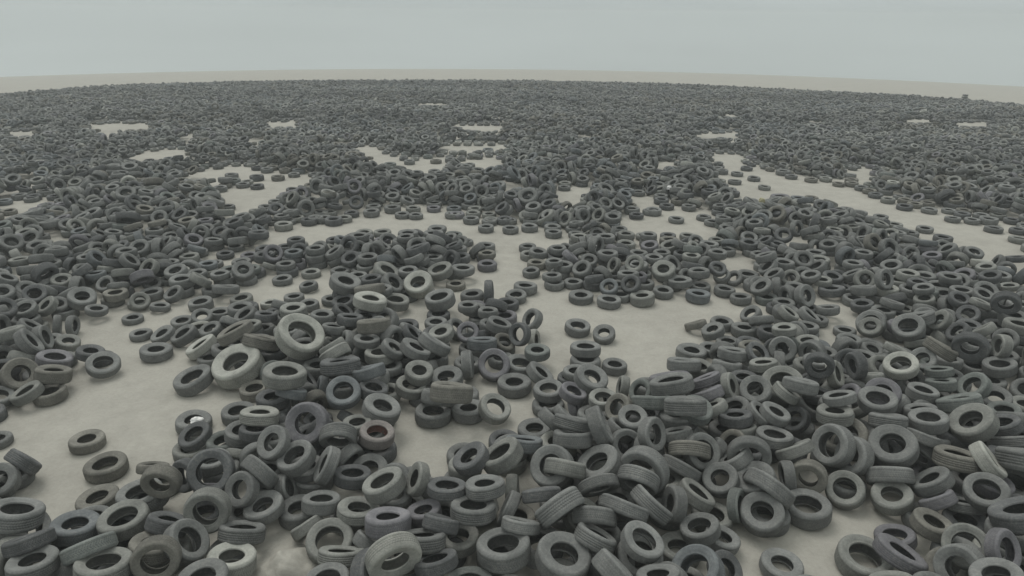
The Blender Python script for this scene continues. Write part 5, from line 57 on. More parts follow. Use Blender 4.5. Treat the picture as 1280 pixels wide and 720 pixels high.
-1597,-6903,365,0,0,1,-1304,-6347,231,-48,-20,2,-1197,-4686,338,-122,-36,2,-2023,-3521,603,84,-95,3,-1544,-2473,452,8,72,0,-1538,-1773,574,1,0,1,-1797,-976,534,12,-50,0,-1808,-352,539,-9,-10,4,-1732,2036,512,-48,58,0,-1799,2648,605,0,0,2,-1543,3185,249,68,-46,4,-1623,4734,335,-7,-66,4,-1151,5477,490,-113,-2,2,-1832,6891,535,0,0,1,-1416,7638,613,20,9,2,-613,-6231,527,24,-49,1,-764,-5167,489,20,-74,1,-622,-2680,524,-91,-34,2,-997,-145,393,-23,-65,2,-623,782,345,0,0,1,-532,1318,232,-27,-54,1,-899,2474,555,0,0,4,-1346,3836,396,-60,-37,1,-652,5363,405,0,0,3,-942,6095,535,0,0,4,-1134,6993,533,-1,0,1,-755,7571,555,0,0,1,53,-7807,544,0,0,0,445,-6957,431,69,-21,2,-18,-4676,474,30,66,2,-84,-3436,575,0,0,3,-451,-2477,441,-91,-34,0,270,-2130,486,93,87,1,-324,-172,490,-53,-62,2,-18,704,525,0,-1,0,124,1615,472,-23,-29,2,-124,3376,335,2,-2,0,322,5704,583,-19,-12,2,-292,6152,734,80,11,1,-149,6899,578,-59,-11,1,-44,7666,560,93,81,4,1171,-7533,566,54,-11,2,1001,-6890,993,0,0,3,1016,-6188,566,40,-27,2,1031,-5382,323,68,-105,0,434,-4276,194,38,27,0,1148,-2569,304,107,7,0,862,-1744,545,0,0,0,588,-1242,334,37,122,2,1125,263,409,60,90,0,1240,952,544,0,0,0,721,1811,635,0,0,4,1374,2969,538,-18,90,3,736,3210,105,0,0,0,970,4099,565,0,0,0,1001,4740,472,-11,78,4,974,6101,538,65,30,3,1123,6784,605,2,-2,2,623,7536,244,-55,0,0,1838,-7693,615,0,0,3,1604,-6795,355,0,0,0,1656,-6146,365,0,0,1,1936,-5451,125,0,0,2,1615,-4259,575,0,0,1,1520,-3562,543,126,18,2,1702,-2852,350,1,-16,0,1856,-1655,615,0,0,3,1854,-948,595,0,0,1,1799,3,554,0,0,3,1464,1326,320,-95,-85,0,1796,1699,574,0,0,3,1510,3619,320,-70,75,2,1693,4359,555,0,0,3,1934,5092,335,0,0,0,1825,6704,615,0,0,1,1937,7911,285,76,46,1,2454,-6072,594,0,0,1,2698,-5057,604,0,0,2,2205,-3375,575,0,0,1,2948,-2945,290,87,-59,4,2866,-2096,202,31,-41,0,2584,-736,573,24,11,5,2486,28,585,0,0,2,2428,697,585,0,0,2,2748,1586,240,51,-60,4,2794,3027,452,54,74,4,2283,4213,353,127,-7,3,2444,5163,595,0,0,3,3098,5629,255,65,-53,4,2446,6825,535,0,0,4,2899,7396,374,50,-88,1,3406,-7729,614,0,0,2,3420,-7051,604,0,0,2,3647,-6266,344,91,-84,2,3207,-5464,410,-61,-48,0,3881,-4697,314,-61,-112,0,3450,-3112,235,24,70,4,3498,-2475,535,0,0,4,3142,-1967,528,-26,-23,4,3379,-1096,585,0,0,0,3623,373,552,21,41,0,3526,623,228,0,-51,2,3738,1245,314,106,14,1,3453,3416,405,0,0,2,3505,7752,645,0,0,2,4183,-7607,519,-84,32,2,4172,-5038,497,-17,-124,2,3992,-4005,475,-94,38,5,4171,-2652,615,0,0,1,4567,-1679,343,86,-31,1,4210,-899,625,0,0,3,4313,261,794,-71,-106,0,4333,858,594,0,0,1,4623,2218,256,66,-7,2,4126,3260,575,-9,-7,0,4517,6249,226,59,25,0,4424,6891,615,0,0,3,4235,7800,625,0,0,0,5262,-7457,853,122,-35,3,5241,-6767,376,19,37,0,5009,-6150,575,0,0,1,5263,-5167,482,-5,-81,2,5326,-4068,605,0,0,2,4878,-3592,646,46,-12,0,4865,-2583,324,-58,15,2,5419,-1635,506,-30,70,1,5483,-443,458,-103,71,4,5056,-34,580,0,0,5,4883,775,242,-52,-42,1,5343,2028,213,-15,-56,0,5127,2796,605,0,0,2,5206,3669,584,0,0,1,5115,4458,574,0,1,3,5390,5339,471,58,55,2,5122,6916,356,1,3,0,5005,7541,526,-45,-47,2,5862,-6528,943,-66,-40,0,6036,-6027,565,0,0,2,6080,-5351,605,0,0,2,6318,-4087,492,33,63,3,6486,-2181,595,81,-68,1,6046,-1653,354,0,0,0,5920,-768,545,0,0,2,5985,-69,325,0,0,1,5990,1024,518,62,33,3,6076,1857,315,0,0,0,5945,2503,665,0,0,2,6218,3577,315,82,57,2,6384,4200,249,61,-33,1,6209,5737,389,97,-36,2,5878,6769,575,0,0,1,5657,7261,314,78,-100,0,6702,-7679,355,0,0,2,6926,-6712,381,59,51,4,7064,-5692,345,0,0,1,7299,-4608,515,44,-111,4,7136,-4212,394,0,0,2,6935,-3434,616,0,1,3,6980,-2546,335,0,0,0,7302,-1358,335,0,0,0,6878,-691,593,58,9,5,6558,8,573,-13,0,2,6990,837,544,0,0,0,6664,1649,345,0,0,4,6573,2658,554,0,0,4,7053,4154,253,33,-46,3,6980,5231,544,-11,2,3,7113,5931,365,0,0,3,7584,-6531,555,-6,7,4,7745,-5893,555,0,0,1,7744,-5291,344,0,0,4,7582,-3951,785,91,-29,1,7515,-3458,452,-56,39,0,7547,-2838,345,0,0,4,7974,-1989,215,29,-51,0,7944,-739,455,55,-43,4,7800,1,554,-113,52,2,7627,577,499,-35,-100,2,7458,2792,430,-42,85,3,7784,5192,335,0,0,0,7805,6095,295,0,0,0,7789,6848,625,0,0,1,
-7986,3436,669,48,6,1,-7639,-7825,754,0,0,0,-7701,-6900,774,-68,-26,2,-7343,-5864,933,-12,1,3,-7396,-4824,558,-112,-59,0,-7860,-3208,628,-8,12,4,-7204,-1812,659,60,-27,1,-7667,-697,854,0,0,0,-7633,-57,785,0,0,1,-7994,401,692,-12,-116,1,-7340,2080,582,102,17,4,-7247,2981,299,-41,-85,1,-7764,4133,696,-82,-52,1,-7682,6791,805,0,0,1,-7782,7829,336,-1,-5,3,-6635,-6958,835,0,0,0,-6869,-5917,724,0,0,4,-6846,-5245,764,0,0,4,-7085,-4507,538,-108,-66,4,-6022,-1680,704,0,1,4,-6474,-1364,369,-43,53,1,-6993,78,824,0,0,1,-7072,730,605,0,0,2,-6140,2963,599,-59,-112,3,-6690,3372,983,-98,-81,2,-6918,4055,263,-35,-51,3,-6872,5371,605,0,0,0,-6855,5973,845,0,0,1,-6709,6882,595,0,0,4,-6921,7922,615,0,0,3,-6371,-7538,792,13,126,3,-6154,-7064,563,127,-4,3,-6227,-6075,839,-64,-37,2,-5776,-5381,564,-61,108,2,-5833,-4432,754,52,-62,3,-5721,-3542,507,-68,1,2,-5700,-2950,364,79,-90,2,-6044,-1892,515,0,1,4,-6097,-508,327,21,90,3,-6003,73,635,0,0,3,-5098,824,700,-68,44,1,-5954,1668,824,0,0,1,-6411,2114,403,-119,34,0,-5832,4465,564,49,14,0,-5651,5759,592,61,-35,0,-6294,6793,855,0,0,0,-6222,7649,653,-112,7,2,-5358,-7548,299,2,90,2,-4865,-6332,749,32,120,3,-4962,-5780,734,-62,-2,1,-5064,-5066,835,0,0,2,-5085,-4387,824,1,0,1,-5142,-2432,605,0,0,0,-4834,-1877,285,73,-63,0,-4951,-942,704,-36,31,5,-5260,58,487,-31,-71,4,-5802,1143,261,69,54,4,-4872,2022,219,68,5,4,-4967,2546,645,0,0,2,-4860,3544,595,-13,35,4,-5481,4322,892,49,14,2,-5830,5116,566,77,0,1,-4964,5959,524,-113,-57,2,-5645,6412,388,22,89,2,-5364,7673,615,0,0,1,-4551,-7850,309,-52,-109,4,-4703,-7526,319,-11,-127,0,-4719,-5754,582,-71,0,2,-4534,-4537,324,-76,-102,1,-4084,-4168,645,0,0,2,-4319,-3306,408,-38,-28,5,-4612,-2617,374,-120,-17,0,-4258,-821,545,0,0,2,-3930,778,682,32,-6,1,-4039,1236,691,12,126,1,-4089,2423,306,20,-70,2,-4326,3768,812,-20,-55,4,-4050,4536,456,63,34,4,-4670,5405,478,-116,41,3,-4465,6415,646,47,-111,2,-3863,6362,479,-93,-85,1,-4132,-7538,569,-107,25,1,-3325,-6955,481,-28,-54,1,-3940,-6107,823,-113,-59,4,-3529,-5293,511,-23,-84,0,-3091,-3899,334,30,123,2,-3415,-3418,750,0,0,5,-3404,-2505,365,0,0,3,-3099,-1917,281,85,-53,4,-3140,-1224,449,-124,16,0,-3642,-366,700,-17,-43,5,-3521,1034,823,125,25,1,-3738,1664,794,0,0,2,-3433,2259,266,16,-78,1,-3166,3744,377,100,74,2,-3430,4398,355,0,0,2,-3579,4623,835,3,-9,2,-3279,6094,675,13,27,1,-3720,6512,353,-94,-85,0,-2798,-7892,603,-8,-18,3,-2210,-6721,417,52,92,4,-2724,-6203,754,-50,-60,2,-2885,-5392,549,-47,-50,1,-2423,-4171,605,0,0,2,-2698,-3586,675,-1,-43,4,-2596,-2992,683,2,-40,1,-2739,-1556,605,0,0,0,-2294,-1318,738,91,-10,1,-2960,251,332,-113,-42,1,-3056,874,527,68,11,1,-2558,1669,707,-50,27,1,-2915,2128,371,69,-103,3,-2983,3916,327,100,72,0,-2905,4699,717,-18,25,1,-3065,5489,354,-82,57,1,-2202,5561,466,-6,-64,1,-2770,6706,832,-12,-2,0,-2793,7459,610,-30,-82,2,-1883,-7516,511,-10,96,0,-1486,-6931,605,0,0,2,-1673,-5166,565,0,0,2,-1464,-3805,315,44,-107,0,-2138,-3114,401,120,-40,2,-1505,-2413,676,8,72,1,-1570,-1733,814,1,0,2,-1663,-1120,710,11,-50,2,-1871,909,423,-76,-24,2,-1647,1655,718,26,-84,4,-2347,2339,713,23,117,1,-1440,3207,462,68,-46,1,-1624,5268,537,46,43,0,-1638,6235,345,0,0,1,-2018,6426,668,-47,-54,2,-574,-7464,226,15,-48,2,-433,-5655,218,18,64,4,-575,-5384,582,20,-74,1,-712,-4190,544,0,0,0,-906,-3497,385,0,0,0,-881,-3054,776,123,-32,2,-1035,-1367,434,-27,58,1,-1234,-742,388,-18,-14,2,-892,-222,654,-23,-65,1,-617,721,813,68,107,3,-1040,1291,336,116,47,1,-520,2551,844,-33,0,2,-799,3195,345,0,0,1,-1103,4717,392,102,16,3,-561,4795,450,15,-92,2,-1270,6967,772,-1,0,2,-796,7472,805,0,0,3,-128,-7642,764,0,0,1,565,-7090,667,55,-10,1,29,-6076,575,0,0,4,-120,-5118,325,0,0,1,307,-4466,604,52,48,3,-117,-4053,327,-43,106,1,152,-2686,534,0,0,4,-45,-1983,842,-100,-21,5,-125,-1119,445,-43,-89,0,425,-727,591,-9,35,3,69,360,727,15,-50,2,80,1367,676,-23,-30,3,-258,2375,309,-60,-61,3,114,3403,553,2,-2,1,326,4028,552,20,-24,1,-76,5266,690,-23,-29,1,-474,6821,681,-59,-11,3,1206,-6125,775,40,-27,1,1279,-5598,302,62,-86,0,1058,-4431,229,-66,0,0,
811,-3653,479,14,-102,0,850,-1726,755,0,0,0,1014,-1104,794,-2,127,0,1217,366,607,60,90,1,611,608,248,-61,-47,0,1153,2040,697,63,49,0,676,2591,688,36,8,1,698,3258,325,0,0,1,1039,3963,785,0,0,1,482,4698,344,123,2,2,1115,6125,746,65,30,1,743,6983,748,-89,36,0,542,7617,461,-55,0,2,1435,-6713,575,0,0,1,1814,-5953,594,0,0,1,1567,-5019,231,-42,41,1,2058,-4550,368,77,-99,3,1273,-3671,412,126,18,3,1660,-2836,554,1,-16,4,1681,-2194,569,-88,-91,1,1782,-17,814,0,0,2,1713,1827,814,0,0,0,1870,2431,595,0,0,3,1201,3749,308,-70,75,1,2025,4667,789,3,3,0,1293,5520,325,103,47,1,1803,5796,231,-8,-52,2,1595,7255,577,80,-91,1,2147,7990,447,64,48,2,2558,-7760,575,0,0,3,2259,-7218,757,-11,68,1,2284,-6012,844,0,0,3,2512,-5322,880,-52,-25,3,3019,-4732,324,-97,-82,1,2862,-3330,490,80,-78,3,2526,-1879,504,0,-7,4,3287,-511,677,-52,-103,2,2318,337,804,0,0,4,2137,1293,323,-79,74,1,2790,1478,446,45,-53,1,2504,2240,460,8,-63,4,2178,3085,739,-96,-83,3,2978,4470,401,-65,59,4,2937,4988,701,88,-72,2,3151,5476,414,65,-53,1,2217,7426,504,-33,-100,2,3480,-6941,854,0,0,2,3807,-6465,358,91,-84,2,3373,-5153,715,11,76,2,3235,-3633,595,0,0,1,3507,-3053,429,24,70,0,3478,-2601,724,0,0,4,3091,-2016,726,-26,-23,1,3239,-1129,804,0,0,1,3415,-408,342,-49,-109,2,3129,806,451,-67,11,2,3397,1700,615,0,0,1,3814,4015,264,49,-39,3,3947,4686,340,89,-91,2,3926,5256,524,-75,20,2,3697,5767,306,1,-127,4,3655,6649,586,0,-1,0,3407,7901,894,0,0,2,3943,-7424,540,-84,32,4,4497,-6886,385,0,0,1,3894,-5672,413,-71,-60,1,4148,-5307,336,-18,-124,1,3715,-4153,648,-94,38,2,4126,-3255,479,-30,51,1,4199,-2080,307,-18,-117,4,4685,-1881,488,86,-31,1,4493,-418,314,-2,127,0,4018,-125,546,-66,-91,4,4471,939,844,0,0,3,4826,1724,605,40,-53,0,4444,4550,355,0,0,0,4657,5118,608,54,-24,2,4506,6174,574,12,10,3,4459,6885,874,0,0,2,5359,-6463,694,48,-65,1,5122,-5690,620,17,104,0,4522,-5687,310,16,107,0,5214,-4085,854,0,0,2,5448,-3404,424,83,70,2,4833,-2582,591,-58,15,2,5162,-1326,471,-45,90,0,5010,-684,560,81,-98,4,5395,554,841,-38,42,3,4811,611,390,-52,-42,4,5158,2923,854,0,0,2,5129,3582,815,0,0,1,5164,4355,834,0,0,2,5809,5117,563,-114,57,2,5190,6286,498,22,66,1,5215,6846,586,1,3,2,4809,7492,703,-45,-47,1,5807,-6765,1066,-65,-41,4,6027,-6060,795,0,0,0,6186,-4894,706,23,109,2,6371,-3973,697,33,63,0,6244,-3350,537,60,-8,2,6151,-2907,589,15,-126,0,6083,-1800,595,0,0,3,5892,-953,764,0,0,4,5800,227,541,-37,49,2,6328,1031,630,62,33,2,6135,1684,599,-14,21,2,5913,2701,924,0,0,3,5630,3839,420,-106,-68,3,6422,4003,416,61,-33,4,6294,5040,352,17,-3,2,6488,5682,426,97,-36,2,6258,6944,677,103,52,4,6264,7691,309,68,-46,0,7144,-7113,418,86,-93,3,6678,-6167,421,-9,-90,1,7034,-4141,654,0,0,3,7092,-3272,844,0,1,4,6446,-2765,293,-87,-37,1,6647,-1418,486,-2,-73,2,7298,-745,668,58,8,1,7187,148,495,87,31,3,7040,791,774,0,0,2,6976,2953,687,48,7,0,6693,3654,658,-1,9,5,7225,4317,529,38,-31,4,7095,6152,605,0,0,0,7097,6826,605,0,0,1,6632,7857,689,-65,-56,1,7999,-7884,663,-53,-92,2,7770,-6932,567,75,-102,2,7860,-6062,785,0,0,1,7746,-5099,579,0,0,5,7715,-3515,994,-34,-122,0,7605,-2428,468,12,82,1,7968,-874,628,55,-43,0,7445,1598,420,-75,-38,3,7646,3021,702,-29,86,3,7566,3737,273,-51,57,1,7482,5126,824,-2,0,1,7789,6083,525,0,0,2,7482,7532,506,-63,-11,0,-7994,-7463,618,-80,88,0,-7945,-6344,659,58,-37,0,-7239,-4642,636,-111,-62,0,-7602,-4093,756,66,57,2,-7267,-2951,329,-70,-95,1,-7930,-2651,395,0,0,2,-7878,-1733,859,30,4,2,-7673,-909,1084,0,0,2,-7425,1198,840,-125,5,2,-7000,1569,633,38,-21,2,-7623,3011,732,27,-97,3,-7330,3487,756,-31,-87,3,-7593,6118,756,28,64,4,-7403,7405,576,-50,112,2,-7639,7922,570,-1,-5,4,-6706,-7946,746,-42,57,4,-7048,-7431,634,0,0,1,-6736,-6054,1061,-77,19,4,-6417,-5513,228,32,-58,0,-6830,-3738,773,-96,84,2,-6651,-2948,594,0,0,1,-6672,-2001,379,97,-33,0,-6915,-575,595,0,0,1,-6961,-64,1292,126,19,3,-6964,905,845,0,0,1,-6457,1346,431,-125,-3,1,-7242,2492,632,68,78,1,-7024,3953,554,-56,-65,2,-6391,4771,569,73,-40,4,-7157,6467,766,-29,98,0,-6751,7385,526,32,-109,0,-5735,-7521,677,-57,-57,0,-6409,-6334,941,-64,-37,2,
-5315,-5721,824,-62,-2,3,-5690,-4579,883,52,-62,4,-5579,-1284,511,-30,16,0,-4722,518,612,-6,2,1,-5638,1151,482,55,37,1,-6067,3205,588,-59,-112,0,-5590,4414,686,49,14,4,-6310,5476,417,-24,25,2,-6316,5919,793,113,58,2,-5464,6655,521,22,69,1,-4674,-7268,357,6,127,3,-5709,-6617,767,29,-96,3,-5574,-6343,679,29,-96,4,-6207,-5398,697,-120,-15,4,-5100,-4417,1064,1,0,2,-5047,-3205,534,29,47,1,-5164,-3142,821,29,47,5,-5430,-1946,291,-33,-102,4,-4992,1138,363,-5,-23,0,-4811,1902,447,68,5,2,-5610,2308,845,74,-28,3,-4757,3083,545,-44,118,0,-5164,4706,878,-92,-72,1,-4779,4788,592,26,-72,1,-4768,6058,390,-113,-57,4,-4885,6543,251,34,-70,0,-3871,-6692,603,-51,-48,4,-4020,-4869,550,23,68,0,-4662,-3915,581,-105,62,2,-4390,-3229,699,-38,-28,3,-4746,-1976,766,-95,-9,4,-4592,-2163,316,44,-117,4,-4243,-705,798,-7,-10,0,-4760,-157,890,-26,2,5,-3987,613,905,32,-6,4,-4357,1947,649,10,-84,0,-4386,2801,516,-82,48,2,-3635,2888,507,-82,-13,2,-4450,4224,687,-42,-31,2,-4071,4701,673,70,40,4,-4750,6859,712,-33,-25,2,-4487,7735,641,53,-73,0,-3706,-7253,335,-104,-63,1,-3026,-5858,345,-67,-104,2,-3705,-5622,518,-20,-115,2,-3737,-3796,333,77,101,1,-3159,-2722,615,24,-37,1,-3289,-2081,643,4,-18,0,-2997,-476,338,125,-24,2,-3571,-697,886,-17,-43,3,-3001,91,757,-98,-48,3,-3106,1537,570,89,0,2,-4196,2178,515,10,-84,3,-3896,3915,361,-41,24,1,-3424,4322,585,0,0,0,-3428,5408,848,29,83,5,-3589,6884,762,1,3,1,-3539,7303,591,-6,-40,4,-2796,-7913,1065,-8,-18,3,-2753,-7992,824,-8,-18,4,-2778,-6756,529,70,50,1,-1964,-6353,417,12,33,1,-2807,-4735,508,80,-85,1,-2062,-4452,551,101,-77,1,-2345,-3737,987,-36,-27,5,-2295,-2293,421,66,99,3,-2011,-1999,636,-92,-81,0,-2418,130,739,-69,70,3,-2467,1059,585,5,-94,2,-3077,1765,907,40,30,2,-2326,2117,599,29,118,0,-2052,3457,584,-127,-8,2,-1947,4177,365,0,0,3,-2291,5185,715,-4,46,0,-2618,6029,681,-31,-65,1,-2259,7285,540,104,-37,1,-2920,7299,757,-30,-82,1,-733,-7345,790,-8,-21,4,-1459,-7057,835,0,0,0,-1364,-5776,486,67,59,2,-1770,-5319,784,0,0,4,-1460,-4191,565,44,-107,1,-1492,-3020,796,-54,-69,2,-1584,-2384,942,8,72,1,-1508,-2002,1103,4,18,2,-1935,-1471,1009,-76,12,2,-1418,333,602,5,40,2,-1045,2947,673,-20,46,1,-790,3573,645,-49,20,2,-2253,4837,504,0,0,2,-1559,5936,572,6,-12,1,-2210,7226,923,97,-37,3,-1936,7618,784,-99,-79,4,-836,-7328,563,-8,-21,2,-642,-6318,778,24,-49,5,-471,-5604,665,20,-74,4,-610,-4030,789,0,0,5,-334,-1890,345,0,0,4,-1117,-1051,761,85,-16,1,-379,-748,634,-31,80,1,-1424,1010,656,70,14,0,-776,1793,444,-31,44,2,-1298,2222,383,-86,-93,2,-355,3588,598,-89,30,0,-512,4727,753,15,-91,3,-865,6020,735,0,0,0,-1188,6912,1023,-1,0,2,447,-7791,765,112,-13,3,-186,-6683,498,-64,30,1,74,-6065,775,0,0,0,166,-5387,570,44,-5,3,960,-4274,596,8,-28,1,110,-2749,764,0,0,3,-432,-1398,668,-43,-89,0,-289,-1300,504,-43,-89,1,511,-303,726,-5,48,1,-422,1113,688,-65,-30,4,-272,1827,529,-117,46,0,-139,2815,600,-10,59,4,219,3482,777,-1,-2,0,-550,4135,384,39,-20,2,-26,4513,538,-58,79,0,307,6381,606,-2,-5,2,-641,6717,878,-59,-11,2,586,-5827,584,-126,18,2,550,-5133,715,44,-2,2,631,-3983,275,54,81,4,875,-2423,668,-39,48,3,1352,-2254,529,109,64,1,1185,-320,615,54,-40,1,519,348,554,-104,17,2,708,1173,508,-83,45,1,737,1229,886,-29,28,2,202,2263,585,50,-28,0,768,3298,565,0,0,2,1645,3722,760,-76,53,4,113,5667,910,11,52,0,1209,6379,922,60,16,0,153,6604,893,2,-19,2,476,7633,673,-55,0,4,1466,-7707,839,-32,3,0,1694,-6985,846,86,-68,5,1854,-5402,459,29,-47,0,1389,-4759,597,3,-119,3,2044,-4809,700,45,-95,1,2168,-3926,654,10,-65,0,2135,-2380,535,-97,71,1,1244,-671,725,50,-60,1,1631,-130,1034,0,0,4,1557,1790,1100,-6,-36,1,1418,2358,877,-35,44,1,2061,2528,844,1,0,1,2132,3691,615,-20,-48,1,1346,4853,264,-82,13,0,2100,6055,479,72,59,1,1635,7922,665,-73,-2,2,1159,7470,574,35,5,0,2849,-7409,634,67,107,4,2768,-6908,802,-70,-59,1,3037,-6386,682,-2,107,2,2194,-5341,1014,-58,-22,1,2735,-4204,576,43,-38,0,2440,-2924,684,17,61,0,2824,-2460,554,51,73,2,2605,-1471,644,15,61,0,2472,-1867,849,-34,-73,0,2930,183,711,97,40,3,2035,1081,695,-70,15,4,2800,1880,719,-38,94,2,
2403,1964,847,-67,70,3,2684,2497,763,73,76,0,2868,3878,656,63,6,2,2635,4519,616,23,88,4,2340,6224,518,72,59,2,3080,6688,723,-49,37,3,2899,-6968,304,124,27,4,2945,-6575,510,-3,107,2,3246,-4819,806,15,58,4,3857,-3074,801,8,-51,1,3471,-2454,914,0,0,4,3733,-1613,544,27,9,4,2591,-1161,851,23,-1,0,3031,976,656,-67,11,1,3085,2454,513,-81,12,1,3705,2403,478,-48,31,1,3558,2961,505,31,-90,0,3516,4326,601,-88,20,2,3641,5344,609,-75,20,2,3097,6102,680,34,-99,0,3079,6447,358,-102,12,2,3949,-6672,327,91,-84,0,4606,-5364,591,61,-65,1,4811,-4446,466,87,-40,0,3985,-2171,728,-35,45,4,4334,-754,875,0,0,1,3842,-537,634,107,-65,2,4255,761,1094,0,0,1,3897,1361,519,112,11,1,4238,2366,514,-73,28,1,4567,3867,364,0,1,1,3973,3725,656,2,119,3,5068,5049,841,-21,-8,2,4876,5739,681,44,-44,0,4017,7186,752,-85,89,2,4130,7889,865,0,0,3,5294,-6801,800,48,-65,1,4864,-5573,871,-6,99,0,5414,-5266,732,-4,-81,2,4829,-4665,715,84,-39,3,5196,-3083,677,-11,104,2,4602,-2049,829,40,-51,1,5096,-1888,724,-86,-22,1,4693,-1396,741,-19,63,2,5414,1846,392,-15,-55,2,4660,2907,334,127,-3,2,4697,3828,840,-103,53,3,4051,4010,695,-8,119,2,5529,6258,678,66,34,4,5134,6907,836,1,3,2,5899,7870,651,-15,13,1,6049,-7473,453,5,-68,1,5796,-7129,373,-4,-70,2,5662,-5541,851,-17,-77,0,5757,-4674,720,-57,113,4,5633,-4401,728,71,-102,1,6245,-3363,831,60,-8,3,5624,-2752,889,120,42,5,5910,-1820,834,0,0,0,5959,-1086,974,0,0,1,5622,454,675,-38,42,1,6459,1130,813,61,33,1,5756,2030,837,-41,-36,1,4926,2325,642,-55,-111,3,5828,4428,575,0,0,3,6366,6282,314,-74,-103,0,6414,7478,770,-14,-47,1,6403,7352,326,63,-62,0,6563,-6903,773,-91,-37,2,7296,-7378,458,84,-93,0,6941,-6643,603,59,51,1,6556,-5189,537,-124,28,4,6932,-4222,894,0,0,0,6727,-1554,685,-2,-73,1,7147,-1104,896,-20,-72,0,7523,-360,758,-50,-117,0,6626,398,914,-41,-29,2,6993,2272,459,67,-93,1,7004,3643,926,-1,9,2,6817,4438,689,-102,48,3,6304,4844,720,42,28,5,6862,5838,795,-45,-25,1,6604,6528,340,-78,-91,1,7099,7423,691,-39,61,1,7915,-7249,327,29,-119,0,6553,-5635,686,45,-90,0,7549,-5280,844,0,0,2,7044,-4808,788,-17,-108,3,7572,-3083,648,-35,32,1,7596,-2369,735,12,82,2,7147,-1685,832,87,-80,2,7628,-1389,679,-54,-37,1,7391,188,641,87,31,1,7746,959,783,52,97,5,6871,1262,319,-45,119,0,7454,3731,534,-51,57,3,7770,5059,574,0,0,3,7717,5991,775,0,0,2,7939,7286,829,14,17,1,7975,1754,753,40,10,5,]).reshape(-1, 6)
SLAB = dict(zip(('x', 'y', 'z', 'a', 'b', 'k'), SLAB.T))

def in_poly(px, py, P):
    P = np.array(P, float); x, y = P[:, 0], P[:, 1]; x2, y2 = np.roll(x, -1), np.roll(y, -1)
    r = np.zeros(px.shape, bool)
    for a, b, c, d in zip(x, y, x2, y2):
        r ^= ((b > py) != (d > py)) & (px < (c-a)*(py-b)/(d-b+1e-12)+a)
    return r
def in_sand(px, py):
    r = np.zeros(px.shape, bool)
    for P in SAND:
        A = np.array(P, float)
        mn, mx = A.min(0), A.max(0)
        s = (px >= mn[0]) & (px <= mx[0]) & (py >= mn[1]) & (py <= mx[1])
        if s.any():
            i = np.nonzero(s)[0]; r[i] |= in_poly(px[i], py[i], P)
    return r

# ------------------------------------------------------------------ materials
def newmat(name):
    mt = bpy.data.materials.new(name); mt.use_nodes = True
    nt = mt.node_tree; b = nt.nodes['Principled BSDF']; return mt, nt, b
def N(nt, t, **k):
    n = nt.nodes.new(t)
    for a, v in k.items():
        if a in n.inputs: n.inputs[a].default_value = v
        else: setattr(n, a, v)
    return n
def ramp(nt, src, stops):
    r = N(nt, 'ShaderNodeValToRGB'); nt.links.new(src, r.inputs[0])
    e = r.color_ramp.elements
    e[0].position, e[0].color = stops[0]; e[1].position, e[1].color = stops[-1]
    for p, c in stops[1:-1]:
        q = e.new(p); q.color = c
    return r.outputs[0]
g4 = lambda v: (v, v, v, 1)
def mixc(nt, fac, a, b, mode='MIX'):
    mx = N(nt, 'ShaderNodeMix', data_type='RGBA', blend_type=mode)
    for s, i in ((fac, 0), (a, 6), (b, 7)):
        if hasattr(s, 'default_value') and not isinstance(s, (int, float, tuple)): nt.links.new(s, mx.inputs[i])
        else: mx.inputs[i].default_value = s
    return mx.outputs[2]

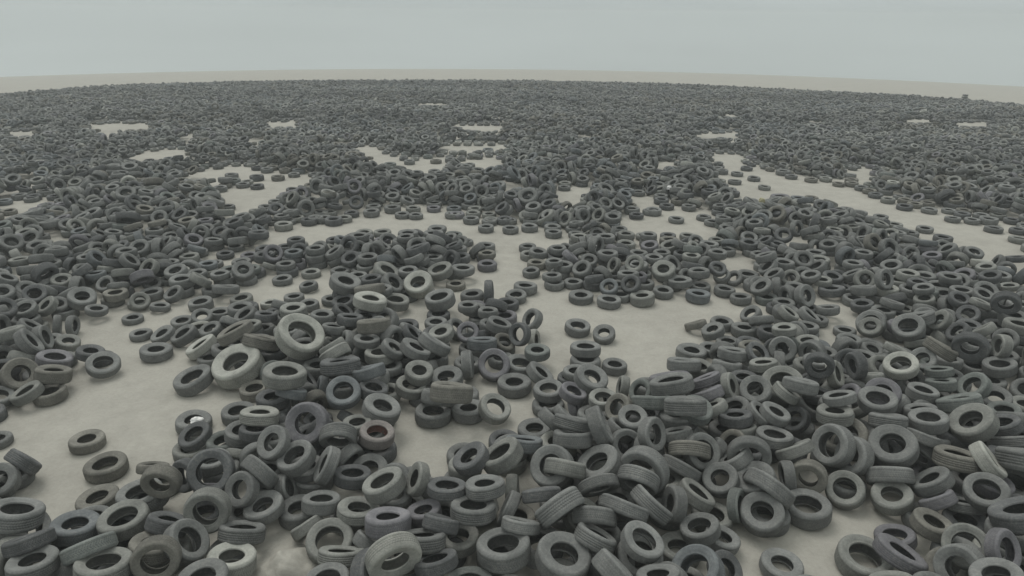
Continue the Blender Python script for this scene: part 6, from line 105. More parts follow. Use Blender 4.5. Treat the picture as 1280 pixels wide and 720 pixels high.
def rubber(name, source, part):
    mt, nt, b = newmat(name); L = nt.links.new
    if source == 'object': base = N(nt, 'ShaderNodeObjectInfo').outputs['Color']
    else: base = N(nt, 'ShaderNodeAttribute', attribute_name='tone').outputs['Color']
    geo = N(nt, 'ShaderNodeNewGeometry').outputs['Position']
    n1 = N(nt, 'ShaderNodeTexNoise', Scale=3.2, Detail=5., Roughness=.6); L(geo, n1.inputs['Vector'])
    n2 = N(nt, 'ShaderNodeTexNoise', Scale=28., Detail=4., Roughness=.7); L(geo, n2.inputs['Vector'])
    c = mixc(nt, 1., base, ramp(nt, n1.outputs[0], [(.3, g4(.72)), (.7, g4(1.22))]), 'MULTIPLY')
    c = mixc(nt, 1., c, ramp(nt, n2.outputs[0], [(.3, g4(.82)), (.7, g4(1.18))]), 'MULTIPLY')
    # wind-blown dust caught in patches
    d = ramp(nt, n2.outputs[0], [(.5, g4(0)), (.75, g4(.55))])
    dd = ramp(nt, n1.outputs[0], [(.42, g4(.12)), (.66, g4(1))])
    dm = N(nt, 'ShaderNodeMath', operation='MULTIPLY'); L(d, dm.inputs[0]); L(dd, dm.inputs[1])
    c = mixc(nt, dm.outputs[0], c, (.25, .235, .20, 1))
    uv = N(nt, 'ShaderNodeUVMap', uv_map='uv').outputs[0]
    sp = N(nt, 'ShaderNodeSeparateXYZ'); L(uv, sp.inputs[0])
    if part in ('tread', 'all'):
        # lateral sipes across the tread, v in 0.30..0.70 is the running surface
        a1 = N(nt, 'ShaderNodeMath', operation='MULTIPLY'); L(sp.outputs[0], a1.inputs[0]); a1.inputs[1].default_value = 62
        zg = N(nt, 'ShaderNodeMath', operation='PINGPONG'); L(sp.outputs[1], zg.inputs[0]); zg.inputs[1].default_value = .1
        z2 = N(nt, 'ShaderNodeMath', operation='MULTIPLY_ADD'); L(zg.outputs[0], z2.inputs[0]); z2.inputs[1].default_value = 9.; L(a1.outputs[0], z2.inputs[2])
        fr = N(nt, 'ShaderNodeMath', operation='FRACT'); L(z2.outputs[0], fr.inputs[0])
        blk = ramp(nt, fr.outputs[0], [(0, g4(0)), (.12, g4(0)), (.22, g4(1)), (1, g4(1))])
        band = ramp(nt, sp.outputs[1], [(.27, g4(0)), (.31, g4(1)), (.69, g4(1)), (.73, g4(0))])
        inv = N(nt, 'ShaderNodeMath', operation='SUBTRACT'); inv.inputs[0].default_value = 1; L(blk, inv.inputs[1])
        gm = N(nt, 'ShaderNodeMath', operation='MULTIPLY'); L(inv.outputs[0], gm.inputs[0]); L(band, gm.inputs[1])
        g2 = N(nt, 'ShaderNodeMath', operation='MULTIPLY'); L(gm.outputs[0], g2.inputs[0]); g2.inputs[1].default_value = .3
        c = mixc(nt, g2.outputs[0], c, (.03, .03, .03, 1))
        hb = N(nt, 'ShaderNodeMath', operation='SUBTRACT'); hb.inputs[0].default_value = 1; L(gm.outputs[0], hb.inputs[1])
        bp = N(nt, 'ShaderNodeBump', Strength=.7, Distance=.008); L(hb.outputs[0], bp.inputs['Height'])
    else:
        bp = N(nt, 'ShaderNodeBump', Strength=.35, Distance=.01); L(n2.outputs[0], bp.inputs['Height'])
    L(bp.outputs[0], b.inputs['Normal'])
    L(c, b.inputs['Base Color']); b.inputs['Roughness'].default_value = .82
    b.inputs['Specular IOR Level'].default_value = .3
    return mt
M_TREAD = rubber('rubber_tread', 'object', 'tread')
M_SIDE = rubber('rubber_sidewall', 'object', 'side')
M_HEAP = rubber('rubber_heap', 'attr', 'all')

def sand_mat():
    mt, nt, b = newmat('sand'); L = nt.links.new
    geo = N(nt, 'ShaderNodeNewGeometry').outputs['Position']
    def ns(s, d=4., r=.55):
        n = N(nt, 'ShaderNodeTexNoise', Scale=s, Detail=d, Roughness=r); L(geo, n.inputs['Vector']); return n.outputs[0]
    a, bb, cc, dd = ns(.35), ns(2.2), ns(14., 5., .65), ns(120., 3., .7)
    c = ramp(nt, a, [(.3, (.33, .32, .285, 1)), (.55, (.36, .35, .312, 1)), (.75, (.37, .36, .318, 1))])
    c = mixc(nt, 1., c, ramp(nt, bb, [(.3, g4(.92)), (.7, g4(1.06))]), 'MULTIPLY')
    c = mixc(nt, 1., c, ramp(nt, cc, [(.3, g4(.93)), (.7, g4(1.05))]), 'MULTIPLY')
    c = mixc(nt, 1., c, ramp(nt, dd, [(.28, g4(.8)), (.45, g4(1.))]), 'MULTIPLY')
    L(c, b.inputs['Base Color']); b.inputs['Roughness'].default_value = .95; b.inputs['Specular IOR Level'].default_value = .15
    ad = N(nt, 'ShaderNodeMath', operation='MULTIPLY_ADD'); L(cc, ad.inputs[0]); ad.inputs[1].default_value = .3; L(bb, ad.inputs[2])
    bp = N(nt, 'ShaderNodeBump', Strength=.6, Distance=.06); L(ad.outputs[0], bp.inputs['Height']); L(bp.outputs[0], b.inputs['Normal'])
    return mt
M_SAND = sand_mat()

def flat_mat(name, col, rough=.8):
    mt, nt, b = newmat(name)
    n = N(nt, 'ShaderNodeTexNoise', Scale=9., Detail=4.)
    c = mixc(nt, 1., col+(1,), ramp(nt, n.outputs[0], [(.3, g4(.8)), (.7, g4(1.1))]), 'MULTIPLY')
    nt.links.new(c, b.inputs['Base Color']); b.inputs['Roughness'].default_value = rough
    return mt

# ------------------------------------------------------------------ ground
def polar_ground():
    rs = np.concatenate([[0.01], np.arange(1, 30, .6), np.geomspace(30, 395, 70)]); na = 180
    V = []; Fc = []
    for r in rs:
        for k in range(na):
            a = 2*math.pi*k/na; x, y = r*math.sin(a), r*math.cos(a)
            z = gz(x, y)
            if r > 1: z += .012*noise.noise(Vector((x*.5, y*.5, 0)))
            V.append((x, y, z))
    for i in range(len(rs)-1):
        for k in range(na):
            j = (k+1) % na; Fc.append((i*na+k, (i+1)*na+k, (i+1)*na+j, i*na+j))
    Fc.append(tuple(range(na)))
    me = bpy.data.meshes.new('ground'); me.from_pydata(V, [], Fc); me.shade_smooth(); me.materials.append(M_SAND)
    o = bpy.data.objects.new('ground', me); COL.objects.link(o); o['kind'] = 'structure'; o['label'] = 'pale grey beige desert sand between the tyre heaps'
    # normals up
    me.flip_normals() if me.polygons[0].normal.z < 0 else None
polar_ground()

def mound(px, py, rx, ry, h):
    c = ground_at(px, py); V = []; Fc = []; nr, na = 26, 60
    for i in range(nr+1):
        t = i/nr
        for k in range(na):
            a = 2*math.pi*k/na; q = 1+.12*noise.noise(Vector((math.cos(a)*1.3, math.sin(a)*1.3, 4)))
            x, y = c[0]+rx*t*q*math.cos(a), c[1]+ry*t*q*math.sin(a)
            z = gz(x, y)+h*(math.cos(math.pi*min(t, 1))*.5+.5)+(.16*noise.noise(Vector((x*2.6, y*2.6, 1)))+.07*noise.noise(Vector((x*8, y*8, 3))))*(1-t)-.02*t
            V.append((x, y, z))
    for i in range(nr):
        for k in range(na):
            j = (k+1) % na; Fc.append((i*na+k, (i+1)*na+k, (i+1)*na+j, i*na+j))
    me = bpy.data.meshes.new('sand_mound'); me.from_pydata(V, [], Fc); me.shade_smooth(); me.materials.append(M_SAND)
    if me.polygons[5].normal.z < 0: me.flip_normals()
    o = bpy.data.objects.new('sand_mound', me); COL.objects.link(o); o['kind'] = 'structure'; o['label'] = 'low mound of sand between tyres at the front edge'
mound(352, 716, .75, .7, .28)

# ------------------------------------------------------------------ tyre shape (unit diameter, axis Z)
def profile(w, rb, grooves=True, lod=0):
    """closed cross-section as (radius, z, v); w = width/diameter, rb = bead radius (outer radius .5)"""
    h = w/2
    if lod == 2:
        return [(rb, -.7*h, .02), (.43, -h, .15), (.5, -.72*h, .3), (.5, .72*h, .7), (.43, h, .85), (rb, .7*h, .98)]
    if lod == 1:
        return [(rb, -.62*h, .02), (rb+.012, -.78*h, .04), (.40, -h, .12), (.45, -.98*h, .2), (.484, -.78*h, .27), (.499, -.4*h, .38), (.499, .4*h, .62), (.484, .78*h, .73), (.45, .98*h, .8), (.40, h, .88), (rb+.012, .78*h, .96), (rb, .62*h, .98)]
    left = [(rb, -.60*h, .01), (rb+.004, -.76*h, .03), (rb+.018, -.80*h, .05), (rb+.03, -.79*h, .07), (rb+.05, -.88*h, .09), (.395, -.985*h, .12), (.425, -h, .15), (.435, -1.02*h, .17), (.445, -1.0*h, .19), (.463, -.95*h, .22), (.478, -.86*h, .25), (.489, -.74*h, .28), (.496, -.62*h, .31)]
    g = .006 if grooves else .0015
    tr = []
    for z in (-.42, -.14, .14, .42):
        R = .5-.006*z*z*4
        tr += [(R, (z-.075)*h, .5+(z-.075)*.22), (R-g, (z-.045)*h, .5+(z-.045)*.22), (R-g, (z+.045)*h, .5+(z+.045)*.22), (R, (z+.075)*h, .5+(z+.075)*.22)]
    right = [(r, -z, 1-v) for r, z, v in reversed(left)]
    return left+tr+right
def liner(w, rb):
    h = w/2
    return [(rb, .60*h, .98), (rb+.01, .55*h, .95), (.36, .80*h, .9), (.42, .84*h, .8), (.465, .6*h, .7), (.472, 0, .5), (.465, -.6*h, .3), (.42, -.84*h, .2), (.36, -.80*h, .1), (rb+.01, -.55*h, .05), (rb, -.60*h, .01)]
def revolve(pr, ns, seed=0):
    pr = np.array(pr); a = np.arange(ns)*2*math.pi/ns
    q = np.random.default_rng(seed); p1, p2, p3 = q.uniform(0, 6.28, 3)
    am = 0.0 if seed == 0 else .012
    k = 1+am*np.cos(2*a+p1)+am*.5*np.cos(3*a+p2)
    wob = .012*(0 if seed == 0 else 1)*np.cos(2*a+p3)
    R = pr[:, 0][:, None]*k[None]; X = R*np.cos(a); Y = R*np.sin(a); Z = pr[:, 1][:, None]+wob[None]*(pr[:, 0][:, None]/.5)
    V = np.stack([X, Y, Z], -1).reshape(-1, 3); n = len(pr)
    i, j = np.meshgrid(np.arange(n-1), np.arange(ns), indexing='ij'); i = i.ravel(); j = j.ravel(); j2 = (j+1) % ns
    Q = np.stack([i*ns+j, i*ns+j2, (i+1)*ns+j2, (i+1)*ns+j], 1)
    u0_, u1_ = j/ns, (j+1)/ns; v0, v1 = pr[i, 2], pr[i+1, 2]
    UV = np.stack([np.stack([u0_, v0], 1), np.stack([u1_, v0], 1), np.stack([u1_, v1], 1), np.stack([u0_, v1], 1)], 1)
    return V, Q, UV
def to_mesh(name, V, Q, UV, mat, tone=None):
    me = bpy.data.meshes.new(name); nq = len(Q)
    me.vertices.add(len(V)); me.vertices.foreach_set('co', np.ascontiguousarray(V, np.float32).ravel())
    me.loops.add(nq*4); me.loops.foreach_set('vertex_index', np.ascontiguousarray(Q, np.int32).ravel())
    me.polygons.add(nq); me.polygons.foreach_set('loop_start', np.arange(0, nq*4, 4, dtype=np.int32))
    me.update(calc_edges=True)
    uvl = me.uv_layers.new(name='uv'); uvl.data.foreach_set('uv', np.ascontiguousarray(UV, np.float32).ravel())
    if tone is not None:
        at = me.attributes.new('tone', 'FLOAT_COLOR', 'POINT'); at.data.foreach_set('color', np.ascontiguousarray(tone, np.float32).ravel())
    me.polygons.foreach_set('use_smooth', np.ones(nq, bool)); me.materials.append(mat); me.update()
    return me
_cache = {}
def part_meshes(wk, rk, style, seed):
    key = (wk, rk, style, seed)
    if key not in _cache:
        w = (.28, .31, .34, .37, .40)[wk]; rb = (.255, .29)[rk]
        pr = profile(w, rb, style == 1); nl = 12
        S = 64
        out = {}
        for nm, seg, mt in (('sidewall', pr[:nl], M_SIDE), ('tread', pr[nl-1:len(pr)-nl+1], M_TREAD), ('sidewall_b', pr[-nl:], M_SIDE), ('inner_liner', liner(w, rb), M_SIDE)):
            V, Q, UV = revolve(seg, S, seed+1)
            out[nm] = to_mesh(nm.replace('_b', ''), V, Q, UV, mt)
        _cache[key] = out
    return _cache[key]

TONES = {'n': (.142, .147, .142), 'p': (.182, .187, .173), 'w': (.27, .275, .25), 'd': (.09, .094, .095), 'b': (.127, .138, .142), 'u': (.143, .142, .151), 'g': (.130, .142, .134), 'o': (.145, .142, .125), 'r': (.2, .185, .175)}
CODES = 'npwdbugor'

# ------------------------------------------------------------------ gather every tyre: X, axis, D, w, tone code
nx = NEAR['x']/500.; ny = NEAR['y']/500.; nz = NEAR['z']/500.+gz(nx, ny)
nN = np.stack([NEAR['a'], NEAR['b'], NEAR['c']], 1)/100.; nN /= np.linalg.norm(nN, axis=1)[:, None]
nD = NEAR['D']/100.; nW = NEAR['w']/100.; nK = NEAR['k'].astype(int)
nX = np.stack([nx, ny, nz], 1)
# loose tyres of the front heaps must leave the open sand free
t1 = np.cross(nN, [.013, .027, 1.]); t1 /= np.linalg.norm(t1, axis=1)[:, None]; t2 = np.cross(nN, t1)
hit_ = np.zeros(len(nX))
for a in np.arange(8)*math.pi/4:
    q_ = proj(nX+(t1*math.cos(a)+t2*math.sin(a))*(nD*.34)[:, None]); hit_ += in_sand(q_[0], q_[1])
ok_ = (hit_ < 2) | (np.arange(len(nX)) < 394)
nX, nN, nD, nW, nK = nX[ok_], nN[ok_], nD[ok_], nW[ok_], nK[ok_]

# fields on the ground: how much open sand is around a point
gx = np.arange(-130, 130, .4); gy = np.arange(2, 170, .4)
GX, GY = np.meshgrid(gx, gy, indexing='ij')
pp = np.stack([GX.ravel(), GY.ravel(), gz(GX, GY).ravel()], 1)
px, py, _ = proj(pp)
SM = in_sand(px, py).reshape(GX.shape).astype(float)
def blur(A, k):
    for ax in (0, 1):
        c = np.cumsum(np.concatenate([np.repeat(np.take(A, [0], ax)*0, k+1, ax), A, np.repeat(np.take(A, [0], ax)*0, k, ax)], ax), ax)
        A = (np.take(c, range(2*k+1, c.shape[ax]), ax)-np.take(c, range(0, c.shape[ax]-2*k-1), ax))/(2*k+1)
    return A
SB = blur(blur(SM, 2), 2)
def samp(A, x, y):
    i = np.clip(((x+130)/.4).astype(int), 0, A.shape[0]-1); j = np.clip(((y-2)/.4).astype(int), 0, A.shape[1]-1); return A[i, j]

sx = SLAB['x']/1000.; sy = SLAB['y']/1000.; sz = SLAB['z']/1000.; sa = SLAB['a']/127.; sb = SLAB['b']/127.; sk = SLAB['k'].astype(int)
sN = np.stack([sa, sb, np.sqrt(np.clip(1-sa*sa-sb*sb, 0, 1))], 1)
KD = np.array([.62, .64, .66, .70, .60, .84]); KW = np.array([.306, .328, .348, .357, .283, .31])
fx, fy, fz, fN, fk, fs = [], [], [], [], [], []
for zone, ti, tj in [(z, i, j) for z in (0, 1) for i in range(-11, 12) for j in range(-1, 13)]:
        sca = (1., .8)[zone]
        cx, cy = (ti*15.7+(tj % 2)*5.)*sca, tj*15.7*sca+3
        if math.hypot(cx, cy) > 165: continue
        q = random.randrange(4); fl = random.choice((-1, 1)); a = q*math.pi/2
        X_, Y_, A_, B_ = sx*fl, sy, sN[:, 0]*fl, sN[:, 1]
        c, s = round(math.cos(a)), round(math.sin(a))
        x = (X_*c-Y_*s)*sca+cx; y = (X_*s+Y_*c)*sca+cy
        z_ = (np.hypot(x, y) > 40) == bool(zone)
        if not z_.any(): continue
        x, y = x[z_], y[z_]
        na_, nb_ = A_*c-B_*s, A_*s+B_*c
        fx.append(x); fy.append(y); fz.append(sz[z_]*sca); fN.append(np.stack([na_, nb_, sN[:, 2]], 1)[z_]); fk.append(sk[z_]); fs.append(np.full(z_.sum(), sca))
fx = np.concatenate(fx); fy = np.concatenate(fy); fz = np.concatenate(fz); fN = np.concatenate(fN); fk = np.concatenate(fk); fs = np.concatenate(fs)
fD = fs*KD[fk]*rng.uniform(.95, 1.04, len(fk)); fW = KW[fk]
dist = np.hypot(fx, fy)
env = .72+.34*np.sin(fx*.55+1.7*np.sin(fy*.31))*np.cos(fy*.47+.9*np.sin(fx*.23))+.2*np.sin(fx*1.3+fy*.8)
env = np.clip(env+.06, .42, 1.35)
sb_ = samp(SB, fx, fy)
env = np.where(sb_ > .02, np.minimum(env, np.clip(.95-2.4*sb_, .16, .9)), env)
fX = np.stack([fx, fy, fz+gz(fx, fy)], 1)
px, py, pz = proj(fX)
keep = (pz > 1) & (px > -260) & (px < 1540) & (py < 860) & (fz < env) & ((fz > env-.62) | (dist < 24))
keep &= fX[:, 1] > 0
edge = np.interp(px, [e[0] for e in FAR_EDGE], [e[1] for e in FAR_EDGE])
keep &= py > edge+.5+rng.uniform(0, 1.2, len(px))
def sel(mk):
    global fX, fN, fD, fW, fz, env, dist
    fX, fN, fD, fW, fz, env, dist = fX[mk], fN[mk], fD[mk], fW[mk], fz[mk], env[mk], dist[mk]
sel(keep)
# keep the open sand open: no part of a tyre may reach over it
bad = np.zeros(len(fX), bool)
tl = (fz > .3) & (dist > 24.4)
fN[tl] += rng.normal(0, .22, (tl.sum(), 3)); fN /= np.linalg.norm(fN, axis=1)[:, None]
T1 = np.cross(fN, [0, 0, 1.]); T1 /= np.linalg.norm(T1, axis=1)[:, None]+1e-9; T2 = np.cross(fN, T1)
ctr = fX
for a in np.arange(8)*math.pi/4:
    P = ctr+(T1*math.cos(a)+T2*math.sin(a))*(fD*.42)[:, None]+np.array([0, 0, .05])
    px, py, _ = proj(P); bad |= in_sand(px, py)
px, py, _ = proj(ctr+np.array([0, 0, .05])); bad |= in_sand(px, py)
sel(~bad)
# make room for the front tyres
sel(dist > 24.4)
K = 14; ang = np.arange(K)*2*math.pi/K
def ring(X, Nn, D, W, K):
    t1 = np.cross(Nn, [0.013, 0.027, 1.]); t1 /= np.linalg.norm(t1, axis=1)[:, None]; t2 = np.cross(Nn, t1)
    an = np.arange(K)*2*math.pi/K; rad = D/2-W*D/2
    return X[:, None]+(t1[:, None]*np.cos(an)[None, :, None]+t2[:, None]*np.sin(an)[None, :, None])*rad[:, None, None]
RN = ring(nX, nN, nD, nW, K); kd = KDTree(len(nX)*K)
rn = np.repeat(nW*nD/2, K)
for i, p in enumerate(RN.reshape(-1, 3)): kd.insert(p, i)
kd.balance()
near = np.nonzero(dist < 26)[0]
RF = ring(fX[near], fN[near], fD[near], fW[near], 8)
bad = np.zeros(len(fX), bool)
ax, ay, az = proj(nX)
for q, i in enumerate(near):
    rf = fW[i]*fD[i]/2
    for p in RF[q]:
        co, ix, d = kd.find(p)
        if d < (rf+rn[ix])*.72: bad[i] = True; break
sel(~bad)
# a few lone tyres lying on far sand, and a low stack that pokes above the far edge
LONE = [(933,213),(921,220),(942,226),(918,230),(290,222),(322,236),(1190,277),(1241,290),(1272,292),(1130,262),(1155,290),(503,272),(520,273),(566,272),(610,190),(545,204),(955,237),(1062,222),(1272,303),(1100,275),(40,252),(12,268),(845,278),(812,268)]
lx = []
for a, b in LONE:
    g = ground_at(a, b); lx.append(g+np.array([0, 0, .105]))
g = ground_at(1204, 128)
for k in range(4): lx.append(g+np.array([.03*k, .02*k, .12+.24*k]))
lx = np.array(lx); ln = np.tile([0, 0, 1.], (len(lx), 1)); ln[:, :2] += rng.normal(0, .03, (len(lx), 2)); ln /= np.linalg.norm(ln, axis=1)[:, None]
fX = np.concatenate([fX, lx]); fN = np.concatenate([fN, ln]); fD = np.concatenate([fD, rng.uniform(.6, .7, len(lx))]); fW = np.concatenate([fW, np.full(len(lx), .32)])
fK = rng.choice(9, len(fX), p=[.56, .14, .008, .14, .04, .035, .035, .042, 0])
# patches of slightly bluish and brownish tyres
pat = np.sin(fX[:, 0]*.21+1.)*np.cos(fX[:, 1]*.17+.5)
u = rng.random(len(fX)); fK = np.where((pat > .6) & (u < .3), 4, fK); fK = np.where((pat < -.6) & (u < .25), 7, fK)
AX = np.concatenate([nX, fX]); AN = np.concatenate([nN, fN]); AD = np.concatenate([nD, fD]); AW = np.concatenate([nW, fW]); AK = np.concatenate([nK, fK])
n_ann = 394
AXD = np.linalg.norm(AX-CAM, axis=1)
spin = rng.uniform(0, 2*math.pi, len(AX))
A1 = np.cross(AN, [0.013, 0.027, 1.]); A1 /= np.linalg.norm(A1, axis=1)[:, None]; A2 = np.cross(AN, A1)
c_, s_ = np.cos(spin)[:, None], np.sin(spin)[:, None]
A1, A2 = A1*c_+A2*s_, -A1*s_+A2*c_
print('tyres', len(AX), 'annotated', n_ann)

def world_verts(ids, V):
    return AX[ids][:, None]+AD[ids][:, None, None]*(V[None, :, 0:1]*A1[ids][:, None]+V[None, :, 1:2]*A2[ids][:, None]+V[None, :, 2:3]*AN[ids][:, None])
# ------------------------------------------------------------------ which tyres show largest
cand = np.nonzero(AXD < 32)[0]
V, Q, _ = revolve(profile(.33, .285, False, 2), 14)
VV = world_verts(cand, V).reshape(-1, 3)
QQ = (Q[None]+(np.arange(len(cand))*len(V))[:, None, None]).reshape(-1, 4)
bvh = BVHTree.FromPolygons(VV.tolist(), QQ.tolist())
cnt = np.zeros(len(cand)); sxy = np.zeros((len(cand), 2))
o = Vector(CAM)
for yy in range(322, 720, 3):
    for xx in range(1, 1280, 3):
        r = bvh.ray_cast(o, Vector(ray(xx, yy)), 60)
        if r[2] is not None:
            k = r[2]//len(Q); cnt[k] += 1; sxy[k] += (xx, yy)
order = np.argsort(-cnt)[:300]
order = order[cnt[order] > 0]
IND = cand[order]; CXY = sxy[order]/cnt[order][:, None]
print('individuals', len(IND), 'annotated among them', (IND < n_ann).sum(), 'smallest', cnt[order[-1]]*9, 'px; annotated unseen', (cnt[np.isin(cand, np.arange(n_ann))] < 5).sum())

# ------------------------------------------------------------------ heaps: every other tyre, one countless mass
rest = np.setdiff1d(np.arange(len(AX)), IND)
Vs, Qs, Us, Ts = [], [], [], []; off = 0
tone_tab = np.array([TONES[c] for c in CODES])
jit = rng.uniform(.86, 1.15, len(AX))
# older, dustier dumping strips alternate with fresher ones further out
far_ = np.clip((AXD-28)/25, 0, 1)
jit *= 1+far_*(.06+.24*np.sin(AX[:, 1]*.33+1.4*np.sin(AX[:, 0]*.07))*np.cos(AX[:, 0]*.06+.8)+.08*np.sin(AX[:, 1]*.9+AX[:, 0]*.25))
for lo, hi, ns, lod in ((0, 22, 28, 1), (22, 48, 18, 1), (48, 400, 10, 2)):
    ids = rest[(AXD[rest] >= lo) & (AXD[rest] < hi)]
    if lod == 2: wsel = np.zeros(len(ids), int)
    else: wsel = (AW[ids] > .34).astype(int)
    for wi, w in enumerate((.31, .37)):
        sub = ids[wsel == wi]
        if not len(sub): continue
        V, Q, U = revolve(profile(w, .275, False, lod), ns, 3+wi)
        W_ = world_verts(sub, V).reshape(-1, 3)
        Vs.append(W_); Qs.append((Q[None]+(np.arange(len(sub))*len(V))[:, None, None]).reshape(-1, 4)+off); off += len(W_)
        Us.append(np.tile(U.reshape(1, -1, 4, 2), (len(sub), 1, 1, 1)).reshape(-1, 4, 2))
        tn = tone_tab[AK[sub]]*jit[sub][:, None]; Ts.append(np.repeat(np.concatenate([tn, np.ones((len(sub), 1))], 1), len(V), 0))
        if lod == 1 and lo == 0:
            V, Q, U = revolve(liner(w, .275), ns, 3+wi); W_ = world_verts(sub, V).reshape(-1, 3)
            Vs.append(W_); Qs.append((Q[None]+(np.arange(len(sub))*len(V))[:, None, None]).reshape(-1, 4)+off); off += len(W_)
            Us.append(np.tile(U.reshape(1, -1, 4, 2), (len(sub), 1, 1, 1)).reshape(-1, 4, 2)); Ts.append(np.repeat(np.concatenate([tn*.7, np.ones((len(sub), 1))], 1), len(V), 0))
me = to_mesh('tyre_heaps', np.concatenate(Vs), np.concatenate(Qs), np.concatenate(Us), M_HEAP, np.concatenate(Ts))
o = bpy.data.objects.new('tyre_heaps', me); COL.objects.link(o); o['kind'] = 'stuff'; o['label'] = 'thousands of grey scrap tyres heaped across the desert to the skyline'
print('heap verts', off)

# ------------------------------------------------------------------ individual tyres with parts
TONE_WORD = dict(n='grey', p='pale grey', w='whitish', d='dark grey', b='bluish grey', u='purplish grey', g='greenish grey', o='brownish grey', r='reddish')
def place_word(cx, cy):
    best = None
    for nm, P in (('the big left sand clearing', SAND[0]), ('the central sand clearing', SAND[1]), ('the narrow middle sand gap', SAND[2]), ('the bottom right sand patch', SAND[3]), ('the front sand mound', SAND[4])):
        A = np.array(P, float); B = np.roll(A, -1, 0); t = np.clip((((cx, cy)-A)*(B-A)).sum(1)/(((B-A)**2).sum(1)+1e-9), 0, 1)
        d = np.hypot(*(A+(B-A)*t[:, None]-(cx, cy)).T).min()
        if best is None or d < best[0]: best = (d, nm)
    if best[0] < 34: return 'beside '+best[1]
    if cy > 655: return 'at the front edge'
    if cx > 860: return 'in the right heap'
    if cx < 215: return 'in the left heap'
    if cy > 560 or cx > 650: return 'in the front heap'
    return 'in the middle heap'
def tyre_label(i, cx, cy):
    n = AN[i]; v = CAM-AX[i]; v = v/np.linalg.norm(v); f = abs(float(n@v)); z = abs(float(n[2]))
    if z > .93: pose = 'lying flat'
    elif f > .86: pose = 'facing the camera'
    elif f < .2: pose = 'showing its tread'
    elif z < .4: pose = 'standing upright'
    else: pose = 'tipped'
    code = CODES[AK[i]]
    t = TONE_WORD[code] if code != 'r' else 'rusty pale'
    return '%s tyre %s %s, %d%% across, %d%% down' % (t, pose, place_word(cx, cy), round(cx/12.8), round(cy/7.2))

GROUP = 'scrap tyres dumped in heaps on the sand'
for n, (i, (cx, cy)) in enumerate(zip(IND, CXY)):
    i = int(i)
    wk = int(np.argmin([abs(AW[i]-w) for w in (.28, .31, .34, .37, .40)])); rk = (i*7) % 2; st = (i*5) % 3; sd = 1+(i % 3)
    pm = part_meshes(wk, rk, st, sd)
    r = bpy.data.objects.new('tyre', None); COL.objects.link(r); r.empty_display_size = .2
    D = float(AD[i])
    R = Matrix((( A1[i][0], A2[i][0], AN[i][0], AX[i][0]), (A1[i][1], A2[i][1], AN[i][1], AX[i][1]), (A1[i][2], A2[i][2], AN[i][2], AX[i][2]), (0, 0, 0, 1)))
    r.matrix_world = R @ Matrix.Scale(D, 4)
    r['label'] = tyre_label(i, cx, cy); r['category'] = 'tyre'; r['group'] = GROUP
    code = CODES[AK[i]]; t = np.array(TONES[code])*jit[i]
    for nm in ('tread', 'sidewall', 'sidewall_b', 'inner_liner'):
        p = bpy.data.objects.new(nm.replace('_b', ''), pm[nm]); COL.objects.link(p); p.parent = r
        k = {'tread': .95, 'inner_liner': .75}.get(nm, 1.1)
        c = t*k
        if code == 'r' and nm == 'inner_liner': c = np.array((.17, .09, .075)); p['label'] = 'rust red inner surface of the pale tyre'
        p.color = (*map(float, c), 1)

# ------------------------------------------------------------------ small litter
def scrap(name, label, cat, pos, size, mat, seed):
    import bmesh
    bm = bmesh.new(); bmesh.ops.create_icosphere(bm, subdivisions=3, radius=1)
    for v in bm.verts:
        p = v.co.copy(); q = 1+.35*noise.noise(p*1.3+Vector((seed, 0, 0)))+.22*abs(noise.noise(p*3.1+Vector((0, seed, 0))))
        v.co = Vector((p.x*size[0]*q, p.y*size[1]*q, max(p.z, -.55)*size[2]*q))
    me = bpy.data.meshes.new(name); bm.to_mesh(me); bm.free(); me.materials.append(mat)
    o = bpy.data.objects.new(name, me); o.location = pos; COL.objects.link(o); o['label'] = label; o['category'] = cat
white = flat_mat('white_plastic', (.72, .72, .70), .5); yel = flat_mat('yellow_plastic', (.36, .34, .2), .5)
j = int(np.argmin(np.hypot(ax-242, ay-524)))
pt = AX[j]+np.array([.10, -.08, .10])
scrap('plastic_bag', 'crumpled white plastic bag lying inside the tyre at the corner of the left sand clearing', 'bag', pt, (.12, .09, .08), white, 1)
def top_at(px_, py_):
    d = Vector(ray(px_, py_)); h = bvh.ray_cast(Vector(CAM), d, 60)
    return np.array(h[0]) if h[0] is not None else ground_at(px_, py_, .6)
scrap('plastic_bag', 'bright white plastic bag on the dark tyres behind the central sand clearing', 'bag', ground_at(836, 235, .48), (.13, .11, .11), white, 5)
scrap('plastic_jug', 'yellowish plastic jug on tyres near the long sand strip', 'jug', ground_at(952, 251, .42), (.13, .12, .14), yel, 9)

# ------------------------------------------------------------------ hazy air
def haze():
    x, y0, y1, z0, z1 = 400., -400., 400., -28., H+2.2
    V = [(a, b, c) for a in (-x, x) for b in (y0, y1) for c in (z0, z1)]
    me = bpy.data.meshes.new('haze'); me.from_pydata(V, [], [(0, 1, 3, 2), (4, 6, 7, 5), (0, 4, 5, 1), (2, 3, 7, 6), (0, 2, 6, 4), (1, 5, 7, 3)])
    mt = bpy.data.materials.new('haze'); mt.use_nodes = True; nt = mt.node_tree; nt.nodes.clear()
    out = nt.nodes.new('ShaderNodeOutputMaterial'); v = nt.nodes.new('ShaderNodeVolumePrincipled')
    v.inputs['Color'].default_value = (.77, .815, .82, 1); v.inputs['Density'].default_value = HAZE; v.inputs['Anisotropy'].default_value = .2
    nt.links.new(v.outputs[0], out.inputs['Volume']); me.materials.append(mt)
    o = bpy.data.objects.new('haze', me); COL.objects.link(o); o['kind'] = 'stuff'; o['label'] = 'thin dusty haze over the whole desert'
HAZE = .0022
haze()

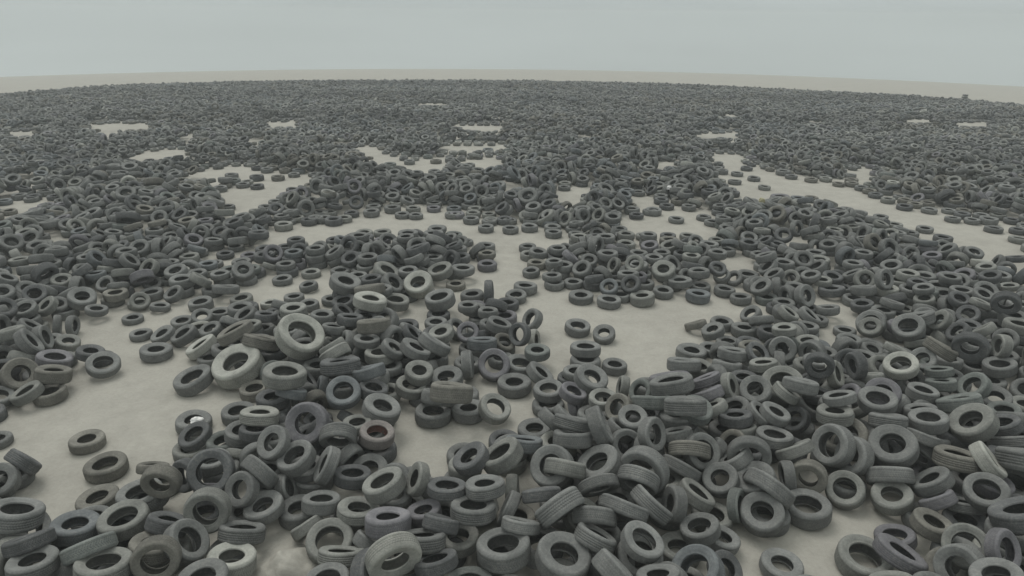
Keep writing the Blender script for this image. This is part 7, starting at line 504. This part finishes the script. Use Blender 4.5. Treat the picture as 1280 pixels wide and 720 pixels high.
# ------------------------------------------------------------------ overcast light
EL, AZ = math.radians(62), math.radians(-35)   # sun high, a little left ahead
w = bpy.data.worlds.new('World'); sc.world = w; w.use_nodes = True; nt = w.node_tree; L = nt.links.new
bg = nt.nodes['Background']
sky = N(nt, 'ShaderNodeTexSky', sky_type='NISHITA'); sky.sun_disc = False; sky.sun_elevation = EL; sky.sun_rotation = AZ
sky.air_density = 1.5; sky.dust_density = 6.; sky.ozone_density = 1.
hs = N(nt, 'ShaderNodeHueSaturation', Saturation=.25); L(sky.outputs[0], hs.inputs['Color'])
# cloud deck: pale grey with soft broad mottling, brighter overhead
tc = N(nt, 'ShaderNodeTexCoord').outputs['Generated']
sp = N(nt, 'ShaderNodeSeparateXYZ'); L(tc, sp.inputs[0])
deck = ramp(nt, sp.outputs[2], [(0., (5.3, 5.9, 5.85, 1)), (.06, (6.3, 6.75, 6.75, 1)), (.3, (7., 7.4, 7.2, 1)), (1., (9.5, 9.8, 9.4, 1))])
cn = N(nt, 'ShaderNodeTexNoise', Scale=2.2, Detail=4.); cm = N(nt, 'ShaderNodeMapping', Scale=(1, 1, 9)); L(tc, cm.inputs['Vector']); L(cm.outputs[0], cn.inputs['Vector'])
deck = mixc(nt, 1., deck, ramp(nt, cn.outputs[0], [(.3, g4(.92)), (.7, g4(1.08))]), 'MULTIPLY')
c = mixc(nt, .82, hs.outputs[0], deck)
L(c, bg.inputs['Color']); bg.inputs['Strength'].default_value = .1
sl = bpy.data.lights.new('sun', 'SUN'); sl.energy = 1.0; sl.angle = math.radians(28); sl.color = (1, .965, .92)
so = bpy.data.objects.new('sun', sl); COL.objects.link(so)
dirv = Vector((math.sin(AZ)*math.cos(EL), math.cos(AZ)*math.cos(EL), math.sin(EL)))
so.rotation_euler = dirv.to_track_quat('Z', 'Y').to_euler()

sc.view_settings.view_transform = 'Standard'; sc.view_settings.look = 'None'; sc.view_settings.gamma = 1; sc.view_settings.use_curve_mapping = False
sc.view_settings.exposure = 0.03
sc.cycles.max_bounces = 6; sc.cycles.diffuse_bounces = 4; sc.cycles.volume_bounces = 1; sc.cycles.use_denoising = True
sc.render.film_transparent = False
